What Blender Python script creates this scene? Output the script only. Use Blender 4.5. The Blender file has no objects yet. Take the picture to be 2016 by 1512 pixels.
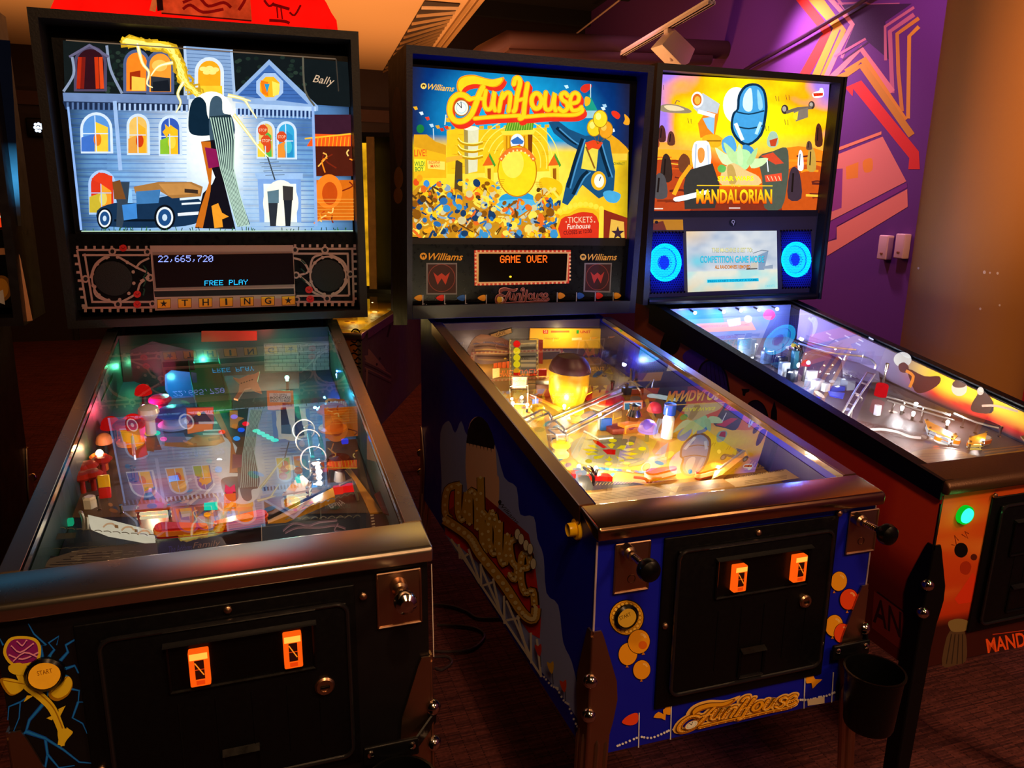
import bpy, bmesh, math, random
from mathutils import Vector, Matrix, Euler, noise
random.seed(7)
SC = bpy.context.scene
COL = SC.collection
# ------------------------------------------------------------------ camera
FPX, PITCH, ROLL, YAW, CAMH = 1533.44, 0.2328, -0.0209, 0.3349, 1.4459
cam_data = bpy.data.cameras.new('camera')
cam = bpy.data.objects.new('camera', cam_data)
COL.objects.link(cam)
cam_data.sensor_fit = 'HORIZONTAL'
cam_data.sensor_width = 36.0
cam_data.lens = 36.0 * FPX / 2016.0
cam_data.clip_start = 0.02
cam_data.clip_end = 60
CAM = Vector((0, 0, CAMH))
R_CAM = Matrix.Rotation(-YAW, 3, 'Z') @ Matrix.Rotation(math.pi / 2 - PITCH, 3, 'X') @ Matrix.Rotation(-ROLL, 3, 'Z')
cam.matrix_world = Matrix.Translation(CAM) @ R_CAM.to_4x4()
SC.camera = cam


def ray(u, v):
    """Direction in the room of the sight line through photo pixel (u, v)."""
    return R_CAM @ Vector(((u - 1008) / FPX, (756 - v) / FPX, -1.0))


def hit(u, v, p0, n):
    d = ray(u, v)
    p0 = Vector(p0)
    n = Vector(n)
    return CAM + d * (n.dot(p0 - CAM) / n.dot(d))


# ------------------------------------------------------------------ world, exposure
SC.view_settings.view_transform = 'Standard'
SC.view_settings.look = 'None'
SC.view_settings.gamma = 1.0
SC.view_settings.use_curve_mapping = False
SC.view_settings.exposure = 0.0
world = bpy.data.worlds.new('world')
SC.world = world
world.use_nodes = True
world.node_tree.nodes['Background'].inputs['Color'].default_value = (0.5, 0.3, 0.42, 1)
world.node_tree.nodes['Background'].inputs['Strength'].default_value = 0.012
SC.cycles.use_denoising = True
SC.cycles.max_bounces = 8
SC.cycles.transparent_max_bounces = 16
SC.cycles.sample_clamp_indirect = 3.0
SC.cycles.caustics_reflective = False
SC.cycles.caustics_refractive = False
try:
    SC.cycles.use_light_tree = True
except Exception:
    pass


def lamp(name, kind, loc, energy, color, size=0.1, aim=None, spot=60, blend=0.6, parent=None):
    ld = bpy.data.lights.new(name, kind)
    ld.energy = energy
    ld.color = color
    if kind == 'AREA':
        ld.shape = 'DISK'
        ld.size = size
    else:
        ld.shadow_soft_size = size
    if kind == 'SPOT':
        ld.spot_size = math.radians(spot)
        ld.spot_blend = blend
    o = bpy.data.objects.new(name, ld)
    COL.objects.link(o)
    o.location = loc
    if aim is not None:
        o.rotation_euler = (Vector(aim) - Vector(loc)).to_track_quat('-Z', 'Y').to_euler()
    if parent is not None:
        o.parent = parent
    return o


WARM = (1.0, 0.56, 0.26)
AMB = (1.0, 0.42, 0.16)
# spot downlights over the aisle; the two broad area lamps are added soft fill
lamp('downlight_and_fill_lamp', 'AREA', (0.1, -0.9, 3.1), 28, WARM, .5, (0.2, 0.3, 0.9))
lamp('downlight_and_fill_lamp', 'AREA', (2.3, -0.9, 3.1), 36, WARM, .5, (1.5, 0.6, 0.5))
lamp('downlight_and_fill_lamp', 'SPOT', (0.2, -0.2, 3.1), 70, WARM, .05, (0.25, 0.75, 0.9), 50, .9)
lamp('downlight_and_fill_lamp', 'SPOT', (2.4, -0.2, 3.1), 120, WARM, .05, (2.0, 0.5, 0.0), 60, .9)
lamp('column_lamp', 'SPOT', (2.5, 0.2, 2.5), 95, (1.0, 0.42, 0.10), .06, (2.62, 2.2, 1.75), 38, 1.0)
# wall washers on the purple wall and the glow on the soffit
lamp('wall_washer_lamp', 'SPOT', (2.3, 2.9, 2.9), 60, (1.0, 0.42, 0.85), .08, (3.2, 3.4, 1.7), 100, .9)
lamp('wall_washer_lamp', 'SPOT', (2.2, 4.4, 3.0), 32, (0.9, 0.35, 0.9), .08, (3.2, 5.0, 2.2), 90, .9)
lamp('wall_washer_lamp', 'SPOT', (2.88, 4.3, 2.8), 130, (1.0, 0.5, 0.95), .06, (3.3, 4.1, 1.9), 95, .9)
lamp('soffit_and_pipe_lamp', 'SPOT', (1.0, 6.0, 0.3), 420, (1.0, 0.44, 0.15), .2, (1.0, 5.9, 2.72), 150, 1.0)
lamp('soffit_and_pipe_lamp', 'SPOT', (-0.6, 4.6, 1.0), 150, (1.0, 0.44, 0.15), .2, (-0.6, 4.8, 2.72), 120, 1.0)
lamp('soffit_and_pipe_lamp', 'SPOT', (-2.2, 5.6, 1.0), 150, (1.0, 0.46, 0.16), .2, (-2.2, 5.6, 2.72), 120, 1.0)
lamp('soffit_and_pipe_lamp', 'POINT', (1.6, 4.8, 2.1), 22, (1.0, 0.45, 0.2), .2)  # weak fill added to lift the dim ceiling pipes, no fitting there
lamp('aisle_fill_lamp', 'POINT', (1.2, -2.2, 2.3), 22, (1.0, 0.5, 0.24), .35)  # ambient fill added behind the camera, with no fitting of its own


# ------------------------------------------------------------------ materials
def lin(c):
    """'#rrggbb' or sRGB 0-255 triple to linear rgb."""
    if isinstance(c, str):
        c = c.lstrip('#')
        c = tuple(int(c[i:i + 2], 16) for i in (0, 2, 4))
    return tuple((x / 255 / 12.92) if x / 255 <= .04045 else ((x / 255 + .055) / 1.055) ** 2.4 for x in c)


_M = {}


def mat(name, col=None, rough=.5, metal=0, emit=0, noise_scale=40, noise_amt=.12, bump=0, spec=.5, coat=0, trans=0, ior=1.45, alpha=1, colvar=0):
    if name in _M:
        return _M[name]
    m = bpy.data.materials.new(name)
    m.use_nodes = True
    nt = m.node_tree
    b = nt.nodes['Principled BSDF']
    c = lin(col) if col is not None else None
    b.inputs['Metallic'].default_value = metal
    b.inputs['Specular IOR Level'].default_value = spec
    b.inputs['Coat Weight'].default_value = coat
    b.inputs['Transmission Weight'].default_value = trans
    b.inputs['IOR'].default_value = ior
    b.inputs['Alpha'].default_value = alpha
    tc = nt.nodes.new('ShaderNodeTexCoord')
    nz = nt.nodes.new('ShaderNodeTexNoise')
    nz.inputs['Scale'].default_value = noise_scale
    nz.inputs['Detail'].default_value = 4
    nt.links.new(tc.outputs['Object'], nz.inputs['Vector'])
    mr = nt.nodes.new('ShaderNodeMapRange')
    mr.inputs['To Min'].default_value = max(.02, rough - noise_amt)
    mr.inputs['To Max'].default_value = min(1, rough + noise_amt)
    nt.links.new(nz.outputs['Fac'], mr.inputs['Value'])
    nt.links.new(mr.outputs['Result'], b.inputs['Roughness'])
    if c is not None:
        if colvar:
            mx = nt.nodes.new('ShaderNodeMix')
            mx.data_type = 'RGBA'
            mx.inputs[6].default_value = (*[x * (1 - colvar) for x in c], 1)
            mx.inputs[7].default_value = (*[min(1, x * (1 + colvar)) for x in c], 1)
            nt.links.new(nz.outputs['Fac'], mx.inputs[0])
            nt.links.new(mx.outputs[2], b.inputs['Base Color'])
        else:
            b.inputs['Base Color'].default_value = (*c, 1)
        if emit:
            b.inputs['Emission Color'].default_value = (*c, 1)
            b.inputs['Emission Strength'].default_value = emit
    else:
        at = nt.nodes.new('ShaderNodeVertexColor')
        at.layer_name = 'Col'
        nt.links.new(at.outputs['Color'], b.inputs['Base Color'])
    if bump:
        bp = nt.nodes.new('ShaderNodeBump')
        bp.inputs['Strength'].default_value = bump
        bp.inputs['Distance'].default_value = .002
        nt.links.new(nz.outputs['Fac'], bp.inputs['Height'])
        nt.links.new(bp.outputs['Normal'], b.inputs['Normal'])
    _M[name] = m
    return m


def lit(name, strength=1.0, grain=.06, scale=60, gloss=0):
    """A backlit print, screen or lamp lens: the colour of each patch glows evenly."""
    if name in _M:
        return _M[name]
    m = bpy.data.materials.new(name)
    m.use_nodes = True
    nt = m.node_tree
    for n in list(nt.nodes):
        nt.nodes.remove(n)
    out = nt.nodes.new('ShaderNodeOutputMaterial')
    e = nt.nodes.new('ShaderNodeEmission')
    at = nt.nodes.new('ShaderNodeVertexColor')
    at.layer_name = 'Col'
    tc = nt.nodes.new('ShaderNodeTexCoord')
    nz = nt.nodes.new('ShaderNodeTexNoise')
    nz.inputs['Scale'].default_value = scale
    nz.inputs['Detail'].default_value = 5
    nt.links.new(tc.outputs['Object'], nz.inputs['Vector'])
    mr = nt.nodes.new('ShaderNodeMapRange')
    mr.inputs['From Min'].default_value = .3
    mr.inputs['From Max'].default_value = .7
    mr.inputs['To Min'].default_value = strength * (1 - grain)
    mr.inputs['To Max'].default_value = strength * (1 + grain)
    nt.links.new(nz.outputs['Fac'], mr.inputs['Value'])
    nt.links.new(at.outputs['Color'], e.inputs['Color'])
    nt.links.new(mr.outputs['Result'], e.inputs['Strength'])
    nt.links.new(e.outputs[0], out.inputs['Surface'])
    _M[name] = m
    return m


def pane(name, ior=1.5, tint=(1, 1, 1), rough=0.0, dust=0.0):
    """Clear sheet: see-through with an angle-dependent mirror reflection."""
    if name in _M:
        return _M[name]
    m = bpy.data.materials.new(name)
    m.use_nodes = True
    nt = m.node_tree
    for n in list(nt.nodes):
        nt.nodes.remove(n)
    out = nt.nodes.new('ShaderNodeOutputMaterial')
    t = nt.nodes.new('ShaderNodeBsdfTransparent')
    t.inputs['Color'].default_value = (*tint, 1)
    g = nt.nodes.new('ShaderNodeBsdfGlossy')
    g.inputs['Roughness'].default_value = rough
    fr = nt.nodes.new('ShaderNodeFresnel')
    fr.inputs['IOR'].default_value = ior
    ge = nt.nodes.new('ShaderNodeNewGeometry')
    inv = nt.nodes.new('ShaderNodeMath')
    inv.operation = 'SUBTRACT'
    inv.inputs[0].default_value = 1
    nt.links.new(ge.outputs['Backfacing'], inv.inputs[1])
    mu = nt.nodes.new('ShaderNodeMath')
    mu.operation = 'MULTIPLY'
    nt.links.new(fr.outputs[0], mu.inputs[0])
    nt.links.new(inv.outputs[0], mu.inputs[1])
    mx = nt.nodes.new('ShaderNodeMixShader')
    nt.links.new(mu.outputs[0], mx.inputs[0])
    nt.links.new(t.outputs[0], mx.inputs[1])
    nt.links.new(g.outputs[0], mx.inputs[2])
    nt.links.new(mx.outputs[0], out.inputs['Surface'])
    _M[name] = m
    return m


PAINT = mat('printed_paint', None, .42, noise_scale=25)
DECAL = mat('printed_decal', None, .5, noise_scale=30, spec=.3)
BLACK = mat('black_powdercoat', '#07070b', .42, noise_scale=120, bump=.15, spec=.25)
BLACKP = mat('black_plastic', '#060608', .3, noise_scale=80, spec=.3)
WOODK = mat('black_stained_wood', '#0c0a0c', .45, noise_scale=30, colvar=.3)
STEEL = mat('brushed_steel', '#dcd2c0', .28, 1, noise_scale=12, noise_amt=.03)
CHROME = mat('chrome', '#d8d0c6', .12, 1, noise_scale=50, noise_amt=.05)
BRONZE = mat('worn_plated_steel', '#b8967c', .32, 1, noise_scale=14, noise_amt=.05)
GLASS = pane('tempered_glass', 3.1, (.97, .98, .97))
ACRYL = pane('clear_acrylic', 2.0, (.95, .96, .97), .04)
LIT = lit('backlit_print', 1.15)
GLOW = lit('glowing_lens', 1.0, .02)


# ------------------------------------------------------------------ mesh builder
class MB:
    def __init__(self, col='#808080', m=None):
        self.V, self.F, self.C, self.FM = [], [], [], []
        self.ms = []
        self.col = lin(col)
        self.m = m or PAINT

    def mi(self, m):
        m = m or self.m
        if m not in self.ms:
            self.ms.append(m)
        return self.ms.index(m)

    def add(self, vs, fs, col=None, m=None):
        o = len(self.V)
        self.V += [tuple(v) for v in vs]
        if col is None:
            cc = [self.col] * len(vs)
        elif isinstance(col, list):
            cc = [lin(c) if not isinstance(c[0], float) else c for c in col]
        else:
            cc = [lin(col)] * len(vs)
        self.C += cc
        k = self.mi(m)
        for f in fs:
            self.F.append([i + o for i in f])
            self.FM.append(k)
        return self

    def box(self, c, s, col=None, m=None, rot=None):
        x, y, z = s[0] / 2, s[1] / 2, s[2] / 2
        vs = [Vector(p) for p in ((-x, -y, -z), (x, -y, -z), (x, y, -z), (-x, y, -z), (-x, -y, z), (x, -y, z), (x, y, z), (-x, y, z))]
        if rot is not None:
            vs = [rot @ v for v in vs]
        vs = [v + Vector(c) for v in vs]
        return self.add(vs, [(3, 2, 1, 0), (4, 5, 6, 7), (0, 1, 5, 4), (1, 2, 6, 5), (2, 3, 7, 6), (3, 0, 4, 7)], col, m)

    def b2(self, lo, hi, col=None, m=None):
        return self.box([(a + b) / 2 for a, b in zip(lo, hi)], [abs(b - a) for a, b in zip(lo, hi)], col, m)

    def rbox(self, c, s, bev, col=None, m=None, seg=3, rot=None):
        bm = bmesh.new()
        bmesh.ops.create_cube(bm, size=1)
        for v in bm.verts:
            v.co = Vector((v.co.x * s[0], v.co.y * s[1], v.co.z * s[2]))
        bmesh.ops.bevel(bm, geom=bm.edges[:], offset=bev, segments=seg, affect='EDGES', profile=.5)
        self.bmesh(bm, Matrix.Translation(Vector(c)) @ (rot.to_4x4() if rot is not None else Matrix()), col, m)
        return self

    def bmesh(self, bm, M, col=None, m=None):
        bm.verts.index_update()
        self.add([M @ v.co for v in bm.verts], [[v.index for v in f.verts] for f in bm.faces], col, m)
        bm.free()

    def extr(self, loop, vec, col=None, m=None):
        """Prism: loop of 3d points pushed along vec."""
        n = len(loop)
        vec = Vector(vec)
        a = [Vector(p) for p in loop]
        vs = a + [p + vec for p in a]
        nrm = Vector((0, 0, 0))
        for i in range(n):
            nrm += a[i].cross(a[(i + 1) % n])
        flip = nrm.dot(vec) > 0
        fs = [list(range(n - 1, -1, -1)), list(range(n, 2 * n))] + [(i, (i + 1) % n, (i + 1) % n + n, i + n) for i in range(n)]
        if not flip:
            fs = [list(reversed(f)) for f in fs]
        return self.add(vs, fs, col, m)

    def tube(self, path, r, n=8, col=None, m=None, closed=False, cap=True):
        P = [Vector(p) for p in path]
        k = len(P)
        rs = r if isinstance(r, (list, tuple)) else [r] * k
        vs, fs = [], []
        up = None
        for i, p in enumerate(P):
            if closed:
                t = (P[(i + 1) % k] - P[i - 1]).normalized()
            else:
                t = (P[min(i + 1, k - 1)] - P[max(i - 1, 0)]).normalized()
            if up is None:
                up = Vector((0, 0, 1)) if abs(t.z) < .9 else Vector((1, 0, 0))
            a = t.cross(up)
            if a.length < 1e-6:
                a = t.orthogonal()
            a.normalize()
            b = a.cross(t).normalized()
            up = b
            for j in range(n):
                th = 2 * math.pi * j / n
                vs.append(p + (a * math.cos(th) + b * math.sin(th)) * rs[i])
        for i in range(k if closed else k - 1):
            for j in range(n):
                A, B = i * n + j, i * n + (j + 1) % n
                D, E = ((i + 1) % k) * n + j, ((i + 1) % k) * n + (j + 1) % n
                fs.append((A, B, E, D))
        if cap and not closed:
            fs.append(list(range(n - 1, -1, -1)))
            fs.append([(k - 1) * n + j for j in range(n)])
        return self.add(vs, fs, col, m)

    def lathe(self, prof, o, axis=(0, 0, 1), n=24, col=None, m=None, sx=1.0):
        ax = Vector(axis).normalized()
        a = ax.orthogonal().normalized()
        b = ax.cross(a)
        o = Vector(o)
        vs, fs, k = [], [], len(prof)
        for (r, h) in prof:
            for j in range(n):
                th = 2 * math.pi * j / n
                vs.append(o + ax * h + (a * math.cos(th) * sx + b * math.sin(th)) * r)
        for i in range(k - 1):
            for j in range(n):
                fs.append((i * n + j, i * n + (j + 1) % n, (i + 1) * n + (j + 1) % n, (i + 1) * n + j))
        if prof[0][0] > 1e-6:
            fs.append(list(range(n - 1, -1, -1)))
        if prof[-1][0] > 1e-6:
            fs.append([(k - 1) * n + j for j in range(n)])
        return self.add(vs, fs, col, m)

    def ball(self, c, r, col=None, m=None, n=12, rot=None):
        rr = r if isinstance(r, (list, tuple)) else (r, r, r)
        bm = bmesh.new()
        bmesh.ops.create_uvsphere(bm, u_segments=n * 2, v_segments=n, radius=1)
        M = Matrix.Translation(Vector(c)) @ (rot.to_4x4() if rot is not None else Matrix()) @ Matrix.Diagonal((*rr, 1))
        self.bmesh(bm, M, col, m)
        return self

    def build(self, name, parent=None, smooth=True, angle=32):
        me = bpy.data.meshes.new(name)
        me.from_pydata(self.V, [], self.F)
        at = me.color_attributes.new('Col', 'FLOAT_COLOR', 'POINT')
        flat = []
        for c in self.C:
            flat += [c[0], c[1], c[2], 1.0]
        at.data.foreach_set('color', flat)
        for m in self.ms:
            me.materials.append(m)
        me.polygons.foreach_set('material_index', self.FM)
        if smooth:
            me.polygons.foreach_set('use_smooth', [True] * len(me.polygons))
            me.set_sharp_from_angle(angle=math.radians(angle))
        me.update()
        o = bpy.data.objects.new(name, me)
        COL.objects.link(o)
        if parent is not None:
            o.parent = parent
        return o


def tag(o, label=None, cat=None, group=None, kind=None):
    if label:
        o['label'] = label
    if cat:
        o['category'] = cat
    if group:
        o['group'] = group
    if kind:
        o['kind'] = kind
    return o


def empty(name, M, label=None, cat=None, group=None):
    o = bpy.data.objects.new(name, None)
    COL.objects.link(o)
    o.empty_display_size = .1
    o.matrix_world = M
    return tag(o, label, cat, group)


# ------------------------------------------------------------------ lettering
_T = {}


def glyphs(s, bold=0.0, shear=0.0, spacing=1.0):
    """2d triangles of a line of text, scaled so that its box is 1 x 1 (plus its natural aspect)."""
    k = (s, bold, shear, spacing)
    if k in _T:
        return _T[k]
    cu = bpy.data.curves.new('t', 'FONT')
    cu.body = s
    cu.offset = bold
    cu.shear = shear
    cu.space_character = spacing
    cu.resolution_u = 3
    ob = bpy.data.objects.new('t', cu)
    COL.objects.link(ob)
    bpy.context.view_layer.update()
    me = bpy.data.meshes.new_from_object(ob.evaluated_get(bpy.context.evaluated_depsgraph_get()))
    vs = [(v.co.x, v.co.y) for v in me.vertices]
    fs = [list(p.vertices) for p in me.polygons]
    bpy.data.objects.remove(ob)
    bpy.data.curves.remove(cu)
    bpy.data.meshes.remove(me)
    x0, x1 = min(v[0] for v in vs), max(v[0] for v in vs)
    y0, y1 = min(v[1] for v in vs), max(v[1] for v in vs)
    r = ([((x - x0) / (x1 - x0), (y - y0) / (y1 - y0)) for x, y in vs], fs)
    _T[k] = r
    return r


DOTS = {'0': '01110100011001110101110011000101110', '2': '01110100010000100010001000100011111', '5': '11111100001111000001000011000101110',
        '6': '00110010001000011110100011000101110', '7': '11111000010001000100010000100001000', ',': '00000000000000000000001000010001000',
        'F': '11111100001000011110100001000010000', 'R': '11110100011000111110101001001010001', 'E': '11111100001000011110100001000011111',
        'P': '11110100011000111110100001000010000', 'L': '10000100001000010000100001000011111', 'A': '01110100011000111111100011000110001',
        'Y': '10001100010101000100001000010000100', 'G': '01110100011000010111100011000101110', 'M': '10001110111010110101100011000110001',
        'O': '01110100011000110001100011000101110', 'V': '10001100011000110001100010101000100', ' ': '0' * 35}


class Z:
    """Coordinates read in an enlarged crop of the photo, turned into photo pixels."""

    def __init__(self, ox, oy, s):
        self.ox, self.oy, self.s = ox, oy, s

    def __call__(self, x, y):
        return (self.ox + x / self.s, self.oy + y / self.s)


ID = Z(0, 0, 1)


class Art:
    """Printed picture lying on a flat panel: patches drawn as thin layers on the panel's own plane."""

    def __init__(self, to3, z=ID, m=None, step=.00002, base=0.0, mb=None):
        self.to3 = to3          # (u, v, lift) photo pixel on the panel -> 3d point
        self.z = z
        self.m = m or DECAL
        self.step = step
        self.k = base
        self.mb = mb or MB(m=self.m)

    def _up(self):
        self.k += self.step
        return self.k

    def px(self, pts):
        return [self.z(*p) for p in pts]

    def poly(self, pts, col, raw=False):
        h = self._up()
        q = pts if raw else self.px(pts)
        self.mb.add([self.to3(u, v, h) for u, v in q], [list(range(len(q)))], col, self.m)
        return self

    def grid(self, quad, nx, ny, fn):
        """quad: TL, TR, BR, BL; fn(s, t) -> linear rgb."""
        h = self._up()
        a, b, c, d = self.px(quad)
        vs, cs, fs = [], [], []
        for j in range(ny + 1):
            t = j / ny
            for i in range(nx + 1):
                s = i / nx
                u = (a[0] * (1 - s) + b[0] * s) * (1 - t) + (d[0] * (1 - s) + c[0] * s) * t
                v = (a[1] * (1 - s) + b[1] * s) * (1 - t) + (d[1] * (1 - s) + c[1] * s) * t
                vs.append(self.to3(u, v, h))
                cs.append(tuple(float(x) for x in fn(s, t)))
        for j in range(ny):
            for i in range(nx):
                k = j * (nx + 1) + i
                fs.append((k, k + nx + 1, k + nx + 2, k + 1))
        self.mb.add(vs, fs, cs, self.m)
        return self

    def ell(self, cx, cy, rx, ry, col, rot=0, n=28, a0=0, a1=360):
        pts = []
        for i in range(n + (0 if a1 - a0 >= 360 else 1)):
            th = math.radians(a0 + (a1 - a0) * i / n)
            x, y = rx * math.cos(th), ry * math.sin(th)
            c, s = math.cos(rot), math.sin(rot)
            pts.append((cx + c * x - s * y, cy + s * x + c * y))
        return self.poly(pts, col)

    def ring(self, cx, cy, rx, ry, w, col, n=36, a0=0, a1=360):
        pts = [(cx + rx * math.cos(math.radians(a0 + (a1 - a0) * i / n)), cy + ry * math.sin(math.radians(a0 + (a1 - a0) * i / n))) for i in range(n + 1)]
        return self.line(pts, w, col)

    def line(self, pts, w, col, smooth=0, w1=None):
        if smooth:
            pts = curve(pts, smooth)
        h = self._up()
        n = len(pts)
        L, R = [], []
        for i, p in enumerate(pts):
            a, b = pts[max(0, i - 1)], pts[min(n - 1, i + 1)]
            dx, dy = b[0] - a[0], b[1] - a[1]
            l = math.hypot(dx, dy) or 1
            ww = (w if w1 is None else w + (w1 - w) * i / max(1, n - 1)) / 2
            L.append((p[0] - dy / l * ww, p[1] + dx / l * ww))
            R.append((p[0] + dy / l * ww, p[1] - dx / l * ww))
        q = self.px(L) + self.px(R)
        self.mb.add([self.to3(u, v, h) for u, v in q], [(i, i + 1, n + i + 1, n + i) for i in range(n - 1)], col, self.m)
        return self

    def text(self, s, A, B, hgt, col, bold=.0, shear=0, spacing=1.0, up=None):
        """Text whose baseline runs A -> B, hgt tall (perpendicular unless up is given)."""
        vs, fs = glyphs(s, bold, shear, spacing)
        h = self._up()
        dx, dy = B[0] - A[0], B[1] - A[1]
        l = math.hypot(dx, dy)
        ux, uy = up if up else (dy / l * hgt, -dx / l * hgt)
        q = self.px([(A[0] + dx * x + ux * y, A[1] + dy * x + uy * y) for x, y in vs])
        self.mb.add([self.to3(u, v, h) for u, v in q], fs, col, self.m)
        return self

    def dots(self, s, A, B, hgt, col, sq=.8):
        h = self._up()
        nx = len(s) * 6 - 1
        dx, dy = (B[0] - A[0]) / nx, (B[1] - A[1]) / nx
        e = hgt / 7
        for ci, ch in enumerate(s):
            bits = DOTS[ch]
            for k, b in enumerate(bits):
                if b == '1':
                    i, j = ci * 6 + k % 5, k // 5
                    x, y = A[0] + dx * i, A[1] + dy * i - hgt + e * j
                    q = self.px([(x, y), (x + dx * sq, y + dy * sq), (x + dx * sq, y + dy * sq + e * sq), (x, y + e * sq)])
                    self.mb.add([self.to3(u, v, h) for u, v in q], [(0, 3, 2, 1)], col, self.m)
        return self


def curve(P, n=6, closed=False):
    """Catmull-Rom through the points."""
    out = []
    k = len(P)
    rng = range(k if closed else k - 1)
    for i in rng:
        g = (lambda j: P[j % k]) if closed else (lambda j: P[min(max(j, 0), k - 1)])
        p0, p1, p2, p3 = g(i - 1), g(i), g(i + 1), g(i + 2)
        for s in range(n):
            t = s / n
            out.append(tuple(.5 * ((2 * b) + (-a + c) * t + (2 * a - 5 * b + 4 * c - d) * t * t + (-a + 3 * b - 3 * c + d) * t ** 3) for a, b, c, d in zip(p0, p1, p2, p3)))
    if not closed:
        out.append(tuple(P[-1]))
    return out


def mixc(a, b, t):
    t = max(0, min(1, t))
    return tuple(x * (1 - t) + y * t for x, y in zip(a, b))
# ------------------------------------------------------------------ pinball machine, shared construction
def rprism(mb, loop, vec, bev, col=None, m=None, seg=2):
    t = MB()
    t.extr(loop, vec)
    bm = bmesh.new()
    vv = [bm.verts.new(v) for v in t.V]
    for f in t.F:
        bm.faces.new([vv[i] for i in f])
    bmesh.ops.bevel(bm, geom=bm.edges[:], offset=bev, segments=seg, affect='EDGES', profile=.5)
    mb.bmesh(bm, Matrix(), col, m)


RIM = mat('worn_glossy_black', '#16161a', .22, noise_scale=80, spec=.9)


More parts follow.
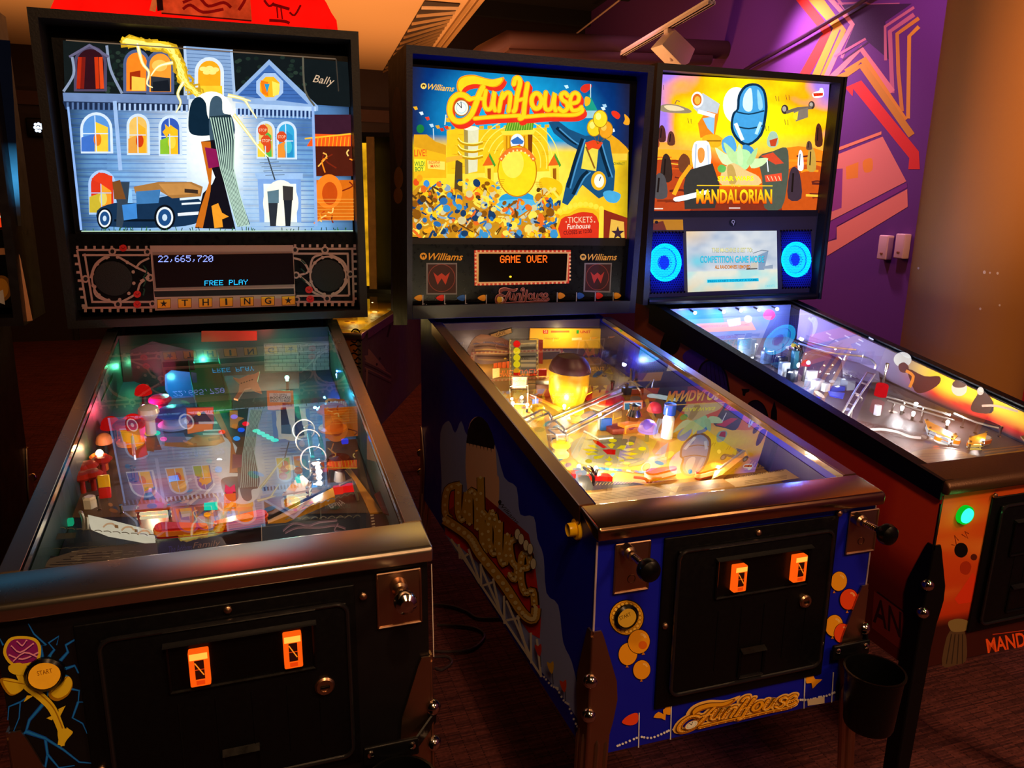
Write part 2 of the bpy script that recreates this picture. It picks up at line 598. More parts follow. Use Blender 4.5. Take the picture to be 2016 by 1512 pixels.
class Machine:
    def __init__(self, **k):
        self.__dict__.update(k)
        # stands on levelled legs: a hair of tilt about the height of its top
        r, t = self.roll, self.lean
        self.M = Matrix.Translation(Vector((self.x + .9 * r, self.y - .9 * t, 0))) @ Euler((-t, -r, self.yaw), 'XYZ').to_matrix().to_4x4()
        self.root = empty('pinball_machine', self.M, self.label, 'pinball machine', 'pinball machines standing in rows')
        self.I = self.M.inverted()
        self.o = self.I @ CAM

    # photo pixel -> point of a plane of this machine
    def on(self, u, v, p0, n):
        d = self.I.to_3x3() @ ray(u, v)
        n = Vector(n)
        return self.o + d * (n.dot(Vector(p0) - self.o) / n.dot(d))

    def plane(self, p0, n):
        n = Vector(n).normalized()
        p0 = Vector(p0)
        R = self.I.to_3x3()

        def f(u, v, h=0.0):
            d = R @ ray(u, v)
            p = self.o + d * (n.dot(p0 - self.o) / n.dot(d))
            return p + n * h
        return f

    def ztop(self, y):
        return self.zl + (y + .015) * self.s

    def zpf(self, y):
        return self.pf0 + self.pf1 * y

    def pf(self):
        return self.plane((0, 0, self.pf0), (0, -self.pf1, 1))

    def pfx(self, u, v, lift=0.0):
        return self.plane((0, 0, self.pf0 + lift), (0, -self.pf1, 1))(u, v)

    def bb(self, rec):
        return self.plane((0, self.yb + rec, self.zb0), (0, -1, self.bl))

    def by(self, z, rec=0):
        return self.yb + rec + self.bl * (z - self.zb0)

    # ---- cabinet
    def cabinet_mesh(self, body, front=None, inner='#08070a'):
        mb = MB(body)
        W, L = self.W / 2, self.L
        zt = lambda y: self.ztop(y) - .012
        sh = [(0, self.zc0), (L, self.zc0), (L, zt(L)), (self.yb + .06, zt(self.yb + .06)), (0.0, zt(0) - .0)]
        for sx in (-1, 1):
            mb.extr([(sx * W, y, z) for y, z in sh], (-sx * .018, 0, 0))
            mb.extr([(sx * (W - .0185), y, z) for y, z in [(.02, self.zc0 + .05), (self.yb + .03, self.zc0 + .05), (self.yb + .03, zt(self.yb) - .005), (.02, zt(0.02) - .02)]], (-sx * .002, 0, 0), inner)
        mb.b2((-W + .018, 0, self.zc0), (W - .018, .018, self.zl - .02), front or body)
        mb.b2((-W + .018, .018, self.zc0), (W - .018, L, self.zc0 + .015), '#141010')
        mb.b2((-W + .018, L - .018, self.zc0 + .015), (W - .018, L, zt(L) - .02), body)
        return mb

    def rails(self, m, drop=.034):
        for sx in (-1, 1):
            mb = MB(m=m)
            y0, y1 = self.dl + .001, self.yr
            w = self.Wr / 2
            prof = [(w, -drop), (w, -.0015), (w - .0015, 0), (w - .027, 0), (w - .027, -.003), (w - .003, -.003), (w - .003, -drop)]
            a = [(sx * x, y0, self.ztop(y0) + z) for x, z in prof]
            mb.extr(a, (0, y1 - y0, (y1 - y0) * self.s))
            mb.build('side_rail', self.root)
            mb = MB(m=CHROME)
            # slim bright channel the glass slides in
            mb.extr([(sx * x, y0, self.ztop(y0) + z) for x, z in [(w - .027, -.001), (w - .031, -.001), (w - .031, -.012), (w - .027, -.012)]], (0, y1 - y0, (y1 - y0) * self.s))
            mb.build('glass_channel', self.root)

    def lockbar(self, m, bev=.004):
        mb = MB(m=m)
        w, zl = self.Wl / 2, self.zl
        pr = [(-.016, zl - self.hl - .003), (-.017, zl - .004), (-.013, zl + .0005), (self.dl, self.ztop(self.dl)), (self.dl, self.ztop(self.dl) - .010), (.004, zl - self.hl - .003)]
        rprism(mb, [(-w, y, z) for y, z in pr], (2 * w, 0, 0), bev, seg=3)
        mb.build('lockdown_bar', self.root)

    def glass(self):
        mb = MB(m=GLASS)
        w = self.Wr / 2 - .028
        y0, y1 = self.dl - .001, self.yb + .02
        z = lambda y: self.ztop(y) - .006
        mb.add([(-w, y0, z(y0)), (w, y0, z(y0)), (w, y1, z(y1)), (-w, y1, z(y1))], [(0, 1, 2, 3)])
        return mb.build('playfield_glass', self.root, False)

    # ---- head
    def backbox_mesh(self, col, edge=None, th=.02, depth=.23, m=None, topm=None):
        mb = MB(col, m)
        w, y, zb, zt = self.Wb / 2, self.by, self.zb0, self.zb1
        d = depth
        for sx in (-1, 1):
            mb.extr([(sx * w, y(zb), zb), (sx * w, y(zb) + d, zb), (sx * w, y(zt) + d * .8, zt), (sx * w, y(zt), zt)], (-sx * th, 0, 0))
        q = lambda z0, z1: [(-w + th, y(z0), z0), (-w + th, y(z0) + d * .9, z0), (-w + th, y(z1) + d * .9, z1), (-w + th, y(z1), z1)]
        mb.extr(q(zt - th, zt), (2 * w - 2 * th, 0, 0), m=topm)
        mb.extr(q(zb, zb + th), (2 * w - 2 * th, 0, 0))
        mb.extr([(-w + th, y(zb) + d * .72, zb + th), (-w + th, y(zb) + d * .8, zb + th), (-w + th, y(zt) + d * .8 - .01, zt - th), (-w + th, y(zt) + d * .72 - .01, zt - th)], (2 * w - 2 * th, 0, 0), '#050506')
        return mb

    def slab(self, mb, x0, x1, z0, z1, rec, th=.006, col=None, m=None):
        y = self.by
        mb.extr([(x0, y(z0, rec), z0), (x0, y(z0, rec + th), z0), (x0, y(z1, rec + th), z1), (x0, y(z1, rec), z1)], (x1 - x0, 0, 0), col, m)

    # ---- front hardware
    def legs(self, m, bolt=CHROME, plain=False, front=True, ztop=.24, col=None):
        for sx in (-1, 1):
            for sy in (0, 1):
                y0 = 0 if sy == 0 else self.L
                dy = -1 if sy == 0 else 1
                t = .0035
                mb = MB(col or '#101010', m=m)
                zt = self.zc0 + ztop
                x0 = sx * self.W / 2
                # splayed angle-iron: pointed upper plate around the cabinet corner, ribbed shank below
                prof = [(zt, .014), (zt - .012, .019), (zt - .10, .047), (zt - .135, .05), (zt - .175, .044), (zt - .20, .038), (.03, .03)]
                off = lambda z: .0015 + max(0, (zt - .2 - z)) * .045
                for axis in (0, 1):
                    lp = [(0, z) for z, w in prof] + [(w, z) for z, w in reversed(prof)]
                    pts = []
                    for w, z in lp:
                        o = off(z)
                        if axis == 0:
                            pts.append((x0 + sx * o - sx * w, y0 + dy * o, z))
                        else:
                            pts.append((x0 + sx * o, y0 + dy * o - dy * w, z))
                    mb.extr(pts, (0, dy * t, 0) if axis == 0 else (sx * t, 0, 0))
                    if not plain:
                        for fr in (.38, .82):
                            za, zb2 = zt - .215, .05
                            P = []
                            for z in (za + .012, za, zb2):
                                o = off(z) + t
                                wv = fr * (.038 if z > .1 else .03)
                                P.append((x0 + sx * off(z) - sx * wv, y0 + dy * o, z) if axis == 0 else (x0 + sx * o, y0 + dy * off(z) - dy * wv, z))
                            mb.tube(P, [.001, .0055, .005], 8)
                o = off(.3)
                za, zb2 = zt - .01, .03
                mb.tube([(x0 + sx * off(z), y0 + dy * off(z), z) for z in (za, zt - .2, zb2)], [.0035, .0045, .0045], 10)
                leg = mb.build('leg', self.root)
                for k, zb in enumerate((zt - .09, zt - .155)):
                    b = MB(m=bolt)
                    ax = Vector((sx, dy, 0)).normalized()
                    c = Vector((x0, y0, zb)) + ax * .004
                    b.lathe([(.0125, 0), (.0125, .003), (.0115, .007), (.008, .011), (.003, .0128), (0, .013)], c, ax, 18)
                    b.build('leg_bolt', leg)
                f = MB('#101010', m=BLACK)
                o = off(.03) - .008
                c = (x0 + sx * o - sx * .006, y0 + dy * o - dy * .006, 0)
                f.lathe([(.019, .0), (.021, .004), (.016, .012), (.006, .016), (.006, .05), (0, .05)], c, (0, 0, 1), 18)
                f.build('leveler_foot', leg)

    def front_rect(self, z, pts):
        P = [self.on(*z(*p), (0, 0, 0), (0, 1, 0)) for p in pts]
        xs, zs = sorted(p.x for p in P), sorted(p.z for p in P)
        n = len(P) // 2
        return sum(xs[:n]) / n, sum(xs[n:]) / n, sum(zs[:n]) / n, sum(zs[n:]) / n

    def plate(self, name, r, th=.003, m=None, rim=True, text=None):
        x0, x1, z0, z1 = r
        mb = MB(m=m or BRONZE)
        mb.rbox(((x0 + x1) / 2, -th / 2 - .0005, (z0 + z1) / 2), (x1 - x0, th, z1 - z0), .0012)
        if rim:
            for a, b in (((x0, z0), (x1, z0)), ((x1, z0), (x1, z1)), ((x1, z1), (x0, z1)), ((x0, z1), (x0, z0))):
                mb.tube([(a[0], -th - .0005, a[1]), (b[0], -th - .0005, b[1])], .0018, 6)
        return mb.build(name, self.root)

    def plunger(self, x, z, knob, knobcol, ln=.062, kr=.0165):
        mb = MB(m=BRONZE)
        mb.lathe([(.013, .003), (.012, .02), (.0085, .024), (.0085, .03), (0, .03)], (x, 0, z), (0, -1, 0), 20)
        p = mb.build('plunger_housing', self.root)
        mb = MB(m=CHROME)
        prof = [(.0045, .02)]
        for i in range(7):
            h = .03 + i * .0042
            prof += [(.0062, h), (.0062, h + .002), (.0045, h + .003)]
        prof += [(.0045, ln), (0, ln)]
        mb.lathe(prof, (x, 0, z), (0, -1, 0), 14)
        r = mb.build('plunger_rod', self.root)
        mb = MB(knobcol, m=knob)
        mb.lathe([(0, ln - .006), (kr * .45, ln - .006), (kr * .55, ln), (kr * .95, ln + .006), (kr, ln + .012), (kr * .9, ln + .02), (kr * .55, ln + .025), (0, ln + .026)], (x, 0, z), (0, -1, 0), 24)
        mb.build('plunger_knob', self.root)

    def coin_door(self, fr, dr, panel, btns, lock, ret, plain=False):
        x0, x1, z0, z1 = fr
        mb = MB(m=BLACK)
        mb.rbox(((x0 + x1) / 2, -.0025, (z0 + z1) / 2), (x1 - x0, .005, z1 - z0), .0022)
        frame = mb.build('coin_door_frame', self.root)
        x0, x1, z0, z1 = dr
        mb = MB(m=BLACK)
        mb.rbox(((x0 + x1) / 2, -.008, (z0 + z1) / 2), (x1 - x0, .007, z1 - z0), .003)
        # raised rounded rim of the door
        lp = []
        rr = .016
        for cx, cz, a in ((x1 - rr, z1 - rr, 0), (x0 + rr, z1 - rr, 90), (x0 + rr, z0 + rr, 180), (x1 - rr, z0 + rr, 270)):
            for i in range(6):
                th = math.radians(a + 90 * i / 5)
                lp.append((cx + rr * math.cos(th), -.0115, cz + rr * math.sin(th)))
        mb.tube(lp, .0034, 8, closed=True, m=RIM)
        for f in (.27, .42, .57, .72, .86):
            xx = x0 + (x1 - x0) * f
            mb.tube([(xx, -.0115, z0 + (z1 - z0) * .12), (xx, -.0115, z0 + (z1 - z0) * .55)], .0012, 6)
        door = mb.build('coin_door', self.root)
        px0, px1, pz0, pz1 = panel
        mb = MB(m=BLACKP)
        mb.b2((px0, -.0125, pz0), (px1, -.0115, pz1))
        for a, b in (((px0, pz0), (px1, pz0)), ((px0, pz1), (px1, pz1)), ((px0, pz0), (px0, pz1)), ((px1, pz0), (px1, pz1))):
            mb.tube([(a[0], -.0135, a[1]), (b[0], -.0135, b[1])], .0028, 6)
        mb.extr([(px0 - .004, -.0115, pz1 + .004), (px0 - .004, -.022, pz1 + .001), (px0 - .004, -.0115, pz1 - .004)], (px1 - px0 + .008, 0, 0), m=RIM)
        mb.build('coin_slot_panel', door)
        for (bx0, bx1, bz0, bz1) in btns:
            mb = MB(m=GLOW)
            w, h = bx1 - bx0, bz1 - bz0
            O, D, K = '#ff8a1e', '#e03c08', '#2a0a04'
            mb.rbox(((bx0 + bx1) / 2, -.019, (bz0 + bz1) / 2), (w, .013, h), .002, '#ff5a0c')
            y = -.0257
            Q = lambda a, b, c, d, col, dy: mb.add([(bx0 + w * a, y - dy, bz0 + h * b), (bx0 + w * c, y - dy, bz0 + h * b), (bx0 + w * c, y - dy, bz0 + h * d), (bx0 + w * a, y - dy, bz0 + h * d)], [(0, 1, 2, 3)], col)
            Q(.06, .78, .94, .96, '#ffc648', .0001)
            Q(.28, .22, .74, .76, K, .0001)
            Q(.30, .06, .72, .18, D, .0001)
            mb.tube([(bx0 + w * .3, y - .0006, bz0 + h * .7), (bx0 + w * .7, y - .0006, bz0 + h * .34)], .0008, 5, O)
            mb.tube([(bx0 + w * .28, y - .0004, bz0 + h * .5), (bx0 + w * .74, y - .0004, bz0 + h * .5)], .0005, 5, D)
            mb.build('coin_reject_button', door)
        lx, lz, lr = lock
        mb = MB(m=BRONZE)
        mb.lathe([(lr, .011), (lr, .015), (lr * .82, .018), (lr * .5, .018), (lr * .48, .0165), (0, .0165)], (lx, 0, lz), (0, -1, 0), 24)
        mb.box((lx, -.0185, lz), (lr * .9, .001, lr * .22), m=BLACK)
        mb.build('door_lock', door)
        rx0, rx1, rz0, rz1 = ret
        mb = MB(m=BLACKP)
        for a, b in (((rx0, rz0), (rx1, rz0)), ((rx0, rz1), (rx1, rz1)), ((rx0, rz0), (rx0, rz1)), ((rx1, rz0), (rx1, rz1))):
            mb.tube([(a[0], -.0125, a[1]), (b[0], -.0125, b[1])], .0032, 6)
        mb.extr([(rx0, -.012, rz1 + .006), (rx0, -.022, rz1), (rx0, -.012, rz1 - .003)], (rx1 - rx0, 0, 0))
        mb.b2((rx0, -.0123, rz0), (rx1, -.0117, rz1), '#040404')
        mb.build('coin_return', door)
        for bx, bz in self.doorbolts:
            mb = MB(m=BRONZE)
            mb.lathe([(.006, .005), (.0055, .008), (.003, .010), (0, .0105)], (bx, 0, bz), (0, -1, 0), 12)
            mb.build('door_bolt', frame)
        return door

    def cup(self, u, v, yl=-.075, r=.047, h=.105):
        """Black drink holder bolted to the right front leg."""
        c = self.on(u, v, (0, yl, 0), (0, 1, 0))
        mb = MB('#06070c', m=BLACKP)
        mb.lathe([(0, -h), (r * .82, -h), (r * .86, -h + .006), (r, -.004), (r + .003, 0), (r + .003, .004), (r - .001, .004), (r - .003, -.004), (r * .82, -h + .008), (0, -h + .008)], c, (0, 0, 1), 32)
        k = mb.build('cup_holder', self.root)
        mb = MB(m=BLACK)
        bx = self.W / 2
        mb.rbox((c.x - .004, c.y + r + .007, c.z + .012), (.085, .008, .03), .003)
        mb.extr([(c.x + .03, c.y + r + .004, c.z + .024), (bx + .006, -.006, c.z + .05), (bx + .006, .004, c.z + .02), (c.x + .03, c.y + r + .008, c.z)], (.004, 0, 0))
        mb.build('cup_bracket', k)
        for dx in (-.036, .028):
            mb = MB(m=CHROME)
            mb.lathe([(.006, 0), (.005, .003), (0, .0045)], (c.x + dx, c.y + r + .003, c.z + .016), (0, -1, 0), 12)
            mb.build('bracket_screw', k)


def sub(parent, name, mb, label=None, **k):
    o = mb.build(name, parent, **k)
    if label:
        o['label'] = label
    return o
# ------------------------------------------------------------------ playfield kit
class Field:
    """Playfield board of a machine with everything standing on it."""

    def __init__(self, mc, base, m=None):
        self.mc = mc
        w = mc.W / 2 - .022
        mb = MB(base, DECAL)
        y0, y1 = .02, mc.yb + .05
        z = mc.zpf
        mb.extr([(-w, y0, z(y0)), (-w, y1, z(y1)), (-w, y1, z(y1) - .012), (-w, y0, z(y0) - .012)], (2 * w, 0, 0), base)
        self.w = w
        self.mb = mb
        self.art = Art(mc.pf(), mb=mb, m=DECAL, base=.0004)
        self.n = Vector((0, -mc.pf1, 1)).normalized()
        self.obj = None

    def done(self):
        self.obj = self.mb.build('playfield', self.mc.root, False)
        return self.obj

    def P(self, u, v, lift=0.0):
        return self.mc.pfx(u, v, lift)

    def lit(self, pts, col, m=None):
        a = self.art
        h = a._up()
        self.mb.add([a.to3(u, v, h) for u, v in pts], [list(range(len(pts)))], col, m or GLOW)

    def lite(self, cx, cy, rx, ry, col, n=18):
        self.lit([(cx + rx * math.cos(2 * math.pi * i / n), cy + ry * math.sin(2 * math.pi * i / n)) for i in range(n)], col)

    def sub(self, name, mb, label=None, **k):
        return sub(self.obj, name, mb, label, **k)

    def plate(self, name, px, lift, th=.003, col='#808080', m=None, label=None, art=None):
        f = self.mc.plane((0, 0, self.mc.pf0 + lift), (0, -self.mc.pf1, 1))
        mb = MB(col, m or PAINT)
        mb.extr([f(u, v) for u, v in px], -self.n * th)
        if art:
            art(Art(f, mb=mb, m=DECAL, base=.0003))
        return self.sub(name, mb, label)

    def upright(self, name, px, y, col, m=None, th=.003, art=None, label=None, lean=0.0, rim=None):
        """Card standing across the board at depth y (local), outline given in photo pixels."""
        f = self.mc.plane((0, y, self.mc.zpf(y)), (0, -1, -lean))
        mb = MB(col, m or PAINT)
        mb.extr([f(u, v) for u, v in px], (0, th, 0))
        if rim:
            mb.tube([f(u, v) for u, v in px], .0016, 6, rim, PAINT, closed=True)
        if art:
            art(Art(f, mb=mb, m=DECAL, base=.0003))
        return self.sub(name, mb, label)

    def flipper(self, a, b, col, band, lift=.012, r0=.0125, r1=.0065, h=.018, m=None):
        A, B = self.P(*a, lift), self.P(*b, lift)
        d = (B - A).normalized()
        s = d.cross(self.n).normalized()
        lp = []
        for c, r, a0 in ((A, r0, 90), (B, r1, -90)):
            for i in range(9):
                th = math.radians(a0 + 180 * i / 8)
                lp.append(c + d * (r * math.cos(th)) + s * (r * math.sin(th)))
        mb = MB(col, m or PAINT)
        mb.extr(lp, self.n * h)
        k = [(p - (A + B) / 2) * 1.0 for p in lp]
        mb.extr([c + self.n * (h * .25) + (c - (A if (c - A).length < (c - B).length else B)) * .18 for c in lp], self.n * (h * .5), band)
        o = self.sub('flipper', mb)
        mb = MB(m=CHROME)
        mb.lathe([(.005, h), (.005, h + .003), (.002, h + .004), (0, h + .004)], A, self.n, 12)
        return o

    def post(self, u, v, h=.03, r=.004, col='#d8d8d8', m=None, name='post'):
        c = self.P(u, v)
        mb = MB(col, m or CHROME)
        mb.lathe([(r * 1.2, 0), (r * 1.2, .003), (r * .7, .004), (r * .7, h * .8), (r, h * .82), (r, h), (0, h)], c, self.n, 12)
        return self.sub(name, mb)

    def dome(self, u, v, r=.016, lift=.03, col='#ff1010', emit=True, name='flasher_dome', sz=1.0):
        c = self.P(u, v, lift)
        mb = MB(col, GLOW if emit else PAINT)
        pr = [(r * 1.08, -.004), (r * 1.08, 0), (r, .002)] + [(r * math.cos(math.radians(a)), .002 + r * sz * math.sin(math.radians(a))) for a in range(10, 91, 16)]
        mb.lathe(pr, c, self.n, 20)
        mb.tube([c - self.n * lift, c - self.n * .004], .005, 8, '#303030', PAINT)
        return self.sub(name, mb)

    def bulb(self, u, v, lift=.03, col='#ffffff', e=.15, lc=None, r=.006, s=1.0):
        c = self.P(u, v, lift)
        mb = MB(col, BULB)
        mb.lathe([(r * .6, -.008), (r * .65, -.004), (r, 0), (r * .95, r * .5), (r * .6, r), (0, r * 1.25)], c, self.n, 14)
        mb.lathe([(r * .7, -lift), (r * .7, -.008), (0, -.008)], c, self.n, 10, '#403c38', PAINT)
        o = self.sub('bulb', mb)
        lamp('bulb_lamp', 'POINT', c + self.n * (r * 2.2), e, lc or lin(col), r * .9, parent=self.mc.root)
        return o

    def bumper(self, u, v, r=.03, lift=.05, body='#e8e0d8', cap='#d01818', lit_=None):
        c = self.P(u, v)
        mb = MB(body)
        mb.lathe([(r * 1.05, 0), (r * 1.05, .005), (r * .72, .008), (r * .72, lift - .008), (r * .95, lift - .004), (r * .95, lift), (0, lift)], c, self.n, 24)
        o = self.sub('bumper', mb)
        mb = MB(cap, lit_ or PAINT)
        mb.lathe([(r * 1.15, lift), (r * 1.15, lift + .004), (r * .9, lift + .010), (0, lift + .013)], c, self.n, 24)
        self.sub('bumper_cap', mb)
        return o

    def wire(self, px, lifts, r=.0022, m=None, smooth=4, name='wire_ramp', col=None):
        P = [tuple(self.P(u, v, l)) for (u, v), l in zip(px, lifts)]
        if smooth:
            P = curve(P, smooth)
        mb = MB(col or '#d0d0d0', m or WIRE)
        mb.tube(P, r, 7)
        return self.sub(name, mb)

    def wires(self, sets, name='wire_ramp', r=.0022, m=None, hoops=(), smooth=4, col=None):
        for px, lifts in sets:
            self.wire(px, lifts, r, m, smooth, name, col)
        for (u, v, l, rad) in hoops:
            c = self.P(u, v, l)
            mb = MB(col or '#d0d0d0', m or WIRE)
            mb.tube([c + Vector((rad * math.cos(t), 0, rad * math.sin(t))) for t in [2 * math.pi * i / 24 for i in range(24)]], r, 7, closed=True)
            self.sub('wire_hoop', mb)

    def channel(self, px, lifts, w=.045, h=.02, th=.002, m=None, col='#d8e0e8', name='clear_ramp', smooth=4):
        """Open-topped plastic track swept along the points."""
        P = [self.P(u, v, l) for (u, v), l in zip(px, lifts)]
        if smooth:
            P = [Vector(p) for p in curve([tuple(p) for p in P], smooth)]
        mb = MB(col, m or ACRYL)
        vs = []
        for i, p in enumerate(P):
            t = (P[min(i + 1, len(P) - 1)] - P[max(i - 1, 0)]).normalized()
            s = t.cross(self.n).normalized()
            for a, b in ((-w / 2, h), (-w / 2, 0), (w / 2, 0), (w / 2, h), (w / 2 - th, h), (w / 2 - th, th), (-w / 2 + th, th), (-w / 2 + th, h)):
                vs.append(p + s * a + self.n * b)
        fs = []
        for i in range(len(P) - 1):
            for j in range(8):
                fs.append((i * 8 + j, i * 8 + (j + 1) % 8, (i + 1) * 8 + (j + 1) % 8, (i + 1) * 8 + j))
        mb.add(vs, fs)
        return self.sub(name, mb)

    def block(self, name, u, v, size, lift=0.0, col='#808080', m=None, bev=.002, rz=0.0, label=None):
        c = self.P(u, v, lift)
        R = Matrix.Rotation(rz, 3, 'Z')
        mb = MB(col, m or PAINT)
        mb.rbox(c + self.n * (size[2] / 2), size, bev, rot=R)
        return self.sub(name, mb, label)

    def slingshot(self, tri, top, edge='#fff4d8', lift=.03, art=None, lamp_col=(1, .8, .5), e=.25, lower='#fff0c0'):
        f = self.mc.plane((0, 0, self.mc.pf0 + lift), (0, -self.mc.pf1, 1))
        g = [f(u, v) for u, v in tri]
        c = sum(g, Vector()) / len(g)
        mb = MB(top)
        mb.extr(g, -self.n * .003)
        if art:
            art(Art(f, mb=mb, m=DECAL, base=.0003))
        o = self.sub('slingshot_plastic', mb)
        mb = MB(lower, SOFTLIT)
        for hh in (.010, .018):
            lp = [c + (p - c) * .86 - self.n * hh for p in g]
            mb.tube(lp, .003, 8, closed=True)
        self.sub('slingshot_rubber', mb)
        for p in g:
            q = c + (p - c) * .84
            mb = MB(m=CHROME)
            mb.tube([q - self.n * lift, q + self.n * .004], .003, 8)
            self.sub('slingshot_post', mb)
        lamp('bulb_lamp', 'POINT', c - self.n * .014, e, lamp_col, .005, parent=self.mc.root)
        return o


WIRE = mat('polished_wire', '#f0e8dc', .34, .85, noise_amt=.04)
BULB = lit('lamp_filament', 9.0, .02)
SOFTLIT = lit('translucent_lit_rubber', .85, .05)
PLASTIC = mat('glossy_plastic', None, .22, noise_scale=40, noise_amt=.05, coat=.3)


def logo_funhouse(a, T, yellow='#ffd51e', red='#e8301c', rim='#ff9a10', ink=None, clock=True, wt=1.0, lights=None, outline=None):
    """Circus lettering FunHouse drawn with thick strokes. T maps design units to the Art's own coordinates."""
    S = []
    S.append(('f', [(515, 340), (528, 290), (570, 266), (640, 262), (710, 280), (770, 290), (846, 276), (826, 322), (775, 342), (700, 328), (640, 322), (590, 332), (556, 356), (535, 386)]))
    F = [(700, 345), (672, 400), (648, 470), (612, 550), (560, 590), (505, 592), (468, 556), (458, 500), (474, 440), (515, 402), (562, 404), (594, 426)]
    S.append(('s', F, 40))
    S.append(('s', [(600, 436), (650, 424), (704, 430)], 28))
    S.append(('s', [(722, 372), (712, 440), (716, 490), (738, 508), (764, 486), (786, 376), (778, 470), (790, 514)], 30))
    S.append(('s', [(818, 518), (832, 440), (848, 384), (840, 430), (872, 388), (900, 396), (898, 450), (888, 520)], 30))
    S.append(('s', [(926, 322), (936, 284), (962, 280), (972, 316), (952, 400), (938, 500), (926, 520)], 34))
    S.append(('s', [(1026, 322), (1014, 400), (1004, 480), (996, 556), (972, 574)], 34))
    S.append(('s', [(942, 446), (1004, 428)], 26))
    S.append(('r', (1092, 446), 36, 56, 32))
    S.append(('s', [(1160, 384), (1152, 450), (1158, 500), (1182, 510), (1206, 484), (1226, 388), (1220, 470), (1232, 516)], 30))
    S.append(('s', [(1320, 408), (1298, 386), (1272, 402), (1280, 436), (1314, 462), (1316, 502), (1286, 522), (1256, 500)], 30))
    S.append(('s', [(1344, 464), (1392, 452), (1402, 408), (1374, 386), (1346, 410), (1338, 470), (1356, 514), (1398, 510), (1420, 490)], 28))
    S.append(('s', [(640, 574), (780, 562), (972, 552)], 26))
    S.append(('s', [(1006, 562), (1180, 548), (1360, 548), (1420, 526), (1428, 506)], 26))

    def put(dx, dy, col, grow):
        for s in S:
            if s[0] == 'f':
                c = [sum(p[i] for p in s[1]) / len(s[1]) for i in (0, 1)]
                pts = curve(s[1], 3, True)
                g = 1 + grow / 160
                a.poly([T(c[0] + (x - c[0]) * g + dx, c[1] + (y - c[1]) * (1 + grow / 60) + dy) for x, y in pts], col)
            elif s[0] == 's':
                stroke(curve(s[1], 5), s[2] * wt + grow, dx, dy, col)
            else:
                (cx, cy), rx, ry, w = s[1], s[2], s[3], s[4]
                stroke([(cx + rx * math.cos(2 * math.pi * i / 28), cy + ry * math.sin(2 * math.pi * i / 28)) for i in range(29)], w * wt + grow, dx, dy, col)

    def stroke(pts, w, dx, dy, col):
        n = len(pts)
        L, R = [], []
        for i, p in enumerate(pts):
            q, r = pts[max(0, i - 1)], pts[min(n - 1, i + 1)]
            x, y = r[0] - q[0], r[1] - q[1]
            l = math.hypot(x, y) or 1
            L.append(T(p[0] - y / l * w / 2 + dx, p[1] + x / l * w / 2 + dy))
            R.append(T(p[0] + y / l * w / 2 + dx, p[1] - x / l * w / 2 + dy))
        h = a._up()
        q = a.px(L) + a.px(R)
        a.mb.add([a.to3(u, v, h) for u, v in q], [(i, i + 1, n + i + 1, n + i) for i in range(n - 1)], col, a.m)
        for e in (0, n - 1):
            a.poly([T(pts[e][0] + w / 2 * math.cos(t) + dx, pts[e][1] + w / 2 * math.sin(t) + dy) for t in [2 * math.pi * i / 12 for i in range(12)]], col)

    if outline:
        put(4, 8, outline, 44)
    if red:
        put(18, 30, red, 10)
        put(9, 15, red, 8)
    if ink:
        put(0, 0, ink, 14)
    put(0, 0, rim, 8)
    put(0, 0, yellow, -4)
    if lights:
        for s in S:
            if s[0] == 's':
                for p in curve(s[1], 3)[::1]:
                    a.poly([T(p[0] + 6 * math.cos(t), p[1] + 6 * math.sin(t)) for t in [2 * math.pi * i / 8 for i in range(8)]], lights)
    if clock:
        for r, c in ((62, '#b06a10'), (54, '#f4f0dc'), (40, '#8fd0e0'), (36, '#f6f4e8')):
            a.poly([T(543 + r * .92 * math.cos(t), 496 + r * math.sin(t)) for t in [2 * math.pi * i / 26 for i in range(26)]], c)
        for p in ((543, 496, 512, 462), (543, 496, 540, 452)):
            stroke([(p[0], p[1]), (p[2], p[3])], 5, 0, 0, '#101018')


def williams(a, A, B, h, col='#ffc43a', dark='#151008', script='#ffc43a'):
    """Maker's lettering: W in a disc, then the slanted name. A -> B runs along the baseline."""
    dx, dy = B[0] - A[0], B[1] - A[1]
    l = math.hypot(dx, dy)
    ux, uy = dx / l, dy / l
    nx, ny = uy, -ux
    q = lambda s, t: (A[0] + ux * s + nx * t, A[1] + uy * s + ny * t)
    r = h * .42
    a.poly([q(r + r * math.cos(t), h * .45 + r * math.sin(t)) for t in [2 * math.pi * i / 22 for i in range(22)]], col)
    w = [(-.62, .5), (-.3, .35), (0, .62), (.3, .35), (.62, .5), (.3, -.62), (0, .1), (-.3, -.62)]
    a.poly([q(r + r * x, h * .45 + r * y) for x, y in w], dark)
    a.text('Williams', q(2 * r + h * .2, 0), B, h * .85, script, bold=.012, shear=.35)


def wlogo(a, cx, cy, rx, ry, c1, c2):
    a.ring(cx, cy, rx, ry, rx * .05, c1)
    w = [(-.62, -.42), (-.3, -.14), (0, -.36), (.3, -.14), (.62, -.42), (.3, .5), (0, .02), (-.3, .5)]
    a.poly([(cx + rx * x, cy + ry * y) for x, y in w], c2)
# ------------------------------------------------------------------ machine with the blue house backglass
WPC = dict(W=.564, Wl=.576, zl=.9403, s=.150, yr=1.135, Wb=.7319, zb0=1.124, zb1=1.8504, hl=.021, zc0=.513, L=1.31, dl=.0607, Wr=.5766, pf0=.852, pf1=.112, yaw=0)
m1 = Machine(x=-.043, y=1.0574, roll=.0121, lean=.005, yb=1.0794, bl=-.0168, label='black pinball machine with a blue night-time house backglass and a yellow rose on its front', doorbolts=[], **WPC)


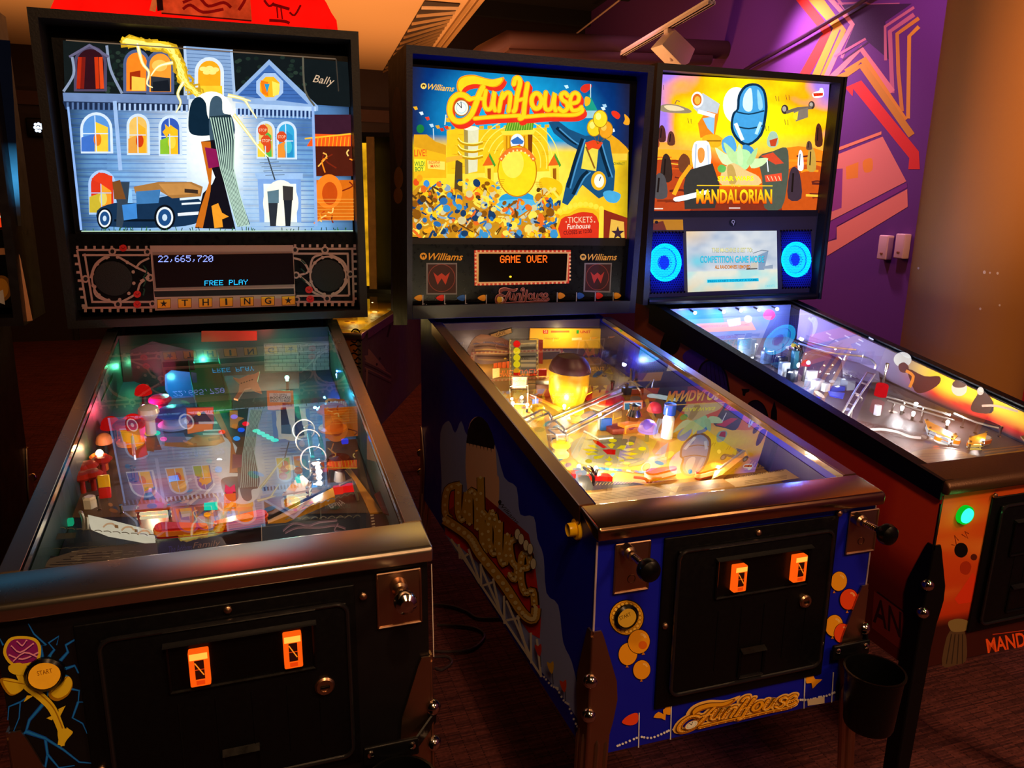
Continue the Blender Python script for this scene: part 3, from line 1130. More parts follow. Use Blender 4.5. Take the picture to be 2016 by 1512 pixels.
def build_m1():
    mc = m1
    zf = Z(0, 1060, 2.24)
    mb = mc.cabinet_mesh('#0b0a0f', inner='#1e3c34')  # dark inner walls tinted green, the lamps' green glow put into their colour
    a = Art(mc.plane((0, 0, 0), (0, -1, 0)), zf, mb=mb, base=.0004)
    # blue sparks and the golden rose round the start button
    B1, B2 = '#1f7ee0', '#0d4fc0'
    for P, w in (([(200, 540), (240, 490), (215, 460), (260, 430), (250, 470)], 14), ([(265, 540), (300, 500), (290, 470), (340, 440), (370, 395)], 16),
                 ([(285, 575), (330, 560), (345, 590), (385, 600), (410, 630)], 14), ([(190, 530), (180, 470), (205, 470), (150, 420), (125, 375)], 14),
                 ([(300, 660), (350, 670), (345, 720), (395, 722)], 12), ([(345, 720), (320, 790), (365, 815), (385, 860)], 12),
                 ([(190, 730), (130, 800), (115, 850), (80, 890)], 18), ([(115, 850), (200, 880), (210, 950), (200, 1010)], 22), ([(200, 880), (280, 930), (350, 985), (410, 990)], 14),
                 ([(210, 950), (260, 1010), (330, 1000)], 12), ([(120, 700), (90, 720), (85, 790), (60, 850)], 10), ([(90, 720), (40, 740), (35, 800)], 10), ([(15, 470), (0, 440)], 10)):
        a.line(P, w, B2, w1=w * .4)
        a.line(P, w * .5, B1, w1=w * .2)
    a.ell(195, 600, 88, 72, B1)
    for k in range(14):
        th = k * 2 * math.pi / 14
        a.line([(195 + 80 * math.cos(th), 600 + 66 * math.sin(th)), (195 + 112 * math.cos(th + .08), 600 + 96 * math.sin(th + .08))], 16, B1, w1=2)
    Y, YD, DK = '#e8c828', '#a87808', '#3a2a08'
    stem = [(85, 575), (115, 640), (175, 690), (225, 740), (255, 800), (275, 860), (270, 910)]
    a.line(stem, 44, Y, 4, w1=30)
    a.line([(x + 8, y) for x, y in stem], 6, YD, 4)
    for s in (((120, 690), (105, 720), (150, 690)), ((230, 800), (205, 790), (250, 770)), ((258, 750), (290, 735), (262, 790)), ((295, 830), (322, 850), (290, 850))):
        a.poly(list(s), Y)
    a.poly(curve([(270, 915), (255, 850), (285, 835), (322, 850), (300, 880)], 4, True), Y)
    for lf in ([(0, 620), (50, 615), (110, 640), (90, 675), (40, 688)], [(215, 690), (235, 640), (300, 605), (322, 640), (300, 690), (250, 715)]):
        a.poly(curve(lf, 4, True), YD)
        a.poly([((x - lf[2][0]) * .88 + lf[2][0], (y - lf[2][1]) * .88 + lf[2][1]) for x, y in curve(lf, 4, True)], Y)
        a.line([lf[0], lf[2]], 4, YD)
    head = [(15, 500), (40, 440), (100, 428), (160, 440), (182, 480), (170, 540), (110, 560), (50, 555)]
    a.poly(curve(head, 4, True), Y)
    a.poly([((x - 100) * .84 + 100, (y - 495) * .82 + 495) for x, y in curve(head, 4, True)], '#8a1f78')
    for P in ([(50, 470), (90, 500), (150, 460)], [(40, 510), (100, 530), (170, 500)], [(75, 450), (100, 470), (120, 445)], [(60, 540), (110, 500), (165, 520)]):
        a.line(P, 7, '#f0a0c8', 3)
        a.line([(x, y + 6) for x, y in P], 5, '#5a1060', 3)
    a.poly(curve([(40, 560), (90, 545), (130, 575), (100, 600), (50, 590)], 4, True), Y)
    # right edge strip
    a.line([(1902, 110), (1912, 520)], 4, '#d8c8c0')
    mb.build('cabinet', mc.root)
    mc.rails(STEEL)
    mc.lockbar(STEEL)
    mc.glass()
    mc.legs(BRONZE)
    fr = mc.front_rect(zf, [(395, 375), (1580, 190), (1590, 1300), (400, 1460)])
    dr = mc.front_rect(zf, [(480, 430), (1530, 265), (1552, 960), (490, 1130)])
    pn = mc.front_rect(zf, [(730, 460), (1370, 350), (1395, 545), (760, 655)])
    b1 = mc.front_rect(zf, [(842, 462), (925, 452), (930, 602), (835, 615)])
    b2 = mc.front_rect(zf, [(1242, 390), (1325, 382), (1330, 525), (1252, 536)])
    L = mc.on(*zf(1432, 648), (0, -.012, 0), (0, 1, 0))
    rt = mc.front_rect(zf, [(985, 925), (1150, 890), (1150, 1040), (995, 1075)])
    ww = (dr[0] + dr[1]) / 2
    mc.doorbolts = [(ww, fr[3] - .009), (fr[0] + .012, fr[3] - .22), (fr[1] + .012, fr[3] - .02)]
    mc.coin_door((fr[0], fr[1], dr[2] - .02, fr[3]), (dr[0], dr[1], dr[2], dr[3]), pn, [b1, b2], (L.x, L.z, .0145), rt)
    pl = mc.front_rect(zf, [(1655, 155), (1845, 130), (1860, 360), (1672, 390)])
    mc.plate('plunger_plate', pl)
    K = mc.on(*zf(1760, 215), (0, -.01, 0), (0, 1, 0))
    mc.plunger(K.x, K.z, CHROME, '#b8a898', ln=.045, kr=.017)
    s = mc.on(*zf(198, 600), (0, -.004, 0), (0, 1, 0))
    mb = MB('#0a0808', BLACKP)
    mb.lathe([(.024, 0), (.024, .006), (.0205, .010), (.0195, .006), (0, .006)], (s.x, 0, s.z), (0, -1, 0), 28)
    st = mb.build('start_button', mc.root)
    mb = MB('#f08c14', lit('start_lens', .62))
    mb.lathe([(.0185, .006), (.018, .0095), (0, .0098)], (s.x, 0, s.z), (0, -1, 0), 28)
    e = Art(mc.plane((0, -.0101, 0), (0, -1, 0)), zf, mb=mb, m=DECAL, base=.0002)
    e.text('START', (166, 606), (232, 592), 20, '#7a3408')
    sub(st, 'button_lens', mb)
    mc.cup(790, 1540, yl=-.085, r=.05)

    # ---------------- head
    mb = mc.backbox_mesh('#100a0c', m=mat('black_vinyl_cover', None, .5, noise_scale=200, bump=.2))
    bx = mb.build('backbox', mc.root)
    tag(bx)
    z = Z(0, 0, 2.6526)
    # lit picture, z 1.357..1.797
    mb = MB('#101820', LIT)
    f = mc.bb(.06)
    mc.slab(mb, -.335, .345, 1.352, 1.80, .0605, .004, '#0c1018', BLACK)
    a = Art(f, z, m=LIT, mb=mb, base=.0006)
    quad = [(330, 212), (1815, 325), (1842, 1206), (428, 1206)]
    glow = lin('#e8f6ff')

    def sky(s, t):
        c = mixc(lin('#3a5f96'), lin('#6fa8dc'), min(1, t * 1.4))
        row = (t * 34) % 1
        c = mixc(c, lin('#2a4a80'), .5 if row < .18 else 0)
        n = noise.noise((s * 9, t * 7, 3.1))
        c = mixc(c, lin('#24407c'), max(0, n) * .8)
        d = math.hypot((s - .47) * 1.35, (t - .50) * .75)
        g = math.exp(-(d / .22) ** 2) * .95 + math.exp(-(((s - .5) / .25) ** 2 + ((t - .85) / .35) ** 2)) * .35
        c = mixc(c, glow, g)
        h = math.exp(-(abs((s - .53) / .10) ** 3 + abs((t - .44) / .26) ** 3))
        c = mixc(c, lin('#fdfff4'), h)
        h = math.exp(-(((s - .755) / .07) ** 2 + ((t - .86) / .16) ** 2))
        c = mixc(c, lin('#f4f6e0'), h * .8)
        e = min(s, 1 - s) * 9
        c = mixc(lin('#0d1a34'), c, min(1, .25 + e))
        return c
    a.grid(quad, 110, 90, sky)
    for k in range(26):
        y = 596 + k * 23.5
        for x0, x1, c in ((360 + (y - 570) * .11, 560, '#2c5298'), (560, 860, '#4a78bc'), (860, 975, '#86b0e0'), (1270, 1380, '#86b0e0'), (1380, 1640, '#4470b8')):
            a.line([(x0, y), (x1, y)], 3, c)
    # dark slate roof band with scales and trim
    a.poly([(330, 212), (960, 258), (960, 500), (340, 490)], '#141a1a')
    a.poly([(1215, 275), (1815, 325), (1830, 560), (1225, 520)], '#12181a')
    random.seed(3)
    for k in range(120):
        x, y = random.choice(((random.uniform(560, 680), random.uniform(270, 480)), (random.uniform(1235, 1590), random.uniform(300, 520)), (random.uniform(860, 950), random.uniform(290, 480))))
        a.ell(x, y, 13, 10, random.choice(('#1e2c26', '#28382e', '#16221e')), n=10)
    a.poly([(330, 485), (985, 500), (985, 545), (335, 530)], '#6d87b4')
    a.poly([(330, 530), (985, 545), (985, 580), (345, 572)], '#1c2a48')
    for k in range(24):
        x = 350 + k * 27
        a.poly([(x, 535 + k * .6), (x + 11, 535 + k * .6), (x + 11, 572 + k * .6), (x, 572 + k * .6)], '#a8c4ea' if k > 8 else '#54709e')
    # porch gable
    a.poly([(1210, 505), (1405, 312), (1660, 555), (1660, 580), (1215, 530)], '#8fb0dc')
    a.poly([(1240, 500), (1405, 340), (1610, 545)], '#3f6ab0')
    for k in range(8):
        y = 380 + k * 19
        a.line([(1405 - (y - 345) * 1.0, y), (1405 + (y - 345) * 1.02, y)], 2.5, '#2a4a86')
    oc = [(1405 + 66 * math.cos(math.radians(22.5 + 45 * i)), 458 + 72 * math.sin(math.radians(22.5 + 45 * i))) for i in range(8)]
    a.poly([(1408 + (x - 1405) * 1.15, 456 + (y - 458) * 1.08) for x, y in oc], '#a8c4e8')
    a.poly([(1408 + (x - 1405) * .84, 456 + (y - 458) * .8) for x, y in oc], '#ffb41e')
    a.poly([(1360, 420), (1400, 430), (1400, 505), (1368, 490)], '#ff7a10')
    a.poly([(1420, 425), (1460, 440), (1455, 495), (1425, 505)], '#ffe25a')
    a.poly([(1380, 440), (1408, 440), (1394, 485)], '#2898c8')
    for y in (560,):
        a.poly([(1230, y - 20), (1650, y), (1650, y + 22), (1230, y + 5)], '#b4cff0')
    for k in range(19):
        x = 1232 + k * 21
        a.poly([(x, 568 + k * .7), (x + 10, 568 + k * .7), (x + 10, 608 + k * .7), (x, 608 + k * .7)], '#a4c4ec' if k % 1 == 0 else '#20386a')
        a.poly([(x + 10, 568 + k * .7), (x + 21, 568 + k * .7), (x + 21, 600 + k * .7), (x + 10, 600 + k * .7)], '#1d3364')
    # middle bay clapboards
    a.poly([(962, 243), (1208, 262), (1225, 500), (985, 520)], '#86a6d0')
    for k in range(13):
        y = 262 + k * 19
        a.line([(970, y), (1215, y + 16)], 3, '#4d6c9c')
    a.line([(965, 245), (985, 520)], 14, '#b8d0ee')
    a.line([(1208, 262), (1224, 500)], 14, '#a4bede')

    def arch(x0, x1, y0, y1, frame, fill, pane_=None, w=16, sh=0):
        cx, r = (x0 + x1) / 2, (x1 - x0) / 2

        def pts(g):
            p = [(cx + sh + (r + g) * math.cos(math.radians(t)), y0 + r + (r + g) * math.sin(math.radians(t)) * 1.05) for t in range(180, 361, 15)]
            return p + [(x1 + g + sh * 1.5, y1 + g * .7), (x0 - g + sh * 1.5, y1 + g * .7)]
        a.poly(pts(w), frame)
        a.poly(pts(0), fill)
        if pane_:
            pane_(x0, x1, y0, y1)
            a.line([(cx, y0), (cx + sh, y1)], 5, frame)
            a.line([(x0, (y0 + y1) / 2), (x1, (y0 + y1) / 2)], 5, frame)
    arch(405, 545, 262, 468, '#4f4660', '#301018')
    for x, c in ((420, '#b02810'), (440, '#7a1a12'), (505, '#c83410'), (528, '#e04818')):
        a.line([(x, 300), (x - (8 if x < 470 else -8), 465)], 20, c)
    for p, q in (((335, 480), (380, 300)), ((560, 240), (640, 490))):
        a.line([p, ((p[0] + q[0]) / 2 + (30 if p[0] < 400 else -20), (p[1] + q[1]) / 2), q], 14, '#8896b0', 5)
    a.line([(365, 300), (470, 238), (570, 300)], 14, '#65607c')
    arch(662, 770, 280, 478, '#4d5c84', '#ff8420')
    arch(782, 895, 285, 482, '#4d5c84', '#ff9a30')
    a.poly([(680, 380), (735, 370), (735, 470), (680, 470)], '#a02c0c')
    a.poly([(690, 400), (760, 410), (760, 475), (690, 475)], '#ffc848')
    a.poly([(790, 400), (890, 410), (890, 480), (790, 480)], '#2c3038')
    a.poly([(800, 430), (880, 420), (890, 480), (800, 480)], '#181c24')
    a.ell(835, 345, 40, 30, '#ffc45a')
    arch(1035, 1152, 322, 500, '#d8e6f4', '#ffa81a', w=18)
    for x, y in ((1062, 362), (1095, 358), (1125, 366), (1080, 380), (1110, 380)):
        a.ell(x, y, 20, 12, '#ffe880')
    a.poly([(1040, 450), (1160, 450), (1162, 500), (1042, 500)], '#ffcc30')

    def w1(c1, c2, c3):
        def g(x0, x1, y0, y1):
            xm, ym = (x0 + x1) / 2, (y0 + y1) / 2
            a.poly([(xm, y0 + 30), (x1 - 2, y0 + 60), (x1, y1), (xm, y1)], c1)
            a.poly([(x0, ym + 20), (xm, ym), (xm, y1), (x0, y1)], c2)
            a.ell(xm + 14, ym + 30, 20, 34, c3)
        return g
    arch(428, 568, 606, 792, '#d6e6fa', '#5a94d8', w1('#ffcc38', '#3f70c8', '#e87818'), 14, 8)
    arch(672, 764, 612, 800, '#cfe2f8', '#f0c060', w1('#ffb028', '#e8a040', '#d03c14'), 14, 5)
    arch(838, 932, 620, 806, '#cfe2f8', '#3458b4', w1('#f8c020', '#8cc030', '#ffd848'), 14, 5)
    a.poly([(850, 690), (866, 672), (862, 648), (880, 664), (900, 656), (892, 680), (908, 700), (882, 700), (872, 722)], '#ffb820')
    arch(1345, 1418, 648, 820, '#d0e2f6', '#e8c060', w1('#58b848', '#f0d040', '#d84820'), 13, 5)
    arch(1450, 1530, 650, 824, '#d0e2f6', '#38a8d8', w1('#2890c8', '#f09030', '#48c0d0'), 13, 5)
    for x, y in ((1372, 680), (1388, 735), (1470, 715)):
        a.poly([(x + 27 * math.cos(math.radians(22.5 + 45 * i)), y + 30 * math.sin(math.radians(22.5 + 45 * i))) for i in range(8)], '#d84a22')
        a.text('STOP', (x - 20, y + 8), (x + 20, y + 8), 15, '#f8d8b0')
    arch(470, 585, 905, 1110, '#a8c8f4', '#d8341c', w1('#ff9c28', '#c8b030', '#e8d060'), 14, 8)
    a.poly([(480, 935), (520, 900), (590, 920), (588, 1000), (530, 960)], '#e03a1c')
    # right-hand tower in red light
    for q, c in (([(1640, 600), (1830, 600), (1835, 760), (1645, 760)], '#3a1a2a'), ([(1640, 700), (1830, 705), (1830, 765), (1600, 765)], '#ff5a1a'), ([(1645, 765), (1835, 765), (1842, 920), (1650, 920)], '#501c10'),
                 ([(1650, 940), (1842, 940), (1845, 1150), (1655, 1150)], '#d86a14')):
        a.poly(q, c)
    a.line([(1590, 725), (1830, 700)], 8, '#ffc030')
    for k in range(9):
        a.line([(1660 + k * 20, 715), (1655 + k * 20, 765)], 4, '#ffb020')
    for k in range(16):
        x, y = random.uniform(1660, 1830), random.uniform(780, 1130)
        a.line([(x, y), (x + random.uniform(-40, 40), y + random.uniform(10, 50)), (x + random.uniform(-40, 40), y + random.uniform(30, 80))], 7, random.choice(('#ff8a1c', '#ffb84a', '#c03c10', '#7a2410', '#ffd070')), 3)
    a.ell(1715, 1000, 70, 90, '#ff8020')
    a.ell(1720, 1010, 40, 60, '#c84a10')
    for k in range(7):
        a.line([(1655, 1040 + k * 18), (1845, 1040 + k * 18)], 2, '#f8b048')
    # pilasters, porch door, grass
    a.line([(602, 530), (632, 890)], 20, '#9cbce8')
    a.line([(1632, 560), (1650, 1180)], 14, '#8fb0e4')
    a.line([(360, 560), (428, 1200)], 12, '#8cb2ee')
    a.poly([(1330, 905), (1580, 905), (1580, 935), (1340, 935)], '#9cc0ea')
    a.poly([(1345, 935), (1570, 935), (1572, 1160), (1355, 1160)], '#7ea6e0')
    a.poly([(1375, 960), (1545, 960), (1550, 1160), (1380, 1160)], '#eaf6f0')
    a.ell(1465, 1060, 92, 120, '#fdfbe6')
    # plain garden urns and lamp in the doorway
    a.poly([(1400, 1060), (1450, 1060), (1440, 1180), (1410, 1180)], '#2c3038')
    a.poly([(1395, 1000), (1455, 990), (1455, 1060), (1400, 1060)], '#5c7a88')
    a.poly([(1480, 1040), (1525, 1040), (1515, 1180), (1490, 1180)], '#20242c')
    a.poly([(1475, 970), (1530, 975), (1528, 1045), (1478, 1045)], '#3a3634')
    a.line([(1395, 815), (1435, 940)], 7, '#384048')
    for k in range(4):
        a.line([(1385 + k * 10 - 30, 850 + k * 22), (1385 + k * 10 + 70, 846 + k * 22)], 3, '#5a6878')
    # old open touring car
    a.poly(curve([(510, 1100), (600, 1060), (720, 1060), (800, 1040), (960, 1010), (1050, 1050), (1050, 1150), (900, 1185), (560, 1180)], 3, True), '#16304e')
    a.poly([(700, 975), (830, 950), (1000, 950), (1060, 975), (1050, 1025), (900, 1035), (840, 1000), (710, 1010)], '#a8743a')
    a.poly([(830, 960), (990, 956), (1050, 985), (1045, 1010), (880, 1020)], '#c48a48')
    a.poly([(965, 985), (1035, 992), (1035, 1012), (965, 1005)], '#3a2a20')
    a.poly([(712, 1000), (840, 990), (830, 1060), (716, 1065)], '#3f78b0')
    a.poly([(650, 985), (690, 985), (695, 1060), (655, 1060)], '#8fc4f0')
    a.line([(940, 1040), (1060, 1030)], 12, '#d8e8f4')
    a.line([(950, 1065), (1060, 1058)], 10, '#e8f2f8')
    a.line([(930, 1120), (1060, 1110)], 16, '#e8eef4')
    a.line([(600, 1150), (820, 1150)], 12, '#0a1420')
    for x, y, rx, ry in ((862, 1135, 44, 58), (550, 1140, 32, 48)):
        a.ell(x, y, rx * 1.25, ry * 1.15, '#0c1018')
        a.ell(x, y, rx, ry * .95, '#e8eef0')
        a.ell(x, y, rx * .78, ry * .76, '#1e4a80')
        a.ell(x, y, rx * .3, ry * .3, '#c8dcec')
    a.poly([(590, 950), (680, 950), (670, 1060), (640, 1190), (610, 1180), (615, 1060)], '#33404e')
    a.poly([(590, 950), (630, 940), (660, 1040), (600, 1040)], '#7a4a22')
    a.poly([(640, 1070), (715, 1060), (720, 1140), (650, 1150)], '#3f86d0')
    # bolt of lightning through the upper floor
    Yl = '#ffdf4a'
    bolt = [(655, 215), (790, 240), (880, 250), (930, 320), (960, 420), (1010, 470), (1040, 500)]
    random.seed(8)
    for k in range(26):
        w, c = ((26, '#c89a1c'), (18, '#f0c828'), (9, '#fff080'))[min(2, k // 9)]
        sp_ = (34, 24, 14)[min(2, k // 9)]
        a.line([(x + random.uniform(-sp_, sp_), y + random.uniform(-sp_, sp_) * .8) for x, y in curve(bolt, 3)], w, c, 0, w1=w * .3)
    for P in ([(720, 230), (745, 330), (780, 380), (770, 440), (800, 460)], [(905, 330), (830, 350), (790, 400)], [(960, 430), (930, 490), (945, 540), (920, 590)], [(1190, 500), (1270, 520), (1300, 560), (1340, 620)], [(1240, 510), (1310, 530)],
              [(1220, 600), (1290, 690), (1350, 770), (1400, 820)]):
        a.line(P, 20, '#f0e080', 4, w1=6)
        a.line(P, 9, '#fffbd8', 4, w1=3)
    # plain stand-in for the foreground centre: a dark drape and a striped drape knotted together, haloed
    a.ell(1105, 600, 112, 120, '#fdfff4')
    a.poly(curve([(985, 640), (1000, 540), (1040, 508), (1075, 540), (1090, 620), (1160, 660), (1165, 690), (1080, 710), (1000, 700)], 4, True), '#0e2436')
    a.poly(curve([(1095, 560), (1120, 505), (1158, 520), (1165, 590), (1210, 610), (1225, 700), (1160, 740), (1100, 740)], 4, True), '#3e5668')
    a.poly([(1052, 740), (1130, 730), (1150, 870), (1110, 960), (1060, 1010), (1040, 1100), (1020, 1190), (1230, 1195), (1200, 1080), (1150, 960)], '#141018')
    a.poly([(1050, 740), (1100, 740), (1110, 860), (1090, 960), (1050, 1080), (1020, 1185), (1060, 1190), (1100, 1000)], '#c86a18')
    a.poly([(1070, 770), (1130, 780), (1145, 870), (1090, 880)], '#8a1850')
    dr_ = [(1095, 610), (1205, 600), (1225, 720), (1220, 900), (1250, 1010), (1305, 1170), (1240, 1185), (1190, 1010), (1150, 870), (1120, 740)]
    a.poly(dr_, '#22343c')
    for k in range(9):
        f0 = k / 8
        P = [(1100 + f0 * 105, 615), (1125 + f0 * 98, 735), (1152 + f0 * 68, 880), (1190 + f0 * 60, 1010), (1240 + f0 * 62, 1182)]
        a.line(P, 5, '#bcdcc8')
    a.poly([(1105, 1075), (1140, 1060), (1160, 1110), (1195, 1130), (1160, 1145), (1165, 1185), (1120, 1190)], '#f09a28')
    for k in range(60):
        x = random.uniform(440, 1830)
        a.line([(x, 1206), (x + random.uniform(-8, 8), 1206 - random.uniform(8, 24))], 4, random.choice(('#1c4a24', '#2f6a34', '#143018')))
    a.line([(430, 1206), (1840, 1204)], 5, '#bfe0c0')
    a.text('Bally', (1628, 444), (1738, 462), 52, '#d0b090', shear=.3)
    a.line([(350, 215), (1750, 312)], 6, '#6e5a48')
    a.line([(1752, 312), (1765, 480)], 6, '#3c342c')
    a.line([(1580, 300), (1590, 470), (1640, 555)], 10, '#5a5648', 4)
    sub(bx, 'backglass', mb)
    # speaker panel with trellis print
    zs = Z(130, 470, 2016 / 590)
    mb = MB('#0a080c', BLACKP)
    mc.slab(mb, -.346, .346, 1.165, 1.352, .036, .02, '#0c0a0e')
    a = Art(mc.bb(.0355), zs, mb=mb, base=.0004)
    T1 = '#a8827a'
    for P in ([(75, 75), (560, 75)], [(110, 110), (560, 110)], [(1525, 68), (1950, 68)], [(1525, 100), (1900, 100)], [(75, 75), (140, 470)], [(125, 100), (178, 430)], [(110, 465), (600, 462)], [(170, 425), (600, 425)],
              [(1925, 60), (1935, 430)], [(1895, 100), (1905, 380)], [(1540, 425), (1940, 425)], [(1550, 385), (1905, 382)]):
        a.line(P, 14, T1)
    for k in range(9):
        for x, y in ((75 + k * 58, 62), (1540 + k * 50, 52)):
            a.poly([(x - 7, y - 14), (x + 9, y - 14), (x + 9, y + 6), (x - 7, y + 6)], T1)
        for x, y in ((130 + k * 55, 478), (1560 + k * 46, 438)):
            a.poly([(x - 8, y - 8), (x + 10, y - 8), (x + 10, y + 16), (x - 8, y + 16)], T1)
    for k in range(7):
        a.poly([(52 + k * 9, 105 + k * 56), (80 + k * 9, 105 + k * 56), (80 + k * 9, 122 + k * 56), (52 + k * 9, 122 + k * 56)], T1)
        a.poly([(1930, 95 + k * 50), (1955, 95 + k * 50), (1955, 110 + k * 50), (1930, 110 + k * 50)], T1)
    for x, y, r in ((312, 85, 26), (548, 88, 24), (1540, 75, 24), (1742, 75, 26), (132, 270, 26), (350, 440, 26), (1912, 238, 24), (1756, 402, 24), (565, 262, 26), (1548, 244, 24), (582, 436, 22), (1552, 408, 22)):
        a.ell(x, y, r, r, T1, n=18)
        a.ell(x, y, r * .55, r * .55, '#0a080a', n=14)
    for q in ([(215, 300), (190, 345), (220, 395), (330, 430)], [(165, 265), (200, 170), (280, 110)], [(500, 285), (560, 240), (470, 190), (350, 120)], [(560, 262), (500, 300), (470, 370), (360, 430)], [(470, 200), (500, 160), (560, 130)],
              [(1530, 130), (1590, 150), (1630, 220), (1560, 245)], [(1570, 250), (1640, 310), (1650, 350), (1740, 395)], [(1640, 210), (1660, 130), (1720, 105)], [(1770, 105), (1860, 150), (1900, 230)], [(1900, 270), (1850, 345), (1780, 390)]):
        a.line(q, 14, T1, 4)
    for cx, cy, rx, ry in ((318, 268, 142, 148), (1762, 248, 120, 128)):
        a.ring(cx, cy, rx, ry, 12, T1, a0=100, a1=260 if cx < 500 else 440)
        for k in range(12):
            th = math.radians(k * 30 + 12)
            a.ell(cx + rx * math.cos(th), cy + ry * math.sin(th), 12, 12, T1, n=8)
    for k in range(3):
        a.line([(520, 180 + k * 80), (545 - k * 8, 220 + k * 60), (520, 260 + k * 60)], 10, '#14382c', 3)
        a.line([(1580, 140 + k * 60), (1610, 170 + k * 60)], 10, '#14382c', 3)
    for x, y in ((480, 372), (480, 440), (1634, 342), (1642, 405), (385, 62)):
        a.ell(x, y, 26, 24, '#c0201c', n=12)
        a.line([(x - 12, y - 6), (x, y + 6), (x + 14, y - 8)], 6, '#7a0f10', 3)
    a.poly([(565, 45), (1528, 42), (1545, 450), (600, 482)], T1)
    a.poly([(582, 88), (1520, 84), (1530, 325), (590, 345)], '#8a6a64')
    a.poly([(592, 352), (1532, 332), (1535, 372), (598, 392)], '#0a080c')
    for k, ch in enumerate('*THING*'):
        x, y = 658 + k * 139.5, 436 - k * 3.6
        a.poly([(x - 46, y - 30), (x + 48, y - 34), (x + 48, y + 30), (x - 44, y + 34)], '#5a3a10')
        a.poly([(x - 42, y - 26), (x + 44, y - 30), (x + 44, y + 26), (x - 40, y + 30)], '#e09a18')
        if ch == '*':
            a.poly([(x + (26 if i % 2 == 0 else 10) * math.sin(math.pi * i / 5), y - (26 if i % 2 == 0 else 10) * math.cos(math.pi * i / 5)) for i in range(10)], '#181008')
        else:
            w = 7 if ch == 'I' else 22
            a.text(ch, (x - w + 3, y + 20), (x + w + 3, y + 19), 44, '#181008', bold=.02)
    sp = sub(bx, 'speaker_panel', mb)
    for cx, cy in ((318, 268), (1762, 248)):
        c = mc.bb(.0318)(*zs(cx, cy))
        g = MB('#0a0709', mat('speaker_cloth', '#120c10', .8, noise_scale=400, bump=.5))
        g.lathe([(.043, 0), (.043, .0012), (.038, .002), (0, .0022)], c, (0, -1, 0), 32)
        sub(bx, 'speaker_grille', g)
    mb = MB('#241418', mat('display_window', '#1e1216', .15, noise_amt=.04))
    mc.slab(mb, -.162, .178, 1.216, 1.298, .0305, .003, None)
    a = Art(mc.bb(.0305), zs, m=lit('blue_dot_matrix', 2.2), mb=mb, base=.0006)
    a.dots('22,665,720', (620, 158), (990, 156), 44, '#8c9cff')
    a.dots('FREE PLAY', (932, 316), (1222, 308), 34, '#22b4ff')
    sub(bx, 'score_display', mb)


build_m1()
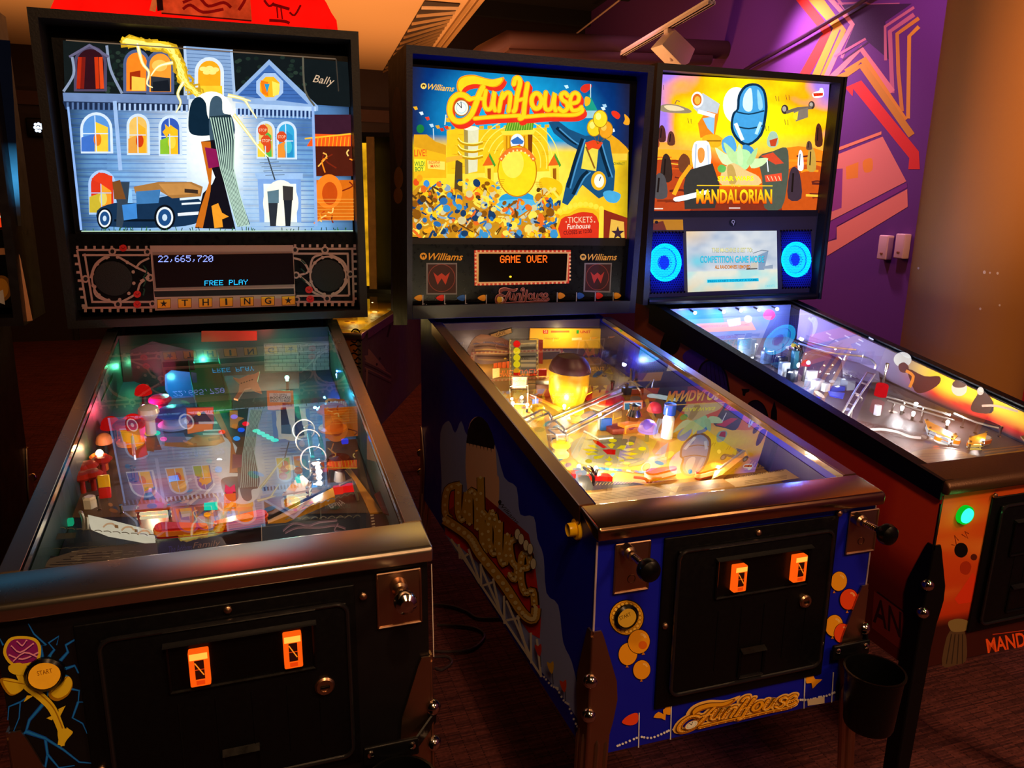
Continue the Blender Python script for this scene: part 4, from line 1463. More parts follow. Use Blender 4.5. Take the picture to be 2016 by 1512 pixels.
# ------------------------------------------------------------------ playfield of the blue-house machine
def build_pf1():
    F = Field(m1, '#1a2230')
    z1 = Z(100, 640, 5.305)
    z2 = Z(440, 640, 5.305)
    z3 = Z(60, 840, 5.305)
    z4 = Z(420, 860, 4.8)
    q = lambda z, pts: [z(*p) for p in pts]
    a = F.art
    # printed board: slate lawn, paths, stone wall, money motifs, dollar lanes
    a.poly([(225, 690), (640, 690), (700, 900), (180, 900)], '#26384c')
    a.poly([(180, 860), (700, 860), (740, 1010), (120, 1020)], '#5a4630')
    a.poly([(300, 880), (560, 880), (600, 1010), (260, 1010)], '#6a4a34')
    a.poly([(250, 950), (420, 930), (500, 1000), (330, 1040)], '#7a3c1c')
    for k in range(5):
        x = 352 + k * 30
        a.poly([(x, 1008), (x + 26, 1006), (x + 27, 1044), (x - 2, 1046)], '#3c3c68')
        a.poly([(x + 4, 1013), (x + 22, 1011), (x + 22, 1038), (x + 3, 1040)], '#5a5e9a')
    random.seed(5)
    for k in range(60):
        u, v = random.uniform(200, 680), random.uniform(720, 1010)
        if abs(F.P(u, v).x) > .22 or not .15 < F.P(u, v).y < 1.05:
            continue
        a.ell(u, v, random.uniform(4, 14), random.uniform(2, 7), random.choice(('#3a5a4a', '#704a2c', '#2c4a78', '#8a5a24', '#342a44', '#a8743a', '#24405a', '#5a2a2a')), rot=random.uniform(-.5, .5), n=9)
    for k in range(14):
        u, v = random.uniform(330, 440), random.uniform(940, 1000)
        a.line([(u, v), (u + random.uniform(-40, -10), v + random.uniform(10, 25))], 5, random.choice(('#8a6a48', '#6a4a30', '#a0805a')))
    for u, v, c in ((300, 818, '#ff2080'), (248, 848, '#ff3a20'), (322, 866, '#ff30a0'), (309, 854, '#20e0a0'), (292, 855, '#ffd020'), (437, 852, '#ff5030'), (415, 1000, '#20f0c8'), (452, 995, '#ff8020'), (452, 972, '#ff3050'),
                    (408, 1015, '#ff9a10'), (466, 865, '#3aa0ff'), (461, 822, '#2060ff'), (475, 848, '#2060ff'), (484, 836, '#ff2030')):
        F.lite(u, v, 7, 4.5, c)
    for k in range(5):
        F.lite(505 + k * 9, 850 + k * 4.6, 8, 3.6, '#20f0c8')
    F.lit([(402, 992), (428, 990), (429, 1006), (402, 1007)], '#20e8c0')
    F.lit([(441, 975), (464, 973), (465, 1001), (441, 1003)], '#ff6a20')
    F.lit([(444, 956), (453, 962), (462, 955), (464, 970), (442, 971)], '#ff4060')
    F.lit(q(z3, [(1440, 530), (1540, 515), (1560, 570), (1450, 590)]), '#2a90ff')
    F.done()
    # stone back wall behind the board
    yb = m1.yb + .03
    f = m1.plane((0, yb, 0), (0, -1, 0))
    mb = MB('#241c20')
    w = F.w
    mb.b2((-w, yb, m1.zpf(yb)), (w, yb + .01, m1.ztop(yb) - .012), '#241c20')
    aw = Art(f, z2, mb=mb, base=.0003)
    aw.poly([(420, 195), (1100, 165), (1105, 470), (430, 480)], '#8a7478')
    for k in range(7):
        y = 205 + k * 38
        aw.line([(420, y), (1105, y - 32 + k * 4)], 4, '#3a2c34')
        for j in range(8):
            x = 440 + j * 88 + (k % 2) * 44
            aw.line([(x, y), (x + 2, y + 38)], 4, '#3a2c34')
    aw.poly([(-230, 60), (350, 60), (350, 160), (-230, 175)], '#c82a18')
    sub(F.obj, 'backboard', mb)
    lamp('bulb_lamp', 'POINT', m1.plane((0, yb - .05, 0), (0, -1, 0))(525, 662), .16, (1, .1, .08), .01, parent=m1.root)
    # upper lamps
    F.bulb(400, 720, .035, '#80ffd8', 1.0, (.05, 1, .55), r=.0055)
    F.bulb(565, 744, .035, '#80ffd0', .8, (.05, 1, .5), r=.0055)
    F.bulb(664, 738, .035, '#90d0ff', 1.5, (.03, .15, 1), r=.0045)
    F.bulb(283, 800, .03, '#ff80c0', .5, (1, .05, .25), r=.004)
    F.bulb(196, 893, .035, '#fff0d0', .18, (1, .55, .25), r=.007)
    for (u, v, e, c) in ((300, 900, .2, (.45, .4, 1)), (430, 890, .2, (.8, .9, 1)), (560, 870, .2, (.4, .8, 1)), (255, 800, .3, (1, .06, .05)), (420, 800, .16, (1, .5, .2)), (620, 800, .15, (.1, .4, 1)), (450, 960, .22, (1, .6, .35)), (620, 920, .12, (1, .7, .6)), (640, 780, .2, (.05, .6, 1)), (330, 760, .2, (.1, .9, .7)), (250, 720, .1, (.1, .9, .4))):
        lamp('bulb_lamp', 'POINT', F.P(u, v, .05), e * 1.7, c, .006, parent=m1.root)
    F.dome(282, 772, .018, .03, '#c80c0c', name='flasher_dome')
    F.dome(262, 836, .022, .035, '#e01010')
    F.dome(218, 838, .019, .03, '#b00c0c')
    F.dome(205, 868, .015, .03, '#e8905a', emit=False)
    # green ramp and its flaps
    F.channel([(425, 815), (412, 770), (405, 738), (402, 715)], [.022, .03, .04, .05], w=.075, h=.028, m=mat('green_lit_plastic', '#1c8a68', .2, noise_amt=.05), name='green_ramp')
    F.upright('bookcase_panel', [(348, 755), (385, 750), (388, 792), (352, 796)], 1.0, '#708a2c', art=lambda A: [A.line([(352 + k * 7, 760), (354 + k * 7, 790)], 3, random.choice(('#c8c040', '#406a20', '#a06020'))) for k in range(5)])
    F.upright('blue_arch_plastic', q(z1, [(1190, 520), (1260, 470), (1520, 500), (1540, 720), (1440, 830), (1290, 800), (1195, 680)]), .96, '#1c4a8a', m=mat('blue_translucent', '#1a5ab0', .2, noise_amt=.05))
    F.plate('star_shaped_plastic', q(z2, [(100, 545), (165, 560), (255, 522), (320, 512), (378, 482), (352, 590), (402, 705), (330, 680), (285, 650), (222, 665), (150, 775), (108, 765), (158, 690), (168, 605)]), .06, .004, '#c89a80',
            art=lambda A: [A.line([z2(180 + k * 28, 612 - k * 9), z2(196 + k * 28, 604 - k * 9)], 2.2, '#3a1c14') for k in range(5)])
    F.upright('sign_card', [(525, 769), (577, 769), (580, 810), (527, 807)], .83, '#d8722c', th=.002, art=lambda A: [
        A.poly([(530, 774), (572, 774), (573, 792), (531, 792)], '#c8a890'), A.text('TO OPEN', (538, 780), (564, 780), 5, '#3a1c10', .01), A.text('BOOKCASE', (532, 785.5), (572, 785.5), 5, '#3a1c10', .01), A.text('SHOOT TO RESET', (532, 791), (572, 791), 4.6, '#3a1c10', .01),
        A.poly([(556, 793), (578, 795), (580, 810), (556, 806)], '#a02c20')])
    F.upright('red_cabin_card', q(z1, [(1410, 862), (1700, 855), (1706, 1025), (1690, 1090), (1430, 1140), (1420, 1000)]), .66, '#7a1c10', art=lambda A: [
        A.poly(q(z1, [(1420, 870), (1695, 862), (1698, 930), (1425, 935)]), '#e8501c'), A.poly(q(z1, [(1480, 960), (1600, 900), (1690, 1010), (1440, 1020)]), '#3a1410'), A.ell(*z1(1548, 925), 4, 4, '#ffc820'),
        A.poly(q(z1, [(1425, 1040), (1690, 1030), (1690, 1090), (1430, 1135)]), '#d87a1c')])
    # white capped figure-free plunger toy and bumpers
    c = F.P(*z1(1050, 1140))
    mb = MB('#f0ece4', PLASTIC)
    for i, (r, h) in enumerate(((.013, .0), (.013, .03))):
        pass
    mb.lathe([(.011, 0), (.011, .035), (.016, .04), (.022, .052), (.02, .062), (.010, .068), (0, .069)], c, F.n, 20, col='#ece6dc')
    sub(F.obj, 'white_cap_post', mb)
    F.bumper(258, 872, .027, .04, '#f0a020', '#c01010', None)
    F.bumper(345, 838, .034, .03, '#88a8f0', '#3058d8')
    F.bumper(318, 812, .022, .03, '#b03080', '#e02878')
    F.bumper(655, 845, .03, .045, '#e88030', '#c8601c')
    F.upright('striped_card', q(z2, [(1065, 790), (1100, 765), (1260, 775), (1310, 850), (1330, 1000), (1260, 1100), (1090, 1100), (1055, 1010)]), .72, '#c87a34', art=lambda A: (
        [A.line([z2(1100 + k * 22, 790 + (k % 3) * 8), z2(1115 + k * 20, 900)], 3.5, random.choice(('#1c1810', '#ffc838', '#f0e0b0'))) for k in range(9)] + [A.line([z2(1080, 960 + k * 30), z2(1240, 965 + k * 30)], 3, '#e03a20') for k in range(5)]))
    # mottled dark hills left and green leaf shapes
    F.upright('dark_scenery', [(255, 690), (300, 672), (380, 690), (385, 745), (300, 765), (262, 750)], 1.03, '#16242a')
    F.plate('green_sheet', [(208, 715), (222, 700), (222, 745), (200, 790), (192, 770)], .07, .002, '#1c7a50')
    F.plate('clear_plastic', [(330, 880), (440, 875), (445, 905), (330, 905)], .04, .002, m=ACRYL)
    F.plate('clear_plastic', [(560, 790), (640, 780), (655, 830), (600, 870)], .05, .002, m=ACRYL)
    # left orchard: red cups, yellow post, jar lamp
    mb = MB('#e8682a', PLASTIC)
    c = F.P(197, 925)
    mb.lathe([(.016, 0), (.016, .03), (.012, .033), (0, .033)], c, F.n, 20)
    sub(F.obj, 'amber_jar', mb)
    for u, v in ((160, 955), (178, 948), (205, 935), (186, 965), (165, 970)):
        c = F.P(u, v)
        mb = MB('#a82818', PLASTIC)
        mb.lathe([(.005, 0), (.005, .025), (.016, .029), (.019, .034), (.012, .04), (0, .041)], c, F.n, 16)
        sub(F.obj, 'red_cup', mb)
    F.block('yellow_target', 208, 975, (.02, .008, .04), .0, '#f0c010', bev=.002)
    F.block('red_target', 208, 980, (.02, .007, .02), .014, '#d01810', bev=.002)
    c = F.P(178, 998)
    mb = MB('#e8e4da', PLASTIC)
    mb.lathe([(.012, 0), (.012, .018), (.008, .021), (0, .021)], c, F.n, 6)
    sub(F.obj, 'white_post', mb)
    for u, v, h in ((122, 1045, .03), (240, 1012, .018), (196, 1006, .03), (262, 945, .03), (268, 950, .032), (387, 900, .03), (232, 870, .04)):
        F.post(u, v, h, .003)
    F.wire([(158, 1008), (160, 1010), (164, 1022), (165, 1042)], [.03, .032, .018, .0], .003)
    F.wire([(172, 1018), (173, 1042)], [.02, 0], .003, smooth=0)
    F.wire([(263, 895), (260, 860), (266, 905)], [.03, .045, 0], .0026)
    F.block('green_lens', 138, 1034, (.012, .012, .012), .002, '#18a070', GLOW)
    # inlane guides, slingshots, flippers
    F.plate('inlane_guide', q(z3, [(600, 920), (860, 980), (1270, 1085), (1300, 1150), (1240, 1150), (800, 1070), (620, 1000)]), .022, .014, '#e8dcc0', SOFTLIT, art=lambda A: [A.line([z3(x - 60, y + 16), z3(x - 20, y - 16), z3(x + 40, y - 18), z3(x + 70, y + 14)], 3.4, '#fffdf0', 4) for x, y in ((820, 1035), (1010, 1070), (1180, 1110))] + [A.poly([z3(x, y), z3(x + 36, y + 6), z3(x + 40, y + 40), z3(x + 4, y + 34)], '#a89468') for x, y in ((880, 1025), (1085, 1070))])
    F.plate('return_lane', q(z4, [(510, 790), (640, 730), (1130, 480), (1150, 560), (860, 680), (620, 780), (520, 820)]), .02, .012, '#e8b03a', PLASTIC, art=lambda A: [A.ell(*z4(x, y), 4, 3, c) for x, y, c in ((775, 690, '#e02818'), (850, 672, '#ff7a18'), (925, 625, '#e02818'))])
    F.wire([z4(520, 770), z4(700, 680), z4(900, 580), z4(1100, 480)], [.026, .028, .03, .03], .0028, smooth=0, m=mat('dark_rubber', '#1c0e0a', .5))
    F.slingshot(q(z3, [(1205, 640), (1290, 640), (1480, 850), (1090, 880)]), '#d86a14', art=lambda A: [A.poly(q(z3, [(1190, 700), (1260, 680), (1310, 760), (1180, 770)]), '#2a1a18'), A.poly(q(z3, [(1300, 770), (1400, 800), (1380, 860), (1300, 850)]), '#e8301c'), A.ell(*z3(1270, 830), 10, 5, '#7a4aa0')], e=.5, lamp_col=(1, .78, .45))
    F.slingshot(q(z4, [(650, 545), (740, 440), (830, 350), (930, 440), (900, 500)]), '#e8d8c0', art=lambda A: [A.poly(q(z4, [(770, 390), (810, 350), (830, 440), (790, 440)]), '#20c0b0'), A.poly(q(z4, [(700, 500), (740, 440), (800, 470), (770, 520)]), '#f0a818')], e=.42, lamp_col=(1, .82, .6))
    F.flipper((322, 1053), (402, 1052), '#e01408', '#ff9018', m=PLASTIC, lift=.004)
    F.flipper((512, 1028), (430, 1046), '#e82a08', '#ff7010', m=PLASTIC, lift=.004)
    # looped wire ramp on the right with teal rails, bright bracket at its foot
    teal = mat('teal_rail', '#18a0a0', .3)
    F.wires([([z2(895, 1140), z2(910, 1260), z2(930, 1379)], [.06, .055, .05]), ([z2(1000, 1150), z2(1030, 1260), z2(1045, 1340)], [.06, .055, .05])], name='ramp_rail', r=.004, m=teal)
    F.wires([([z2(840, 1070), z2(900, 1040), z2(935, 1050)], [.06] * 3)], hoops=[(607, 868, .055, .024), (617, 902, .05, .024), (598, 846, .058, .022)], name='wire_ramp', r=.0016)
    F.block('chrome_bracket', 628, 934, (.036, .014, .03), .02, '#e8e8e8', CHROME)
    F.bulb(628, 930, .035, '#ffffff', .08, (1, .95, .85), r=.006)
    F.plate('clear_plastic', q(z4, [(930, 350), (1110, 320), (1100, 470), (930, 450)]), .03, .002, m=ACRYL)
    c = F.P(*z4(1195, 410))
    mb = MB('#d8d4d0', PLASTIC)
    mb.lathe([(.012, 0), (.009, .02), (.006, .022), (0, .022)], c, F.n, 16)
    sub(F.obj, 'white_cone', mb)
    mb = MB('#5a1c10', PLASTIC)
    mb.lathe([(.006, .02), (.02, .03), (.028, .042), (.02, .05), (0, .052)], c, F.n, 18)
    sub(F.obj, 'brown_cup', mb)
    F.block('blue_lens', 679, 873, (.014, .012, .01), .02, '#2038e0', GLOW)
    F.block('red_lens', 684, 968, (.03, .01, .016), .006, '#f01810', GLOW)
    F.block('red_lens', 666, 972, (.018, .01, .016), .006, '#f03018', GLOW)
    F.wire([z4(1190, 455), z4(1310, 405), z4(1330, 450), z4(1365, 600)], [.03, .034, .03, 0], .003, smooth=0)
    F.block('blue_lens', 623, 958, (.02, .01, .006), .002, '#50b0ff', GLOW)
    # plunger lane on the right: wooden lane, yellow guide, spring cover
    F.plate('plunger_lane', q(z4, [(1240, 300), (1290, 290), (1600, 710), (1480, 720), (1340, 420)]), .004, .003, '#c88a2a')
    F.plate('lane_cover', q(z4, [(1520, 540), (1720, 440), (1850, 800), (1610, 720)]), .03, .002, '#5a1818', m=mat('red_sheet', '#5a1a1c', .25))
    F.plate('lane_scale', q(z4, [(1475, 740), (1650, 720), (1700, 860), (1490, 880)]), .012, .003, '#3a1410', art=lambda A: [A.line([z4(1485 + k * 4 + s * 165, 745 + k * 28), z4(1515 + k * 4 + s * 165, 740 + k * 28)], 2.6, '#c8b8a0') for k in range(5) for s in (0, 1)])
    # apron with its cards
    y0, y1 = .05, .185
    ap = lambda y: m1.zpf(y) + .026
    mb = MB('#0e0d10', PAINT)
    mb.extr([(-w, y0, ap(y0)), (w, y0, ap(y0)), (w, y1 - .05, ap(y1 - .05)), (.06, y1 - .065, ap(y1 - .065)), (-.05, y1 - .06, ap(y1 - .06)), (-w, y1 + .03, ap(y1 + .03))], (0, 0, -.004), '#0e0d10')
    A = Art(m1.plane((0, 0, m1.pf0 + .026), (0, -m1.pf1, 1)), z3, mb=mb, m=DECAL, base=.0004)
    A.poly([(500, 1290), (990, 1232), (1320, 1215), (1340, 1390), (900, 1485), (110, 1485), (200, 1380)], '#5c5650')
    for k in range(6):
        A.line([(480 - k * 70, 1335 + k * 28), (860 - k * 20, 1310 + k * 28)], 8, '#221c22')
    random.seed(9)
    for k in range(34):
        x, y = random.uniform(420, 1200), random.uniform(1300, 1470)
        A.line([(x, y), (x + random.uniform(30, 110), y - random.uniform(2, 8))], 5, '#8a857a')
    for k in range(11):
        x = 290 + k * 95
        A.line([(x, 1065 + k * 7), (x + 50, 1058 + k * 8), (x + 80, 1075 + k * 8)], 8, '#6a6a54', 3)
        A.line([(x - 150, 1290 - k * 4), (x - 100, 1282 - k * 5), (x - 60, 1290 - k * 5)], 7, '#4a4a38', 3)
    A.poly([(190, 1130), (480, 1115), (470, 1170), (180, 1200)], '#3a3e30')
    A.poly([(1350, 1210), (2000, 1160), (2100, 1330), (1330, 1400)], '#231c38')
    A.text('The Addams', (1450, 1330), (1690, 1300), 70, '#4a4090', shear=.3)
    A.text('Family', (1700, 1300), (1990, 1270), 80, '#8a6a60', shear=.3)
    B = Art(m1.plane((0, 0, m1.pf0 + .026), (0, -m1.pf1, 1)), z4, mb=mb, m=DECAL, base=.003)
    B.poly([(455, 840), (1400, 790), (1450, 890), (460, 1020)], '#1c222c')
    for P in ([(660, 900), (760, 830), (900, 850), (1000, 820), (1170, 800)], [(680, 920), (800, 870), (1000, 870), (1150, 850), (1250, 880)], [(1180, 830), (1150, 900), (1290, 910)]):
        B.line(P, 16, '#6a5068', 4)
        B.line([(x, y + 10) for x, y in P], 7, '#a88aa0', 4)
    for k in range(9):
        B.line([(680 + k * 80, 800 - k * 2), (720 + k * 80, 780 - k * 3), (750 + k * 80, 795 - k * 3)], 9, '#6a6a54', 3)
        B.line([(840 + k * 60, 690 - k * 16), (880 + k * 60, 660 - k * 16), (900 + k * 60, 670 - k * 16)], 9, '#6a6a54', 3)
    B.text('HIGH SCORE', (1060, 700), (1300, 690), 40, '#5a6048')
    B.line([(455, 850), (460, 1015)], 5, '#c8c0b8')
    sub(F.obj, 'apron', mb)


build_pf1()
# ------------------------------------------------------------------ machine with the blue cabinet
m2 = Machine(x=.7997, y=1.053, roll=-.001, lean=.0168, yb=1.1287, bl=-.063, label='royal blue pinball machine with a yellow fairground backglass and balloons on its front', doorbolts=[], **WPC)


def balloon(a, cx, cy, rx, ry, col, knot=(0, 1), rot=0.15, shade=None):
    kx, ky = cx + knot[0] * rx, cy + knot[1] * ry
    a.ell(cx, cy, rx * 1.06, ry * 1.05, '#1a0e06', rot)
    a.poly([(kx - rx * .16, ky + ry * .22), (kx, ky - ry * .05), (kx + rx * .18, ky + ry * .2)], '#c87818')
    a.ell(cx, cy, rx, ry, col, rot)
    if shade:
        a.ell(cx + rx * .35, cy + ry * .3, rx * .4, ry * .35, shade, rot)
    a.line([(cx + rx * .15, cy - ry * .62), (cx + rx * .45, cy - ry * .55), (cx + rx * .62, cy - ry * .3)], rx * .16, '#ffe8a0', 3)
    a.line([(cx + rx * .15, cy - ry * .62), (cx + rx * .45, cy - ry * .55), (cx + rx * .62, cy - ry * .3)], rx * .07, col, 3)


def build_m2():
    mc = m2
    BLUE = '#0a16b4'
    zf = Z(1140, 960, 2.739)
    mb = mc.cabinet_mesh(BLUE, inner='#0a0e50')
    a = Art(mc.plane((0, 0, 0), (0, -1, 0)), zf, mb=mb, base=.0004)
    OR, RD = '#f0a41c', '#ee4a1c'
    # start-button ring of bulbs
    a.ell(256, 700, 95, 97, '#1a0e06')
    a.ell(256, 700, 90, 92, '#e8a820')
    for k in range(20):
        th = k * math.pi / 10
        a.ell(256 + 73 * math.cos(th), 700 + 76 * math.sin(th), 11, 11, '#a06c10', n=10)
        a.ell(256 + 73 * math.cos(th), 700 + 76 * math.sin(th), 8.5, 8.5, '#ffd050', n=10)
    balloon(a, 262, 895, 50, 60, OR, (-.1, 1))
    balloon(a, 321, 828, 58, 64, OR, (.4, .9), shade='#e06a18')
    balloon(a, 336, 980, 46, 52, OR, (-.05, 1))
    balloon(a, 1398, 503, 43, 52, OR, (-.6, 1))
    balloon(a, 1452, 600, 48, 56, RD, (-.2, 1.1))
    balloon(a, 1372, 742, 47, 58, OR, (-.2, 1))
    balloon(a, 1414, 782, 42, 52, RD, (.3, 1))
    # bunting flags, poles and rope of white dots
    for x0, y0, x1, y1 in ((322, 1210, 318, 1398), (495, 1165, 490, 1355), (1215, 1015, 1209, 1188), (1368, 992, 1358, 1155)):
        a.line([(x0, y0), (x1, y1)], 6, '#c8ccd8')
    a.poly(curve([(228, 1262), (262, 1225), (312, 1212), (312, 1262), (272, 1278)], 3, True), RD)
    a.poly(curve([(398, 1235), (425, 1205), (452, 1218), (450, 1195), (488, 1172), (488, 1222), (465, 1218), (462, 1250), (440, 1240)], 2, True), OR)
    a.poly(curve([(1222, 1012), (1255, 1005), (1270, 1030), (1308, 1030), (1280, 1055), (1255, 1080), (1250, 1050), (1222, 1052)], 2, True), OR)
    for P in ([(205, 1388), (250, 1370), (308, 1345)], [(335, 1340), (385, 1345), (440, 1325), (480, 1306)], [(505, 1300), (540, 1310)], [(1190, 1140), (1230, 1140), (1270, 1132)], [(1290, 1125), (1330, 1118), (1372, 1100)]):
        for x, y in curve(P, 3):
            a.ell(x, y, 6.5, 6.5, '#e4e8f4', n=10)
    a.poly([(1226, 1140), (1318, 1122), (1318, 1158), (1228, 1172)], '#e8d8c0')

    def T(x, y):
        s, t = (x - 440) / 1010, (y - 255) / 370
        return (528 + s * 650 + (t - 1) * -40 - 30 * t, 1175 + t * 150 - s * 130)
    logo_funhouse(a, T, yellow='#e8a41c', red='#c87810', rim='#6a3c08', outline='#f0c060', lights='#ffd878', wt=.92)
    # left side print: cloud, marquee letters, scaffold
    sdz = Z(780, 780, 2.0652)
    b = Art(mc.plane((-mc.W / 2, 0, 0), (-1, 0, 0)), sdz, mb=mb, base=.0004)
    CL = '#8f9ad8'
    b.poly(curve([(185, 330), (180, 150), (215, 100), (240, 150), (265, 100), (290, 160), (330, 110), (400, 190), (440, 330), (490, 370), (505, 480), (560, 490), (575, 580), (600, 650), (612, 800), (660, 850), (680, 1000), (715, 1080), (740, 1200), (748, 1320),
                  (690, 1240), (600, 1130), (560, 1090), (480, 980), (350, 760), (200, 560)], 3, True), CL)
    # plain peach moon with a dark cap rising behind the letters (no face)
    b.poly(curve([(285, 210), (300, 110), (335, 82), (370, 110), (400, 190), (412, 330), (414, 460), (380, 540), (310, 480), (285, 330)], 4, True), '#f0b890')
    b.poly([(286, 185), (292, 140), (303, 108), (318, 90), (335, 81), (352, 88), (372, 110), (390, 150), (402, 195), (398, 215), (286, 190)], '#120e18')
    for k in range(7):
        b.poly([(295 + k * 14, 170 + k * 2), (305 + k * 14, 170 + k * 2), (298 + k * 15, 205 + k * 4)], '#120e18')
    b.poly(curve([(412, 330), (420, 345), (418, 440), (410, 470)], 3, True), '#f0b890')
    b.poly([(200, 500), (190, 400), (250, 380), (560, 640), (590, 900), (585, 985), (540, 960), (350, 690), (200, 560)], '#d8281c')
    b.poly([(205, 470), (330, 380), (540, 560), (560, 650), (480, 720), (330, 600), (220, 540)], '#9a1c18')
    letters = [[(262, 360), (210, 380), (200, 470), (222, 500)], [(255, 360), (254, 470), (275, 500), (290, 390)], [(300, 520), (302, 390), (330, 420), (332, 540)], [(345, 330), (352, 560), (362, 640)], [(352, 470), (380, 500)], [(382, 480), (380, 620)],
               [(395, 465), (378, 520), (384, 610), (405, 640), (414, 560), (400, 480)], [(424, 510), (424, 640), (446, 680), (456, 560)], [(490, 580), (466, 600), (476, 670), (496, 700), (486, 745), (464, 720)], [(514, 700), (548, 690), (540, 640), (516, 650), (512, 740), (530, 800), (560, 790), (568, 850)]]
    for P in letters:
        b.line(P, 34, '#3a1c08', 4)
    for P in letters:
        b.line(P, 27, '#d8a83c', 4)
        for x, y in curve(P, 3):
            b.ell(x, y, 6, 6.5, '#f8e8a8', n=8)
    sw = [(200, 500), (300, 570), (345, 640), (440, 760), (520, 880), (565, 905), (575, 860)]
    b.line(sw, 46, '#3a1c08', 4)
    b.line(sw, 38, '#d8a83c', 4)
    for x, y in curve(sw, 5):
        b.ell(x, y, 9, 9, '#f8e8a8', n=8)
    # white scaffold legs
    for P in ([(228, 580), (600, 1140)], [(260, 600), (265, 660)], [(350, 680), (352, 770)], [(445, 810), (447, 925)], [(555, 960), (557, 1085)], [(270, 660), (300, 640)], [(357, 770), (400, 755)], [(455, 910), (510, 900)], [(260, 610), (345, 760)], [(350, 690), (445, 910)], [(455, 830), (555, 1060)],
              [(300, 620), (352, 770)], [(400, 740), (430, 880)], [(500, 890), (545, 1060)], [(580, 985), (597, 1140)]):
        b.line(P, 9, '#e8e4d8')
    for x, y, c in ((585, 1030, '#d83a1c'), (635, 1100, '#e8b81c'), (687, 1175, '#e04a1c')):
        b.line([(x + 6, y - 20), (x + 12, y + 70)], 3, '#2a2a3a')
        b.poly(curve([(x - 14, y - 22), (x, y - 15), (x + 12, y - 25), (x + 14, y + 5), (x + 6, y + 28), (x - 8, y + 5)], 2, True), c)
    for P in ([(610, 1140), (640, 1175), (665, 1185)], [(665, 1190), (690, 1235), (710, 1250)], [(715, 1270), (740, 1330), (755, 1350)]):
        for x, y in curve(P, 3):
            b.ell(x, y, 4.5, 5, '#e8ecf4', n=8)
    for k, (x, y) in enumerate(((500, 540), (515, 560), (535, 585), (552, 600), (565, 660))):
        b.ell(x + 2, y + 20, 13, 24, '#2a1c10', n=14)
        b.ell(x + 2, y + 20, 11, 22, '#f0e8c8', n=14)
    b.text('Williams', (422, 438), (500, 520), 16, '#1c1c30', shear=.2)
    b.ell(430, 430, 7, 9, '#1c1c30', n=12)
    # light trim on the front corners
    c = mc.plane((0, 0, 0), (0, -1, 0))
    for sx in (-1, 1):
        mb.tube([(sx * mc.W / 2, 0, mc.zc0), (sx * mc.W / 2, 0, mc.zl - .03)], .0018, 6, '#b8a8b8')
    mb.build('cabinet', mc.root)
    mc.rails(BRONZE)
    mc.lockbar(STEEL2, .005)
    mc.glass()
    mc.legs(BRONZE)
    fr = mc.front_rect(zf, [(440, 285), (1362, 135), (1330, 1010), (415, 1170)])
    dr = mc.front_rect(zf, [(505, 335), (1325, 220), (1298, 930), (490, 1105)])
    pn = mc.front_rect(zf, [(712, 385), (1200, 300), (1220, 490), (725, 585)])
    b1 = mc.front_rect(zf, [(785, 400), (858, 385), (862, 522), (800, 532)])
    b2 = mc.front_rect(zf, [(1105, 345), (1175, 335), (1182, 470), (1118, 480)])
    Lk = mc.on(*zf(1216, 610), (0, -.012, 0), (0, 1, 0))
    rt = mc.front_rect(zf, [(838, 865), (975, 845), (965, 980), (845, 998)])
    ww = (dr[0] + dr[1]) / 2
    mc.doorbolts = [(ww, fr[3] - .012), (fr[0] + .01, (fr[2] + fr[3]) / 2), (fr[1] - .002, fr[3] + .004)]
    mc.coin_door(fr, dr, pn, [b1, b2], (Lk.x, Lk.z, .0125), rt)
    for nm, q, k in (('launch_plate', [(187, 297), (370, 290), (372, 540), (190, 562)], (262, 345)), ('plunger_plate', [(1437, 132), (1587, 115), (1600, 325), (1450, 355)], (1503, 172))):
        r = mc.front_rect(zf, q)
        p = mc.plate(nm, r)
        K = mc.on(*zf(*k), (0, -.01, 0), (0, 1, 0))
        mc.plunger(K.x, K.z, BLACKP, '#050507', ln=.068, kr=.019)
        e = MB(m=mat('engraved', '#7a5a48', .4, 1))
        cx, cz = (r[0] + r[1]) / 2, r[2] + .022
        e.tube([(cx + .007 * math.cos(t), -.0038, cz + .007 * math.sin(t)) for t in [2 * math.pi * i / 20 for i in range(20)]], .0008, 5, closed=True)
        sub(p, 'engraved_ring', e)
    s = mc.on(*zf(256, 700), (0, -.004, 0), (0, 1, 0))
    mb = MB('#1a0c08', BLACKP)
    mb.lathe([(.0225, 0), (.0225, .005), (.019, .009), (.018, .005), (0, .005)], (s.x, 0, s.z), (0, -1, 0), 28)
    st = mb.build('start_button', mc.root)
    mb = MB('#c87a18', lit('start_lens_dim', .6))
    mb.lathe([(.0165, .005), (.016, .008), (0, .0083)], (s.x, 0, s.z), (0, -1, 0), 28)
    e = Art(mc.plane((0, -.0086, 0), (0, -1, 0)), zf, mb=mb, m=DECAL, base=.0002)
    e.text('START', (222, 715), (282, 690), 20, '#3a1a04')
    sub(st, 'button_lens', mb)
    # yellow flipper button on the left side
    c = mc.on(*Z(1060, 900, 6.3)(490, 890), (-mc.W / 2, 0, 0), (1, 0, 0))
    mb = MB('#f0bc08', PLASTIC)
    mb.lathe([(.019, 0), (.019, .004), (.0175, .006), (.012, .006), (.012, .017), (.011, .019), (.0085, .0175), (0, .0165)], (-mc.W / 2, c.y, c.z), (-1, 0, 0), 28)
    mb.build('flipper_button', mc.root)
    mc.cup(1722, 1322, yl=-.07, r=.051, h=.11)

    # ---------------- head
    bx = mc.backbox_mesh('#0a1486', m=PAINT, topm=mat('glossy_blue_top', '#0c1cb0', .16, noise_amt=.04, spec=1.0, coat=1))
    # scuffed dark front edge
    w = mc.Wb / 2
    aw = Art(mc.bb(0), ID, mb=bx, base=.0003)
    bk = Art(mc.plane((-w, 0, 0), (-1, 0, 0)), ID, mb=bx, base=.0003)
